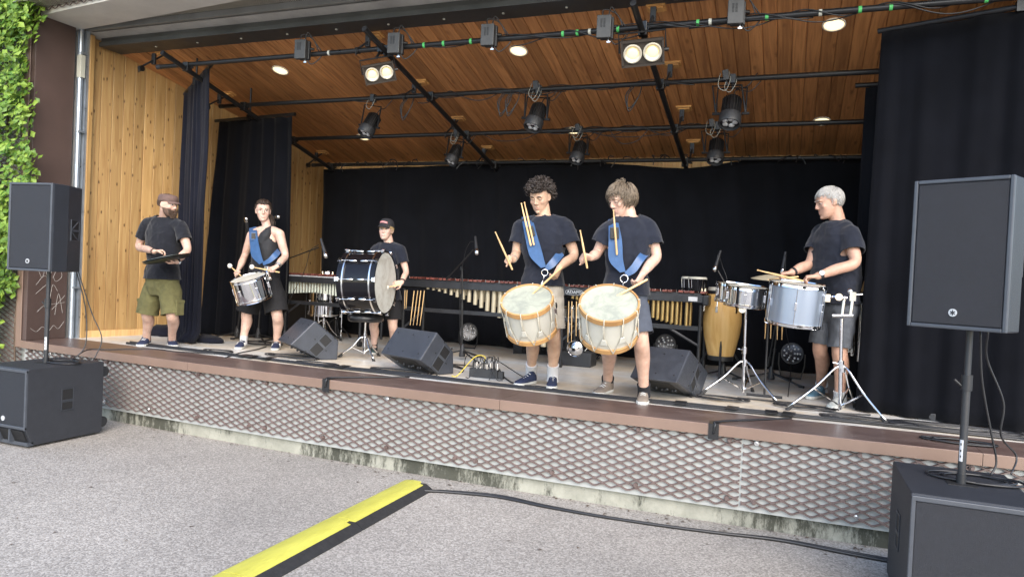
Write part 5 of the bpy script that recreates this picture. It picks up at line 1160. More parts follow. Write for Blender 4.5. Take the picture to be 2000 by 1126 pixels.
# bundles along the front edge of the concrete
def runs():
    r_ = random.Random(12)
    for k in range(4):
        pts = []
        for i in range(30):
            x = lerp(-6.9, 1.5, i/29)+r_.uniform(-.05,.05); pts.append(V(x, yf(x)+.63+.020*k+.025*noise.noise((x*1.1,k*3.3,0))+.02*math.sin(x*2+k), S+.012+.005*(k%3)))
        cable('cable', 'black cable in the bundle laid along the stage edge', pts, .007 if k % 3 else .009, sp=4, group='cable bundle along the stage edge')
runs()
for i, px in enumerate((462,480,512,640,664,1330,1430,1507,1540)):
    x = on(px, 700+ (px-462)*.105).x; mb = MB(); M = TR(x, yf(x)+.65, S+.028) @ rz(.1*math.sin(i*3)); mb.box(-.045,.045,-.075,.075,-.002,.002, M)
    tag(mb.build('tape_strip', MT['cable_black']), 'strip of black tape holding the cable bundle to the stage floor', 'tape', 'tape strips over the cable bundle')
for px, top_, w, lb in ((637,742,.035,'black tape and cable over the brown edge near the boy'), (1394,830,.035,'black tape strap hanging over the brown edge near the conga')):
    x = on(px, top_).x; y = yf(x); t = thing('edge_tape', lb, 'tape', V(x,y,S))
    mb = MB(); mb.box(-w,w,-.0075,-.0025,-.10,.008); mb.box(-w,w,-.006,.10,.0075,.011); mb.build('strap', MT['vinyl_black'], t)
    mb = MB(); mb.tube(spline([V(.0,-.01,-.06), V(.01,-.012,0.006), V(.02,.05,.018), V(.3,.35,.014), V(.5,.55,.012)],6), .008, 6); mb.build('lead', MT['cable_black'], t, smooth=True)
CO_ = [('loose black cable coil at the feet of the man with the cap',(430,688),.16,.07,3), ('tangle of black cables beside the monitor by the drummer with glasses',(570,698),.30,.09,5), ('second tangle of black cables under that monitor',(620,712),.22,.07,5), ('black cable coil beside the monitor in front of the boy',(780,727),.30,.08,4), ('black cable coil near the foot of the timbale stand',(1405,780),.22,.09,4), ('flat black cable coil below the grey haired man',(1690,823),.30,.10,6), ('black cable pile in front of the wide side curtain',(1860,838),.42,.10,6), ('black cable coil on the brown edge by the curtain side pole',(1875,866),.20,.07,5), ('black cable coil in front of the grey haired mans shoes',(1570,797),.22,.08,4), ('black cables on the floor behind the drummer with glasses',(510,672),.25,.12,4), ('cable coil behind the pale trousers of the curly haired player',(985,676),.15,.08,3)]
for i, (lb, px, rx, ry, tn) in enumerate(CO_): coil_thing(lb, on(*px)+V(0,0,.006), rx, ry, tn, 30+i, jit=.02)
for i, (lb, pts) in enumerate((('black cable trailing from the stage corner towards the man with the cap', [(140,705),(170,685),(215,684),(300,683),(345,688),(420,692)]), ('black cable crossing the floor behind the stage box', [(830,738),(880,715),(905,722),(870,712),(925,716)]), ('black cable running from the stage box to the curly haired player', [(975,722),(985,738),(1010,752),(1060,757),(1130,772)]), ('thin black cable curving across the floor by the timbale stand', [(1440,778),(1500,784),(1560,790),(1620,806),(1700,812)]), ('blue cable at the foot of the wide side curtain', [(1960,842),(2000,848),(2060,856)]), ('black cable at the feet of the drummer with glasses', [(440,700),(470,690),(500,684),(520,678)]))):
    cable('cable', lb, [on(*q)+V(0,0,.010) for q in pts], .0065)
ps = on(1830,822); t = thing('power_strip', 'black power strip with red switch at the curtain foot', 'power strip', ps, math.radians(-8))
mb = MB(); mb.box(-.13,.15,-.03,.03,0,.06); mb.build('case', MT['black_plastic'], t, bev=.006)
for i in range(5): mb = MB(); mb.cyl((-.09+i*.05,-.029,.032),(-.09+i*.05,-.034,.032),.016,n=12); mb.build('socket', MT['frame_grey' if i < 4 else 'red_plastic'], t)
bg = on(318,655); t = thing('cloth_bundle', 'black cloth bundle on the floor behind the man with the cap', 'cloth', bg)
def blob(mb, c, r, seed, nu=22, nv=12, amp=.25):
    s = len(mb.v); mb.sph(c, r, nu=nu, nv=nv)
    for i in range(s, len(mb.v)):
        q = Vector(mb.v[i])-Vector(c); k = 1+amp*noise.noise(q*9+V(seed,0,0)); w = Vector(c)+q*k; w.z = max(w.z, .004); mb.v[i] = tuple(w)
mb = MB(); blob(mb, (0,0,.05), (.20,.14,.09), 3); mb.build('folds', MT['curtain_navy'], t, smooth=True)
bg = on(405,668); t = thing('curtain_weight', 'curtain hem bunched on the floor beside the wing curtain', 'cloth', bg); mb = MB(); blob(mb, (0,0,.03), (.24,.12,.06), 6); mb.build('folds', MT['curtain_navy'], t, smooth=True)
# ---------------------------------------------------------------- people
def skin_mat():
    m = mk('skin', (.6,.4,.3), .48, sub=.12); n, l, b = nodes(m)
    a = n.new('ShaderNodeAttribute'); a.attribute_name = 'tint'
    tc = n.new('ShaderNodeTexCoord'); t = n.new('ShaderNodeTexNoise'); t.inputs['Scale'].default_value = 22; t.inputs['Detail'].default_value = 5; l.new(tc.outputs['Object'], t.inputs[0])
    r = n.new('ShaderNodeValToRGB'); r.color_ramp.elements[0].position = .3; r.color_ramp.elements[1].position = .7; r.color_ramp.elements[0].color = (.86,.80,.78,1); r.color_ramp.elements[1].color = (1.06,1.04,1.02,1); l.new(t.outputs[0], r.inputs[0])
    mx = n.new('ShaderNodeMixRGB'); mx.blend_type = 'MULTIPLY'; mx.inputs[0].default_value = 1; l.new(a.outputs['Color'], mx.inputs[1]); l.new(r.outputs[0], mx.inputs[2]); l.new(mx.outputs[0], b.inputs['Base Color'])
skin_mat()
MT['skin'].node_tree.nodes['Principled BSDF'].inputs['Specular IOR Level'].default_value = .35
mk('tee_black', (.0085,.0095,.014), .9, var=.15, vs=12, sheen=.15, bump=.2, bs=500, spec=.2)
mk('tee_navy', (.0125,.0150,.0245), .9, var=.15, vs=12, sheen=.15, bump=.2, bs=500, spec=.2)
mk('top_black', (.008,.0088,.012), .75, var=.1, vs=12, sheen=.1)
mk('shorts_olive', (.105,.097,.037), .9, var=.18, vs=16, bump=.3, bs=300)
mk('shorts_black', (.0065,.0065,.0085), .85, var=.15, vs=16)
mk('shorts_beige', (.40,.365,.31), .9, var=.08, vs=14, bump=.2, bs=300)
mk('shorts_blue', (.058,.068,.092), .9, var=.12, vs=14, bump=.2, bs=300)
mk('shorts_denim', (.072,.080,.095), .9, var=.25, vs=10, bump=.3, bs=400)
mk('shoe_navy', (.016,.025,.065), .8, var=.1, vs=20); mk('shoe_taupe', (.20,.165,.135), .85, var=.15, vs=20); mk('shoe_grey', (.42,.44,.42), .8, var=.2, vs=18); mk('shoe_dark', (.03,.06,.06), .7)
mk('shoe_teal', (.10,.20,.27), .8); mk('sole_white', (.55,.55,.52), .6, var=.08, vs=20); mk('sock_white', (.55,.55,.56), .9, bump=.2, bs=300); mk('sock_black', (.012,.012,.016), .9); mk('lace_white', (.55,.55,.54), .8)
mk('hair_dark', (.035,.026,.022), .45, var=.4, vs=60); mk('hair_fair', (.125,.092,.064), .5, var=.45, vs=50, col2=(.22,.17,.118)); mk('hair_white', (.40,.39,.375), .5, var=.16, vs=60); mk('hair_brown', (.05,.032,.024), .42, var=.3, vs=60); mk('hair_blond', (.36,.25,.11), .5, var=.2, vs=60); mk('beard', (.075,.045,.03), .7, var=.3, vs=60)
mk('eye_white', (.72,.70,.67), .25); mk('iris', (.03,.025,.02), .2); mk('lash', (.03,.02,.017), .6); mk('teeth', (.75,.72,.66), .3); mk('mouth', (.10,.03,.03), .6)
mk('cap_brown', (.115,.072,.062), .9, var=.2, vs=18, bump=.3, bs=250); mk('cap_black', (.020,.019,.023), .85, var=.15, vs=15, bump=.2, bs=250); mk('patch_red', (.55,.22,.22), .7, var=.3, vs=60)
mk('glasses', (.45,.40,.36), .25, .6); mk('watch', (.05,.05,.055), .3, .5); mk('watch_face', (.6,.62,.65), .2, .5)

def evalmesh(me, voxel, smooth, fac=.5):
    o = bpy.data.objects.new('tmp', me); SC.collection.objects.link(o)
    r = o.modifiers.new('r', 'REMESH'); r.mode = 'VOXEL'; r.voxel_size = voxel
    if smooth: s = o.modifiers.new('s', 'SMOOTH'); s.iterations = smooth; s.factor = fac
    dg = bpy.context.evaluated_depsgraph_get(); dg.update()
    out = bpy.data.meshes.new_from_object(o.evaluated_get(dg)); bpy.data.objects.remove(o); return out
def rtube(mb, pts, rad, n=14, k=6, flat=None):
    P = spline(pts, k); N = len(P); m = len(rad)-1; R = []
    for i in range(N):
        f = i/(N-1)*m; j = min(int(f), m-1); t = f-j; t = t*t*(3-2*t); R.append(lerp(rad[j], rad[j+1], t))
    d0 = (P[0]-P[1]).normalized(); d1 = (P[-1]-P[-2]).normalized()
    P = [P[0]+d0*R[0]*.75, P[0]+d0*R[0]*.45] + P + [P[-1]+d1*R[-1]*.45, P[-1]+d1*R[-1]*.75]
    R = [R[0]*.3, R[0]*.8] + R + [R[-1]*.8, R[-1]*.3]
    mb.tube(P, R, n)
def ering(c, rt, fw, a, b, n=28, e=2.3, up=None):
    out = []
    for i in range(n):
        t = 2*math.pi*i/n; x = math.cos(t); y = math.sin(t)
        out.append(Vector(c) + rt*(a*math.copysign(abs(x)**(2/e), x)) + fw*(b*math.copysign(abs(y)**(2/e), y)))
    return out
def hand(mb, w, d, nrm, side, s=1.0, curl=(50,60,40), spread=.0, thumb=(.5,.5)):
    """w wrist, d wrist->knuckles, nrm palm side direction, side: +1/-1 where the thumb leaves (along x = d x nrm)."""
    d = Vector(d).normalized(); nrm = Vector(nrm); nrm = (nrm-d*nrm.dot(d)).normalized(); x = d.cross(nrm).normalized()*side
    w = Vector(w); L = .088*s
    mb.loft([ering(w-d*.01*s, x, nrm, .026*s, .019*s, 14), ering(w+d*L*.35, x, nrm, .037*s, .017*s, 14), ering(w+d*L*.75, x, nrm, .041*s, .0145*s, 14), ering(w+d*L, x, nrm, .040*s, .012*s, 14)])
    for i, (o, l) in enumerate(((.030,.072),(.010,.080),(-.010,.074),(-.029,.058))):
        p = w+d*(L-.012*s)+x*o*s; a = 0; pts = [p]; dd = d+x*(o*spread*8)
        dd.normalize()
        for c, f in zip(curl, (.45,.31,.24)):
            a += math.radians(c*(1+.06*i)); v = dd*math.cos(a)+nrm*math.sin(a); p = p+v*l*f*s; pts.append(p)
        mb.tube([pts[0]-dd*.012*s]+pts, [.0095*s,.0095*s,.0088*s,.008*s,.006*s], 8)
    b = w+d*L*.28+x*.026*s; t1 = b+(x*.75*thumb[0]*2+d*.6+nrm*.35).normalized()*.038*s; t2 = t1+(d*.75+nrm*thumb[1]*1.2+x*.0).normalized()*.032*s; t3 = t2+(d*.8+nrm*.6-x*.25).normalized()*.022*s
    mb.tube([b-x*.012*s, b, t1, t2, t3], [.012*s,.0135*s,.0115*s,.0095*s,.0065*s], 8)
    return w+d*L*.9+nrm*.028*s
def head_parts(mb, H, chub=0.0):
    mb.M = H
    mb.sph((0,.012,.030), (.0765,.098,.088), nu=28, nv=18)
    rg = []
    for z, w, fr, bk in ((.075,.060,-.078,.06),(.05,.069,-.0865,.06),(.02,.071,-.088,.055),(-.015,.070+chub*.3,-.087,.05),(-.045,.064+chub,-.0865,.045),(-.075,.054+chub,-.085,.03),(-.10,.039+chub,-.080,.005),(-.115,.022,-.068,-.02)):
        c = V(0,(fr+bk)/2,z); rg.append(ering(c, V(1,0,0), V(0,-1,0), w, (bk-fr)/2, 26, 2.25))
    mb.loft(rg)
    mb.tube([V(0,-.082,.030), V(0,-.092,.012), V(0,-.099,-.008), V(0,-.105,-.021), V(0,-.097,-.028)], [.006,.007,.009,.0108,.006], 10)
    for s in (-1,1):
        mb.sph((s*.0105,-.096,-.025), (.0075,.009,.007)); mb.sph((s*.031,-.079,.031), (.026,.012,.0085)); mb.sph((s*.042,-.064,-.016), (.020+chub,.017,.024))
        R_ = Matrix.Rotation(s*-.35, 4, 'Z') @ Matrix.Rotation(.15, 4, 'X'); mb.sph((s*.0785,.012,.004), (.009,.019,.031), R_); mb.sph((s*.076,.006,-.02), (.008,.010,.012))
    mb.sph((0,-.0865,-.0555), (.021,.0075,.0055)); mb.sph((0,-.0855,-.0665), (.018,.008,.0065)); mb.sph((0,-.079,-.097), (.019,.013,.014))
    mb.M = None
def scalp(d): return V(d.x*.0765, .012+d.y*.098, .030+d.z*.088)
def ok_hair(d, fl=.50, side=-.12, back=-.55):
    if d.y < -.15 and d.z < fl - .10*(1-min(1,abs(d.x)*1.2)): return False
    if d.y < .25 and d.z < side+(.22 if d.y < -.02 else 0): return False
    return d.z > back
def strands(H, n, style, seed, rad=.003, L=(.06,.1), fl=.5, side=-.12, back=-.55, lift=.008, part=V(0,.25,1), fr=1.0):
    r_ = random.Random(seed); mb = MB(); part = part.normalized()
    # under cap
    bm_ = MB(); bm_.sph((0,.012,.030), (.0765*1.035,.098*1.035,.088*1.035), nu=36, nv=22)
    vs = [Vector(q) for q in bm_.v]; keep = [ok_hair(V((q.x)/.0765,(q.y-.012)/.098,(q.z-.03)/.088).normalized(), fl+.03, side+.02, back+.04) for q in vs]
    mb.M = H; mb.add(vs, [f for f in bm_.f if all(keep[i] for i in f)])
    k = 0
    while k < n:
        d = V(r_.gauss(0,1), r_.gauss(0,1), r_.gauss(0,1)).normalized()
        if not ok_hair(d, fl, side, back): continue
        k += 1; p = scalp(d); nr = V(d.x/.0765, d.y/.098, d.z/.088).normalized(); l = r_.uniform(*L)*(1 if d.y > -.25 else fr)
        if style == 'curl':
            t1 = nr.orthogonal().normalized(); t2 = nr.cross(t1); a0 = r_.uniform(0,6.3); rr = r_.uniform(.006,.011); pts = []; dr = (nr+V(0,-.25,-.2)*r_.random()).normalized()
            for i in range(9):
                a = a0+i*1.05; pts.append(p+dr*(l*i/8)+(t1*math.cos(a)+t2*math.sin(a))*rr)
            mb.tube(pts, [rad]*8+[rad*.4], 4)
            continue
        if style == 'back': g = V(0,1,.02)
        else: g = (d-part*d.dot(part)); g = g.normalized() if g.length > .05 else V(r_.uniform(-1,1),-1,0)
        g = g + V(r_.gauss(0,.22), r_.gauss(0,.22), r_.gauss(0,.12)); q = p+nr*.002; pts = [q]; off = .003+lift*r_.random()
        for i in range(6):
            dd = V(q.x/.0765,(q.y-.012)/.098,(q.z-.03)/.088); nn = V(dd.x/.0765,dd.y/.098,dd.z/.088).normalized()
            tg = (g-nn*g.dot(nn)); tg = tg.normalized() if tg.length > 1e-3 else nn
            q = q+(tg+nn*(.20 if i == 0 else .05)+V(0,0,-.06*i))*(l/6)
            dd = V(q.x/.0765,(q.y-.012)/.098,(q.z-.03)/.088)
            if dd.length < 1.0+off/.08: q = scalp(dd.normalized()*(1.0+off/.08))
            pts.append(q); g = tg+V(0,0,-.05)
        mb.tube(pts, [rad*.9,rad*1.2,rad*1.3,rad*1.2,rad,rad*.7,rad*.25], 4)
    mb.M = None; return mb
def eyes(H, root, down=.3, brow='hair_dark', look=0, bw=.0035, skin=(0.521,0.353,0.277)):
    lm = mk('eyelid_skin', tuple(q*.88 for q in skin), .5)
    for s in (-1,1):
        c = V(s*.0315,-.0715,.0135)
        mb = MB(); mb.M = H; mb.sph(c, .0125, nu=14, nv=10); e = mb.build('eye', MT['eye_white'], root, smooth=True, world=True)
        mb = MB(); mb.M = H; dv = V(look*.35,-1,-down*.9).normalized(); mb.lathe([(.0063,.0108),(.0055,.0116),(0,.0129)], basis(c, dv), 12); mb.build('iris', MT['iris'], e, smooth=True, world=True)
        zl = .0052-.0125*down
        tmp = MB(); tmp.sph(c, .0134, nu=18, nv=14); kp = [q[2]-c.z > zl for q in tmp.v]; mb = MB(); mb.M = H; mb.add([Vector(q) for q in tmp.v], [f for f in tmp.f if all(kp[i] for i in f)])
        kp2 = [q[2]-c.z < -.0068 for q in tmp.v]; mb.add([Vector(q) for q in tmp.v], [f for f in tmp.f if all(kp2[i] for i in f)])
        mb.build('eyelid', lm, root, smooth=True, world=True)
        mb = MB(); mb.M = H
        lid = [c+V(x*.0145, -.0136*math.sqrt(max(0,1-(zl/.0134)**2-.80*x*x)), zl-.002*x*x) for x in (-1,-.6,-.2,.2,.6,1)]
        mb.tube(lid, [.001,.0016,.002,.002,.0016,.001], 5); mb.build('lash', MT['lash'], root, smooth=True, world=True)
        mb = MB(); mb.M = H; mb.tube([V(s*.014,-.091,.0315), V(s*.028,-.0925,.0365), V(s*.042,-.086,.034), V(s*.051,-.077,.028)], [bw*.8,bw*1.15,bw,bw*.4], 6); mb.build('eyebrow', MT[brow], root, smooth=True, world=True)
def cloth(name, mb, mat, root, voxel=.009, smooth=6, wr=.006, caps=(), seed=0, ws=(9,9,4), thick=.003, hemz=None):
    me = evalmesh(mb.mesh('c', []), voxel, smooth)
    bm = bmesh.new(); bm.from_mesh(me); bm.normal_update(); kill = []
    for f in bm.faces:
        c = f.calc_center_median()
        for o, ax, rr, dd in caps:
            if f.normal.dot(ax) > .5 and abs((c-o).dot(ax)) < dd and (c-o).length < rr: kill.append(f); break
    bmesh.ops.delete(bm, geom=list(set(kill)), context='FACES')
    if hemz is not None: bmesh.ops.bisect_plane(bm, geom=bm.verts[:]+bm.edges[:]+bm.faces[:], plane_co=(0,0,hemz), plane_no=(0,0,-1), clear_outer=True)
    for _ in range(5): bmesh.ops.smooth_vert(bm, verts=[v for v in bm.verts if v.is_boundary], factor=.5, use_axis_x=True, use_axis_y=True, use_axis_z=True)
    bm.normal_update(); cen = sum((v.co for v in bm.verts), V(0,0,0))/len(bm.verts); off = []
    for v in bm.verts:
        q = v.co-cen
        h = noise.noise((q[0]*ws[0]+q[2]*3+seed, q[1]*ws[1], q[2]*ws[2]-q[0]*2)) + .5*noise.noise((q[0]*22+seed, q[1]*22, q[2]*12+q[0]*9))
        h2 = 1-2*abs(noise.noise((q[0]*6-q[2]*4+seed*2, q[1]*6, q[2]*7+q[0]*5))); h3 = 1-2*abs(noise.noise((q[0]*4+q[2]*9+seed*3, q[1]*5, q[2]*5-q[0]*8)))
        off.append(v.normal*wr*(h*.8+.7*max(0,h2-.5)+.7*max(0,h3-.5)))
    for v, o_ in zip(bm.verts, off): v.co += o_
    for v in bm.verts: v.co = wmat(root).inverted() @ v.co
    for f in bm.faces: f.smooth = True
    # rolled hems along every open edge
    left = {e for e in bm.edges if e.is_boundary}; hms = []
    while left:
        e = left.pop(); lp = [e.verts[0], e.verts[1]]
        while True:
            nx_ = next((q for q in lp[-1].link_edges if q in left), None)
            if nx_ is None: break
            left.discard(nx_); lp.append(nx_.other_vert(lp[-1]))
        if len(lp) > 16: hms.append([v.co.copy() for v in lp[:-1:2]])
    bm.to_mesh(me); bm.free(); me.materials.clear(); me.materials.append(MT[mat])
    o = link(name, me, root); so_ = o.modifiers.new('cloth', 'SOLIDIFY'); so_.thickness = thick; so_.offset = -1
    for h_ in hms: hm = MB(); hm.tube(h_, .0045, 5, closed=True); hm.build('hem', MT[mat], o, smooth=True)
    return o
def shoe(root, heel, toe, mats, L=.285, high=.10, stripes=None, laces='lace_white', s=1):
    up, sole = mats; d = Vector(toe)-Vector(heel); d.z = 0; d.normalize(); x = V(d.y,-d.x,0); o = Vector(heel); o.z = S+.008 if o.y < yf(o.x)+.53 else S+.002
    M = Matrix((x, d, V(0,0,1))).transposed().to_4x4(); M.translation = o
    prof = [(0,.030),(.04,.038),(.12,.038),(.20,.046),(.25,.042),(.275,.030),(.288,.012)]
    pl = [(w*s, y*s) for y, w in prof]; poly = [(-.012*s,-.004)] + [] 
    out = [(w,y) for w,y in pl] + [(-w,y) for w,y in reversed(pl)]
    mb = MB(); mb.M = M; mb.prism(out, Matrix(), .026); sh = mb.build('shoe', MT[sole], root, world=True, bev=.006)
    mb = MB(); mb.M = M; rg = []
    for y, w, h in ((.004,.026,high*.8),(.03,.034,high),(.075,.036,high*.97),(.11,.036,high*.78),(.15,.039,.062),(.20,.043,.048),(.245,.039,.040),(.270,.029,.032),(.280,.014,.026)):
        ring = []
        for i in range(13):
            a = math.pi*i/12; ring.append(V(w*s*1.0*math.cos(a)*(1.0 if math.sin(a) < .8 else .92), y*s, .020+(h-.012)*math.sin(a)**.62))
        rg.append(ring)
    mb.loft(rg); mb.build('upper', MT[up], sh, smooth=50, world=True)
    if laces:
        for i in range(4):
            y = (.095+.026*i)*s; h = [.086,.070,.058,.050][i]*(high/.1)**.6+.006; mb = MB(); mb.M = M
            mb.tube([V(-.022,y,h-.006), V(-.008,y+.010,h+.004), V(.008,y-.004,h+.004), V(.022,y+.004,h-.006)], .0035, 5); mb.build('lace', MT[laces], sh, smooth=True, world=True)
    if stripes:
        for sx in (-1,1):
            for i in range(3):
                mb = MB(); mb.M = M; y = (.10+.022*i)*s; xx = sx*.0405*s; mb.tube([V(xx*1.02,y+.016,.030), V(xx*.98,y+.008,.045), V(xx*.80,y,.062)], .0042, 5); mb.build('stripe', MT[stripes], sh, world=True)
    return sh
def person(label, Yb, J, facing, headpx, hs, hdir, hup=(0,.0,1), skin=(0.521,0.353,0.277), sc=1.0, shoulder=.20, chest=.118, belly=.105, waist=.150, hipw=.165, chub=0, arm=1.0, leg=1.0, hands=None, group=None, female=False, lipc=(.50,.25,.22), beard=False, cap=False, flush=.12, hdy=-.02):
    """J: dict of world joints. L/R are sides in the picture."""
    m_ = (J['hL']+J['hR'])/2; J['hL'] = m_.lerp(J['hL'],.82); J['hR'] = m_.lerp(J['hR'],.82)
    foot = (J['aL']+J['aR'])/2; root = thing('person', label, 'person', V(foot.x, foot.y, S))
    sh = J['sR']-J['sL']; hp = J['hR']-J['hL']; rtS = V(sh.x,sh.y,sh.z*.6).normalized(); rtH = V(hp.x,hp.y,0).normalized()
    fwS = V(rtS.y,-rtS.x,0).normalized(); fwH = V(rtH.y,-rtH.x,0).normalized()     # towards the chest side
    hc = at(*headpx, Yb+hdy); f = Vector(hdir).normalized(); up = Vector(hup); up = (up-f*up.dot(f)).normalized(); xr = (-f).cross(up).normalized() if False else up.cross(-f).normalized()*-1
    xr = (-f).cross(up); xr = V(*xr).normalized()*-1
    xr = up.cross(f).normalized()*-1      # right axis so that (x, -f, up) is right handed
    H = Matrix((xr, -f, up)).transposed().to_4x4()
    if H.determinant() < 0: H = Matrix((-xr, -f, up)).transposed().to_4x4()
    H = H @ Matrix.Scale(hs, 4); H.translation = hc
    mS = (J['sL']+J['sR'])/2; mH = (J['hL']+J['hR'])/2; nb = mS+V(0,0,.085*sc)-fwS*.012
    mb = MB()
    # torso
    def C(t): return mH.lerp(mS, t)
    rows = [(-.16,hipw*.75,.085),(-.05,hipw,.11),(.12,hipw*.97,.112),(.35,waist,belly),(.62,shoulder*.86,chest),(.85,shoulder*.90,chest*.93),(.98,shoulder*.78,chest*.75),(1.08,shoulder*.45,chest*.58)]
    rg = []
    for t, a, b in rows:
        tt = max(0,min(1,t)); rt = rtH.lerp(rtS, tt).normalized(); fw = V(rt.y,-rt.x,0).normalized(); rg.append(ering(C(t), rt, fw, a*sc, b*sc, 30, 2.35))
    mb.loft(rg)
    neckr = .058*sc*(1+chub*16)*(.86 if female else 1)
    for s in 'LR': rtube(mb, [nb-V(0,0,.035), nb.lerp(J['s'+s],.5)-V(0,0,.012), J['s'+s]-V(0,0,.002)], [.060*sc,.058*sc,.054*sc], 14)
    rtube(mb, [nb-V(0,0,.08), nb+V(0,0,.01), H @ V(0,.025,-.03)], [neckr*1.25,neckr,neckr*.98], 16)
    head_parts(mb, H, chub)
    for s in 'LR':
        a, e, w = J['s'+s], J['e'+s], J['w'+s]; k = sc*arm
        rtube(mb, [a, a.lerp(e,.5), e, e.lerp(w,.5), w], [.057*k,.050*k,.041*k,.041*k,.028*k], 14)
        h_, kn, an = J['h'+s], J['k'+s], J['a'+s]; k = sc*leg
        cf = kn.lerp(an,.32)+fwH*-.018
        rtube(mb, [h_, h_.lerp(kn,.5), kn, cf, kn.lerp(an,.75), an-V(0,0,.03)], [.078*k,.082*k,.061*k,.060*k,.043*k,.040*k], 16)
        hd = (hands or {}).get(s)
        if hd: hand(mb, w, hd['d'], hd['n'], hd['side'], sc*hd.get('s',1), hd.get('curl',(50,60,40)), hd.get('spread',0), hd.get('thumb',(.5,.5)))
    me = evalmesh(mb.mesh('b', []), .0054, 4, .5)
    n = len(me.vertices); co = np.empty(n*3); me.vertices.foreach_get('co', co); co = co.reshape(-1,3)
    Hi = np.array(H.inverted()); hl = co @ Hi[:3,:3].T + Hi[:3,3]
    mask = (np.abs(hl) < .16).all(axis=1)
    # eye sockets and mouth line, in head space
    disp = np.zeros_like(co)
    for sx in (-1,1):
        g = np.exp(-(((hl[:,0]-sx*.0315)/.017)**2+((hl[:,2]-.0125)/.0105)**2))*(hl[:,1] < -.04)*mask; disp[:,1] += .0085*g
    g = np.exp(-((hl[:,0]/.020)**2+((hl[:,2]+.061)/.0028)**2))*(hl[:,1] < -.04)*mask; disp[:,1] += .004*g
    Hm = np.array(H)[:3,:3]; co = co + disp @ Hm.T
    col = np.tile(np.array([*skin,1.0]), (n,1))
    def blend(w, c): col[:,:3] = col[:,:3]*(1-w[:,None]) + np.array(c)*w[:,None]
    fr = (hl[:,1] < -.03)*mask
    for sx in (-1,1): blend(flush*.9*np.exp(-(((hl[:,0]-sx*.040)/.028)**2+((hl[:,2]+.018)/.026)**2))*fr, (.62,.28,.23))
    blend(.55*np.exp(-((hl[:,0]/.024)**4+((hl[:,2]+.061)/.0115)**4))*(hl[:,1] < -.072)*mask, lipc)
    blend(flush*np.exp(-((hl[:,0]/.014)**2+((hl[:,2]+.022)/.014)**2))*(hl[:,1] < -.095)*mask, (.6,.25,.2))
    for sx in (-1,1): blend(.22*np.exp(-(((hl[:,0]-sx*.0315)/.018)**2+((hl[:,2]-.012)/.010)**2))*fr, tuple(q*.6 for q in skin))
    if beard:
        w = ((hl[:,2] < -.030)*(hl[:,2] > -.13)*(hl[:,1] < .02)*(np.abs(hl[:,0]) < .09)*mask*1.0)
        w *= 1-np.exp(-((hl[:,0]/.020)**4+((hl[:,2]+.061)/.008)**4))*(hl[:,1] < -.075); w *= 1-((hl[:,2] > -.045)*(np.abs(hl[:,0]) < .045)*(np.abs(hl[:,0]) > .026))
        w *= 1-((hl[:,2] > -.043)*(np.abs(hl[:,0]) <= .03)); blend(.85*w, (.075,.045,.032))
    rm = np.array(wmat(root).inverted()); co = co + rm[:3,3]
    me.vertices.foreach_set('co', co.ravel()); at_ = me.attributes.new('tint', 'FLOAT_COLOR', 'POINT'); at_.data.foreach_set('color', col.ravel())
    me.polygons.foreach_set('use_smooth', [True]*len(me.polygons)); me.materials.clear(); me.materials.append(MT['skin']); me.update()
    link('body', me, root)
    return dict(root=root, H=H, J=J, rtS=rtS, rtH=rtH, fwS=fwS, fwH=fwH, mS=mS, mH=mH, nb=nb, C=C, sc=sc, rows=rows, shoulder=shoulder, chest=chest, hipw=hipw, waist=waist, belly=belly, arm=arm, leg=leg)
def tee(P, mat, hem=-.22, sleeve=.62, ease=.016, flare=1.0, wr=.011, seed=1, slr=1.0):
    J, sc = P['J'], P['sc']; mb = MB(); rg = []
    rows = [(hem-.03,P['hipw']*1.13*flare,.136),(hem+.05,P['hipw']*1.10*flare,.133),(hem+.14,P['hipw']*1.04*flare,.126),(.35,max(P['waist'],P['hipw']*.9),P['belly']*1.05),(.62,P['shoulder']*.88,P['chest']*1.02),(.85,P['shoulder']*.94,P['chest']),(.99,P['shoulder']*.80,P['chest']*.80),(1.08,P['shoulder']*.52,P['chest']*.70),(1.135,P['shoulder']*.37,P['chest']*.62)]
    for t, a, b in rows:
        tt = max(0,min(1,t)); rt = P['rtH'].lerp(P['rtS'], tt).normalized(); fw = V(rt.y,-rt.x,0).normalized(); rg.append(ering(P['C'](t), rt, fw, (a+ease)*sc, (b+ease)*sc, 32, 2.35))
    mb.loft(rg); caps = [(P['C'](hem), V(0,0,-1), .5, .03)]
    nb = P['nb']; topz = nb.z-.012; ring = V(nb.x,nb.y,topz)
    mb.loft([ering(nb-V(0,0,.10)+P['fwS']*.012, P['rtS'], P['fwS'], .105*sc, .085*sc, 24), ering(nb-V(0,0,.05)+P['fwS']*.012, P['rtS'], P['fwS'], .085*sc, .078*sc, 24), ering(nb+V(0,0,.012)+P['fwS']*.012, P['rtS'], P['fwS'], .070*sc, .072*sc, 24)])
    caps.append((nb+V(0,0,.008)+P['fwS']*.012, V(0,0,1), .080*sc, .022))
    for s in 'LR':
        a, e = J['s'+s], J['e'+s]; k = sc*P['arm']*slr; end = a.lerp(e, sleeve); ax = (e-a).normalized()
        rtube(mb, [nb-V(0,0,.045), nb.lerp(a,.5)-V(0,0,.014), a-V(0,0,.004)], [.070*sc,.070*sc,.068*sc], 16)
        mb.tube([a-ax*.045, a-ax*.015, a+ax*.02, a.lerp(e,sleeve*.5), end], [.04*k,.062*k,.068*k,.070*k,.075*k], 18); caps.append((end, ax, .088*k/sc, .028))
    return cloth('t_shirt', mb, mat, P['root'], .0085, 8, wr, caps[1:], seed, hemz=P['C'](hem).z)
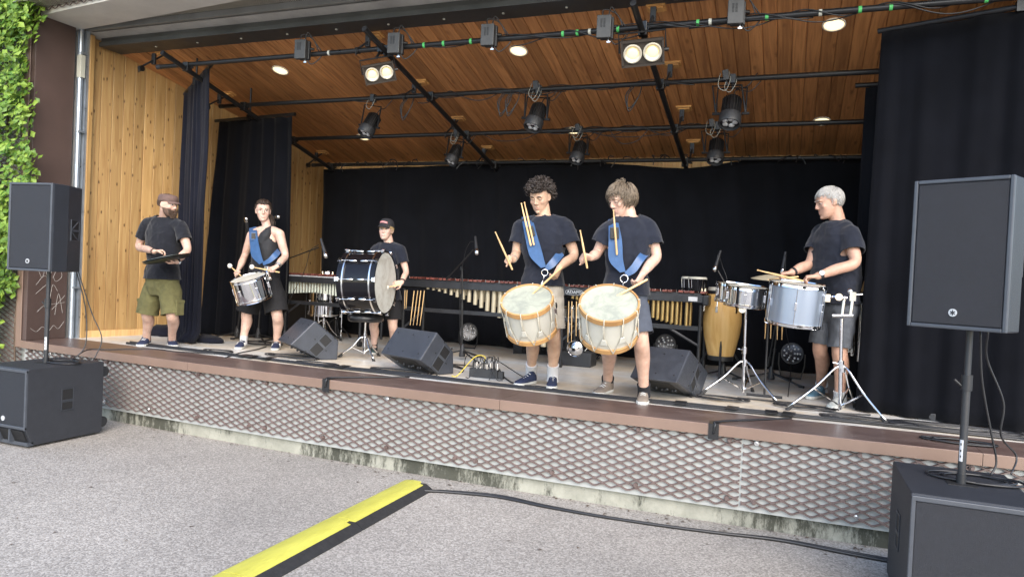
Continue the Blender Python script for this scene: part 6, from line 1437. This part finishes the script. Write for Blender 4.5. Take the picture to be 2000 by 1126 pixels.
def shorts(P, mat, end=.9, r=(.112,.10,.098), name='shorts', wr=.009, seed=5, top=.24, voxel=.009):
    J, sc = P['J'], P['sc']; mb = MB(); rg = []
    for t, a, b in ((-.24,P['hipw']*.85,.10),(-.10,P['hipw']*1.08,.122),(.04,P['hipw']*1.06,.122),(top,P['hipw']*.98,.116)): rg.append(ering(P['C'](t), P['rtH'], P['fwH'], (a+.010)*sc, (b+.008)*sc, 30, 2.4))
    mb.loft(rg); caps = []
    for s in 'LR':
        h, k, a = J['h'+s], J['k'+s], J['a'+s]
        e = h.lerp(k, end) if end <= 1 else k.lerp(a, end-1); d = (e-h).normalized(); mid = h.lerp(e,.5)
        mb.tube([h+V(0,0,.05), h+V(0,0,.02), h.lerp(e,.10), h.lerp(e,.30), mid, h.lerp(e,.8), e], [r[0]*.35*sc, r[0]*.62*sc, r[0]*.86*sc, r[0]*.97*sc, r[1]*sc, r[2]*sc, r[2]*1.02*sc], 20); caps.append((e, d, .15, .03))
    return cloth(name, mb, mat, P['root'], voxel, 5, wr, caps, seed)
def sock(P, s, mat, h=.10, r=.052):
    a = P['J']['a'+s]; k = P['J']['k'+s]; d = (k-a).normalized(); mb = MB(); mb.tube([a-V(0,0,.05), a, a+d*h*.6, a+d*h], [r*1.05*P['sc'],r*P['sc'],r*1.02*P['sc'],r*1.06*P['sc']], 16); mb.build('sock', MT[mat], P['root'], smooth=60, world=True)
def ribbon(name, mat, root, rows, th=.006, sub=4):
    A = spline([r[0] for r in rows], sub); B = spline([r[1] for r in rows], sub); rg = []
    for i in range(len(A)):
        t = (A[min(i+1,len(A)-1)]-A[max(i-1,0)]).normalized(); x = (B[i]-A[i]); n = t.cross(x).normalized(); n = n if n.dot(CO-A[i]) > 0 else -n
        rg.append([A[i], B[i], B[i]+n*th, A[i]+n*th])
    mb = MB(); mb.loft(rg); return mb.build(name, MT[mat], root, world=True, smooth=40)
def band(P, p, d, r, mat, name='wristband', h=.02, face=None):
    mb = MB(); d = Vector(d).normalized(); mb.lathe([(r,-h/2),(r+.004,-h/2),(r+.004,h/2),(r,h/2)], basis(p, d), 18); o = mb.build(name, MT[mat], P['root'], smooth=40, world=True)
    if face is not None: f = Vector(face); f = (f-d*f.dot(d)).normalized(); mb = MB(); mb.cyl(Vector(p)+f*(r-.002), Vector(p)+f*(r+.010), .019, n=16); mb.build('watch_face', MT['watch_face'], o, world=True)
def mkJ(Yb, **k): return {n: (at(v[0], v[1], Yb+(v[2] if len(v) > 2 else 0))) for n, v in k.items()}
def ank(J, s, px, h=.085): q = on(*px); J['a'+s] = V(q.x, q.y, S+h)

# --- man with the cap holding a round plate
Yb = 5.92; J = mkJ(Yb, sL=(286,438,.02), sR=(354,443,.02), eL=(272,482,.02), eR=(366,487,-.02), wL=(301,491,-.22), wR=(345,511,-.20), hL=(299,549), hR=(335,551), kL=(288,612,-.03), kR=(336,614,-.03)); ank(J,'L',(286,673)); ank(J,'R',(336,675))
a_, u_, t_ = vframe(J['sL'])
PA = person('bearded man in brown cap, black shirt and olive cargo shorts', Yb, J, 0, (328,401), 1.0, a_*.74+t_*.66-u_*.06, hands=dict(L=dict(d=a_*.9+u_*.1+t_*.1, n=-u_*.8+t_*.25, side=-1, curl=(35,45,30)), R=dict(d=-a_*.9-u_*.15+t_*.2, n=u_+t_*.1, side=-1, curl=(25,20,15))), skin=(0.554,0.378,0.302), shoulder=.205, beard=True, flush=.15)
tee(PA, 'tee_black', hem=.05, seed=1); shorts(PA, 'shorts_olive', 1.02, (.115,.112,.112), 'cargo_shorts', .009, 3)
for s, sx in (('L',-1),('R',1)):
    q = J['h'+s].lerp(J['k'+s], .72); mb = MB(); x = PA['rtH']*sx; c = q+x*.112; M = Matrix((x, PA['fwH'], V(0,0,1))).transposed().to_4x4(); M.translation = c
    mb.M = M; mb.box(-.012,.016,-.055,.05,-.10,.05); pk = mb.build('cargo_pocket', MT['shorts_olive'], PA['root'], world=True, bev=.008)
    mb = MB(); mb.M = M; mb.box(-.010,.021,-.058,.053,.03,.065); mb.build('pocket_flap', MT['shorts_olive'], pk, world=True, bev=.006)
shoe(PA['root'], on(289,671), on(257,684), ('shoe_navy','sole_white'), .29, .125, s=1.22); shoe(PA['root'], on(334,672), on(346,688), ('shoe_navy','sole_white'), .29, .125, s=1.22)
H = PA['H']; eyes(H, PA['root'], .15, 'beard', .2, skin=(0.554,0.378,0.302))
mb = strands(H, 420, 'x', 4, .0022, (.02,.03), fl=.35, side=-.15); mb.build('hair', MT['beard'], PA['root'], smooth=True, world=True)
mb = MB(); r_ = random.Random(2); mb.M = H; k = 0
while k < 700:
    x = r_.uniform(-.070,.070); z = r_.uniform(-.122,-.034); ax = abs(x)
    if ax < .024 and -.068 < z < -.052: continue
    if z > -.044 and ax < .047: continue
    w = lerp(.072,.036,min(1,max(0,(-.03-z)/.085))); 
    if ax > w: continue
    y = -.062-.030*math.sqrt(max(0,1-(ax/w)**2)); p = V(x,y,z); k += 1
    mb.tube([p, p+V(x*.10,-.006,-.006), p+V(x*.12,-.008,-.016)], [.003,.0026,.0008], 4)
mb.build('beard', MT['beard'], PA['root'], smooth=True, world=True)
def cap_dome(P, mat, flat, patch=None, tilt=-.05, brimdir=0, brimL=.075):
    H = P['H']; T = H @ TR(0,.004,.052) @ Matrix.Rotation(tilt,4,'X') @ rz(brimdir); t = P['root']; mb = MB(); mb.M = T; rg = []
    if flat: pr = [(1.06,-.012),(1.10,.0),(1.09,.022),(1.04,.044),(.92,.058),(.6,.066),(.05,.068)]
    else: pr = [(1.05,-.015),(1.08,.0),(1.06,.03),(.97,.058),(.75,.080),(.42,.093),(.05,.097)]
    for k, z in pr: rg.append(ering((0,.004,z), V(1,0,0), V(0,-1,0), .0785*k, .098*k, 30, 2.1))
    mb.loft(rg); cp = mb.build('cap', MT[mat], t, smooth=50, world=True)
    mb = MB(); mb.M = T; rg = []
    for i in range(13):
        a = lerp(-1.05,1.05,i/12); x = .083*math.sin(a); y = -.104*math.cos(a)+.004; e = brimL*math.cos(a*1.35)**.7 if math.cos(a*1.35) > 0 else 0
        dz = -.008-.016*math.sin(a)**2
        rg.append([V(x*.96,y*.94,-.002), V(x*1.02,y-e*.6,dz+.004), V(x*1.0,y-e,dz-.008), V(x*1.0,y-e,dz-.012), V(x*1.02,y-e*.6,dz-.001), V(x*.96,y*.94,-.008)])
    mb.loft(rg); mb.build('brim', MT[mat], cp, smooth=60, world=True)
    if flat: mb = MB(); mb.M = T; mb.loft([ering((0,.004,z), V(1,0,0), V(0,-1,0), .0785*1.115, .098*1.115, 30, 2.1) for z in (.004,.012)]); mb.build('seam', MT[mat], cp, smooth=40, world=True)
    if patch:
        mb = MB(); mb.M = T; rg = []
        for i in range(11):
            a = lerp(-.62,.62,i/10); k = 1.09; rg.append([V(.0785*k*math.sin(a), -.098*k*math.cos(a)+.003, .018+.016*math.cos(a*1.6)), V(.0785*(k-.05)*math.sin(a), -.098*(k-.035)*math.cos(a)+.003, .038+.016*math.cos(a*1.6)), V(.0785*(k-.07)*math.sin(a), -.098*(k-.055)*math.cos(a)+.006, .038+.016*math.cos(a*1.6)), V(.0785*(k-.02)*math.sin(a), -.098*(k-.02)*math.cos(a)+.006, .018+.016*math.cos(a*1.6))])
        mb.loft(rg); mb.build('embroidery', MT[patch], cp, world=True)
cap_dome(PA, 'cap_brown', True, tilt=.02, brimL=.05)
band(PA, J['wL'], J['eL']-J['wL'], .030, 'watch'); band(PA, J['wR'].lerp(J['eR'],.05), J['eR']-J['wR'], .030, 'watch', 'wrist_watch', .022, -u_+t_)
cP = at(325,503,Yb-.27); nP = aim(cP, -.24, .95, -.07); t = thing('round_plate', 'dark round cymbal like plate held by the man with the cap', 'cymbal', M=basis(cP, nP, V(1,0,0)))
mb = MB(); mb.lathe([(.0,.016),(.10,.014),(.18,.006),(.232,.0),(.234,-.003),(.18,-.002),(0,.006)], None, 48); mb.build('upper_plate', MT['cymbal_edge'], t, smooth=40)
mb = MB(); mb.lathe([(.0,-.045),(.10,-.042),(.18,-.030),(.228,-.016),(.230,-.019),(.18,-.034),(0,-.05)], None, 48); mb.build('lower_plate', MT['cymbal'], t, smooth=40)

# --- drummer with glasses
Yb = 6.62; J = mkJ(Yb, sL=(492,458,.0), sR=(546,456,.0), eL=(478,499,.02), eR=(557,499,.02), wL=(467,524,-.22), wR=(541,520,-.20), hL=(499,540), hR=(532,541), kL=(482,611,-.02), kR=(541,613,-.02)); ank(J,'L',(475,678)); ank(J,'R',(541,680))
a_, u_, t_ = vframe(J['sL'])
PB = person('drummer with glasses in black one shoulder top and black shorts', Yb, J, 0, (514,413), .98, a_*.03+t_-u_*.02, hands=dict(L=dict(d=-a_*.35-u_*.45+t_*.8, n=a_*.5-u_*.6, side=-1, curl=(65,75,50)), R=dict(d=-a_*.75-u_*.4+t_*.5, n=-u_*.9-a_*.3, side=-1, curl=(65,75,50))), skin=(0.588,0.412,0.336), shoulder=.175, chest=.112, waist=.138, hipw=.175, sc=.98, arm=.98, leg=1.02, female=True, lipc=(.52,.27,.25))
mb = MB(); rg = []
rows = [(-.12,.178,.125),(.1,.172,.122),(.35,.146,.112),(.62,.156,.122),(.80,.150,.118),(.88,.142,.108)]
for tt_, a, b in rows: rg.append(ering(PB['C'](tt_), PB['rtS'], PB['fwS'], (a+.008)*.98, (b+.008)*.98, 30, 2.35))
mb.loft(rg); caps = [(PB['C'](-.12), V(0,0,-1), .4, .03)]
sl_ = J['sL']; mb.tube([PB['C'](.78)+PB['rtS']*.02+PB['fwS']*.062, PB['C'](.95)+PB['rtS']*.055+PB['fwS']*.066, PB['C'](1.06)+PB['rtS']*.075+PB['fwS']*.045, PB['C'](1.14)+PB['rtS']*.078-PB['fwS']*.01, PB['C'](1.05)+PB['rtS']*.07-PB['fwS']*.07, PB['C'](.8)+PB['rtS']*.03-PB['fwS']*.07], [.075,.066,.045,.038,.05,.075], 14)
cloth('one_shoulder_top', mb, 'top_black', PB['root'], .0075, 5, .004, caps, 12)
shorts(PB, 'shorts_black', .96, (.118,.125,.128), 'wide_shorts', .008, 8, top=.3)
for s, hx, tx in (('L',(476,677),(450,689)), ('R',(541,679),(531,691))):
    sock(PB, s, 'sock_white', .05, .042); shoe(PB['root'], on(*hx), on(*tx), ('shoe_navy','sole_white'), .26, .09, 'sole_white', s=1.08)
H = PB['H']; eyes(H, PB['root'], .1, 'hair_brown', 0, .0028, skin=(0.588,0.412,0.336))
mb = strands(H, 900, 'back', 5, .0036, (.09,.14), fl=.58, side=-.22, back=-.55, lift=.022)
mb.M = H; r_ = random.Random(6)
for i in range(130):
    o = V(r_.gauss(0,.018), r_.gauss(0,.012), 0); mb.tube([V(.02,.108,.02)+o*.5, V(.055,.10,-.04)+o, V(.080,.06,-.11)+o*1.2, V(.090,.03,-.17)+o], [.004,.005,.004,.001], 4)
mb.M = None; mb.build('hair', MT['hair_brown'], PB['root'], smooth=True, world=True)
gl = MB(); gl.M = H
for s in (-1,1):
    gl.tube([V(s*.033+.0235*math.cos(a*2*math.pi/18), -.097+.006*abs(math.cos(a*2*math.pi/18)), .010+.0195*math.sin(a*2*math.pi/18)) for a in range(18)], .0011, 5, closed=True); gl.tube([V(s*.0565,-.090,.014), V(s*.074,-.04,.014), V(s*.079,.01,.010)], .0013, 5)
gl.tube([V(-.010,-.098,.014), V(0,-.100,.016), V(.010,-.098,.014)], .0013, 5); gl.build('glasses', MT['glasses'], PB['root'], smooth=True, world=True)
def S2(Y): return lambda x, y, dy: at(x, y, Y+dy)
q = S2(Yb); ribbon('drum_strap', 'leather_blue', PB['root'], [(q(487,446,.02),q(501,443,.02)),(q(487,458,-.10),q(503,458,-.11)),(q(489,478,-.15),q(506,478,-.16)),(q(492,500,-.165),q(511,499,-.17)),(q(507,516,-.17),q(515,511,-.17))])
mb = MB(); c = q(495,461,-.155); mb.M = basis(c, CO-c, V(1,0,0)); mb.box(-.032,.032,-.045,.045,-.004,.006); mb.build('stick_pouch', MT['leather_blue'], PB['root'], world=True, bev=.004)
mb = MB(); mb.M = basis(c, CO-c, V(1,0,0)); mb.box(-.022,.022,-.030,.035,.006,.012); mb.build('pouch_pocket', MT['vinyl_black'], PB['root'], world=True, bev=.003)
ribbon('drum_strap', 'leather_blue', PB['root'], [(q(513,512,-.165),q(515,518,-.165)),(q(524,505,-.16),q(528,513,-.16)),(q(534,494,-.12),q(541,503,-.12)),(q(541,486,-.02),q(548,494,-.02))])
mb = MB(); mb.cbox(q(523,524,-.25),(.05,.06,.05)); mb.cyl(q(519,522,-.20), q(528,545,-.26), .02, n=10); mb.cyl(q(520,522,-.16), q(523,526,-.28), .012, n=8); tag(mb.build('drum_clip', MT['chrome_soft'], G_DRUM, world=True, bev=.004))
band(PB, J['wR'].lerp(J['eR'],.05), J['eR']-J['wR'], .028, 'watch', 'wrist_watch', .022, u_*.3+t_); band(PB, J['wR'].lerp(J['eR'],.16), J['eR']-J['wR'], .030, 'cable_white', 'bracelet', .012)
hl_ = J['wL']+(-a_*.35-u_*.45+t_*.8).normalized()*.08; hr_ = J['wR']+(-a_*.75-u_*.4+t_*.5).normalized()*.08
stick('mallet', 'white tipped mallet in the raised hand of the drummer with glasses', hl_+a_*.06-u_*.05, at(449,519,Yb-.33), .007, .026, 'mallet')
stick('mallet', 'white tipped mallet crossing the chrome drum', hr_+a_*.09-u_*.03, at(492,521,Yb-.36), .007, .026, 'mallet')

# --- boy with the bass drum
Yb = 7.02; J = mkJ(Yb, sL=(733,489,.03), sR=(782,489,-.02), eL=(720,532,.05), eR=(793,530,-.03), wL=(700,552,-.08), wR=(785,551,-.20), hL=(744,585), hR=(770,586), kL=(730,634,-.02), kR=(767,634,-.02)); ank(J,'L',(730,690)); ank(J,'R',(768,692))
a_, u_, t_ = vframe(J['sL'])
PC = person('boy in black cap and black shirt standing behind the bass drum', Yb, J, 0, (754,450), .93, -a_*.33+t_*.92+u_*.02, hup=(.06,0,1), hands=dict(L=dict(d=-a_+t_*.1, n=a_*.1+t_, side=1), R=dict(d=-a_*.9-u_*.25+t_*.35, n=-a_*.5-u_*.4-t_*.3, side=1, curl=(40,45,30))), skin=(0.622,0.437,0.361), shoulder=.155, chest=.095, waist=.120, belly=.09, hipw=.132, sc=.92, arm=.88, leg=.92, flush=.22)
tee(PC, 'tee_navy', hem=.02, seed=21, slr=1.1); shorts(PC, 'shorts_black', .80, (.105,.105,.105), seed=9)
for s, hx, tx in (('L',(731,688),(722,700)), ('R',(768,690),(766,702))):
    sock(PC, s, 'sock_black', .04, .042); shoe(PC['root'], on(*hx), on(*tx), ('shoe_dark','sole_white'), .24, .09, s=.88)
H = PC['H']; eyes(H, PC['root'], .1, 'hair_blond', -.2, .003, skin=(0.622,0.437,0.361))
mb = MB(); mb.M = H; mb.sph((0,-.0865,-.061),(.0135,.0055,.0055)); mo = mb.build('mouth', MT['mouth'], PC['root'], smooth=True, world=True)
mb = MB(); mb.M = H; mb.sph((0,-.089,-.0585),(.011,.004,.003)); mb.build('teeth', MT['teeth'], mo, smooth=True, world=True)
mb = strands(H, 420, 'x', 11, .0026, (.04,.06), fl=.28, side=-.18, lift=.006, part=V(.3,.1,1)); mb.build('hair', MT['hair_blond'], PC['root'], smooth=True, world=True)
cap_dome(PC, 'cap_black', False, 'patch_red', tilt=-.02, brimdir=-.15, brimL=.07)
band(PC, J['wR'].lerp(J['eR'],.10), J['eR']-J['wR'], .026, 'watch')
stick('mallet', 'short mallet with pale felt head against the bass drum skin', at(781,556,Yb-.32), at(755,561,Yb-.40), .006, .03, 'mallet')

# --- curly haired side drummer
Yb = 5.99; J = mkJ(Yb, sL=(1019,443,-.03), sR=(1104,440,.03), eL=(1008,494,-.06), eR=(1121,498,.02), wL=(1002,507,-.29), wR=(1092,523,-.19), hL=(1043,562), hR=(1079,563), kL=(1040,657,-.02), kR=(1081,655,-.0)); ank(J,'L',(1037,745)); ank(J,'R',(1079,752))
a_, u_, t_ = vframe(J['sL'])
PD = person('curly haired player in dark shirt and beige shorts with side drum', Yb, J, 0, (1055,386), 1.07, -a_*.40-u_*.36+t_*.85, hup=(0,0,1), hands=dict(L=dict(d=-a_*.5+u_*.1+t_*.6, n=a_*.55-u_*.35+t_*.1, side=-1, curl=(70,80,55)), R=dict(d=-a_*.35-u_*.85+t_*.3, n=-a_*.6+u_*.2-t_*.5, side=1, curl=(45,50,35))), skin=(0.521,0.353,0.252), shoulder=.202, chest=.115, waist=.142, belly=.10, hipw=.158, lipc=(.46,.24,.2))
tee(PD, 'tee_navy', hem=.05, sleeve=.64, seed=31, slr=1.12); shorts(PD, 'shorts_beige', .86, (.112,.108,.106), seed=12)
sock(PD,'L','sock_white',.12); sock(PD,'R','sock_white',.12)
shoe(PD['root'], on(1043,747), on(995,757), ('shoe_navy','sole_white'), .29, .10, None, s=1.12); shoe(PD['root'], on(1080,750), on(1074,769), ('shoe_navy','sole_white'), .29, .10, None, s=1.12)
H = PD['H']; eyes(H, PD['root'], .95, 'hair_dark', -.1, .0042, skin=(0.521,0.353,0.252))
mb = strands(H, 620, 'curl', 8, .0042, (.034,.068), fl=.46, side=-.06, back=-.45); mb.build('hair', MT['hair_dark'], PD['root'], smooth=True, world=True)
q = S2(Yb); ribbon('drum_strap', 'leather_blue', PD['root'], [(q(1019,425,.0),q(1039,422,.0)),(q(1021,437,-.10),q(1043,437,-.11)),(q(1026,462,-.145),q(1050,462,-.15)),(q(1032,490,-.16),q(1058,488,-.165)),(q(1038,504,-.165),q(1063,508,-.165)),(q(1057,523,-.17),q(1067,521,-.17))])
ribbon('drum_strap', 'leather_blue', PD['root'], [(q(1064,521,-.165),q(1068,529,-.165)),(q(1073,510,-.155),q(1080,523,-.155)),(q(1081,500,-.12),q(1090,513,-.12)),(q(1092,486,-.03),q(1101,499,-.03))])
mb = MB(); c = q(1064,532,-.19); bz_ = basis(c, CO-c); mb.tube([bz_ @ V(.027*math.cos(a*math.pi/9), .027*math.sin(a*math.pi/9), 0) for a in range(18)], .0042, 6, closed=True); mb.tube([q(1063,539,-.19), q(1060,549,-.22), q(1057,557,-.25)], .007, 6); mb.build('strap_ring', MT['chrome'], PD['root'], smooth=True, world=True)
mb = MB(); c = q(1036,452,-.165); mb.M = basis(c, CO-c, V(1,-.0,.28)); mb.box(-.034,.034,-.045,.045,-.004,.010); mb.build('stick_pouch', MT['vinyl_black'], PD['root'], world=True, bev=.004)
for a, b, lb in (((1037,480),(1018,396),'first spare drumstick tucked in the strap of the curly haired player'), ((1043,479),(1024,394),'second spare drumstick tucked in the strap of the curly haired player')): stick('drumstick', lb, q(*a,-.185), q(*b,-.175), .0085)
hl_ = J['wL']+(-a_*.5+u_*.1+t_*.6).normalized()*.075
stick('drumstick', 'raised drumstick of the curly haired player', at(1001,527,Yb-.37), at(967,452,Yb-.42), .0085)
stick('drumstick', 'drumstick of the curly haired player resting on the drum skin', at(1098,521,Yb-.30), at(1033,580,5.60), .0085)
band(PD, J['wL'].lerp(J['eL'],.12), J['eL']-J['wL'], .030, 'cable_white', 'bracelet', .010)

# --- fair haired side drummer
Yb = 5.68; J = mkJ(Yb, sL=(1191,446,-.05), sR=(1265,443,.05), eL=(1166,494,-.08), eR=(1282,500,.03), wL=(1154,503,-.27), wR=(1255,535,-.20), hL=(1203,577), hR=(1241,578), kL=(1190,668,-.02), kR=(1252,664,-.07)); ank(J,'L',(1186,764)); ank(J,'R',(1257,783))
a_, u_, t_ = vframe(J['sL'])
PE = person('fair haired player in dark shirt and grey shorts with side drum', Yb, J, 0, (1214,391), 1.07, -a_*.72-u_*.34+t_*.56, hup=(0,0,1), hands=dict(L=dict(d=-a_*.75+u_*.1+t_*.45, n=a_*.45-u_*.45+t_*.2, side=-1, curl=(70,80,55)), R=dict(d=-a_*.4-u_*.8+t_*.35, n=-a_*.7+u_*.2-t_*.5, side=1, curl=(45,50,35))), skin=(0.571,0.386,0.302), shoulder=.188, chest=.112, waist=.140, belly=.10, hipw=.155, flush=.18)
tee(PE, 'tee_navy', hem=.03, sleeve=.66, seed=41, slr=1.15); shorts(PE, 'shorts_blue', .88, (.112,.108,.106), seed=14)
sock(PE,'L','sock_black',.065); sock(PE,'R','sock_black',.065)
shoe(PE['root'], on(1192,764), on(1143,779), ('shoe_taupe','sole_white'), .29, .125, None, s=1.12); shoe(PE['root'], on(1257,779), on(1252,800), ('shoe_taupe','sole_white'), .29, .125, None, s=1.12)
H = PE['H']; eyes(H, PE['root'], .8, 'hair_fair', -.1, .0035, skin=(0.571,0.386,0.302))
mb = strands(H, 1500, 'x', 9, .0023, (.05,.12), fl=.55, side=-.08, back=-.48, lift=.022, part=V(.14,.6,1), fr=.5); mb.M = H; r_ = random.Random(14)
for i in range(16):
    p = V(r_.gauss(.0,.012), .05+r_.gauss(0,.012), .115); mb.tube([p, p+V(r_.gauss(-.005,.01),r_.gauss(0,.012),.022), p+V(r_.gauss(-.015,.015),r_.gauss(-.01,.02),.04)], [.003,.0025,.0008], 4)
mb.M = None; mb.build('hair', MT['hair_fair'], PE['root'], smooth=True, world=True)
q = S2(Yb); ribbon('drum_strap', 'leather_blue', PE['root'], [(q(1188,430,-.0),q(1207,426,.0)),(q(1189,442,-.12),q(1209,440,-.12)),(q(1189,470,-.165),q(1215,470,-.165)),(q(1190,508,-.175),q(1217,506,-.175)),(q(1211,532,-.18),q(1222,530,-.18))])
ribbon('drum_strap', 'leather_blue', PE['root'], [(q(1220,532,-.175),q(1226,540,-.175)),(q(1233,518,-.165),q(1242,531,-.165)),(q(1245,500,-.13),q(1256,511,-.13)),(q(1256,487,-.02),q(1266,499,-.02))])
mb = MB(); c = q(1219,544,-.20); bz_ = basis(c, CO-c); mb.tube([bz_ @ V(.029*math.cos(a*math.pi/9), .029*math.sin(a*math.pi/9), 0) for a in range(18)], .0045, 6, closed=True); mb.tube([q(1218,551,-.20), q(1216,560,-.24), q(1214,566,-.27)], .007, 6); mb.build('strap_ring', MT['chrome'], PE['root'], smooth=True, world=True)
mb = MB(); c = q(1200,455,-.18); mb.M = basis(c, CO-c, V(1,0,.05)); mb.box(-.034,.034,-.045,.045,-.004,.010); mb.build('stick_pouch', MT['vinyl_black'], PE['root'], world=True, bev=.004)
stick('drumstick', 'pale spare drumstick tucked in the strap of the fair haired player', q(1205,498,-.195), q(1198,409,-.20), .0085)
stick('drumstick', 'raised drumstick of the fair haired player', at(1147,524,Yb-.36), at(1133,449,Yb-.38), .0085)
stick('drumstick', 'drumstick of the fair haired player lying across the drum skin', at(1265,545,Yb-.30), at(1182,590,5.27), .0085)

# --- grey haired man
Yb = 6.70; J = mkJ(Yb, sL=(1606,453,.13), sR=(1660,453,-.13), eL=(1582,514,.02), eR=(1669,513,-.24), wL=(1546,532,-.12), wR=(1596,539,-.34), hL=(1616,592,.07), hR=(1650,594,-.07), kL=(1602,678,.04), kR=(1640,686,-.09)); ank(J,'L',(1604,772)); ank(J,'R',(1640,792))
a_, u_, t_ = vframe(J['sL'])
PF = person('grey haired man in dark shirt and denim shorts playing the pale blue drum', Yb, J, 0, (1619,396), 1.10, -a_*.90-u_*.26+t_*.36, hup=(0,0,1), hands=dict(L=dict(d=-a_*.9-u_*.15+t_*.1, n=-u_*.9-a_*.1, side=-1, curl=(45,55,40)), R=dict(d=-a_*.95-u_*.1+t_*.1, n=-u_*.9, side=-1, curl=(45,55,40))), skin=(0.504,0.315,0.235), shoulder=.212, chest=.142, waist=.188, belly=.165, hipw=.175, chub=.006, arm=1.1, leg=1.02, flush=.2, lipc=(.45,.23,.19))
tee(PF, 'tee_navy', hem=.01, sleeve=.66, seed=51, slr=1.12); shorts(PF, 'shorts_denim', .93, (.110,.100,.096), seed=16)
sock(PF,'L','sock_white',.045); sock(PF,'R','sock_white',.045)
shoe(PF['root'], on(1606,774), on(1553,784), ('shoe_teal','sole_white'), .30, .095, s=1.05); shoe(PF['root'], on(1643,793), on(1608,805), ('shoe_grey','sole_white'), .30, .095, s=1.05)
H = PF['H']; eyes(H, PF['root'], .75, 'hair_white', 0, .003, skin=(0.504,0.315,0.235))
mb = strands(H, 1900, 'x', 10, .0019, (.030,.055), fl=.52, side=-.16, back=-.5, lift=.007, part=V(.1,.75,1), fr=.75); mb.build('hair', MT['hair_white'], PF['root'], smooth=True, world=True)
band(PF, J['wR'].lerp(J['eR'],.10), J['eR']-J['wR'], .033, 'watch', 'wrist_watch', .024, u_*.4+t_); band(PF, J['wL'].lerp(J['eL'],.10), J['eL']-J['wL'], .033, 'watch')
stick('drumstick', 'long drumstick of the grey haired man pointing over the chrome timbale', at(1570,549,Yb-.36), at(1478,527,Yb-.40), .0095)
stick('drumstick', 'second drumstick of the grey haired man behind the pale blue drum rim', at(1560,540,Yb-.16), at(1500,546,Yb-.1), .0085)
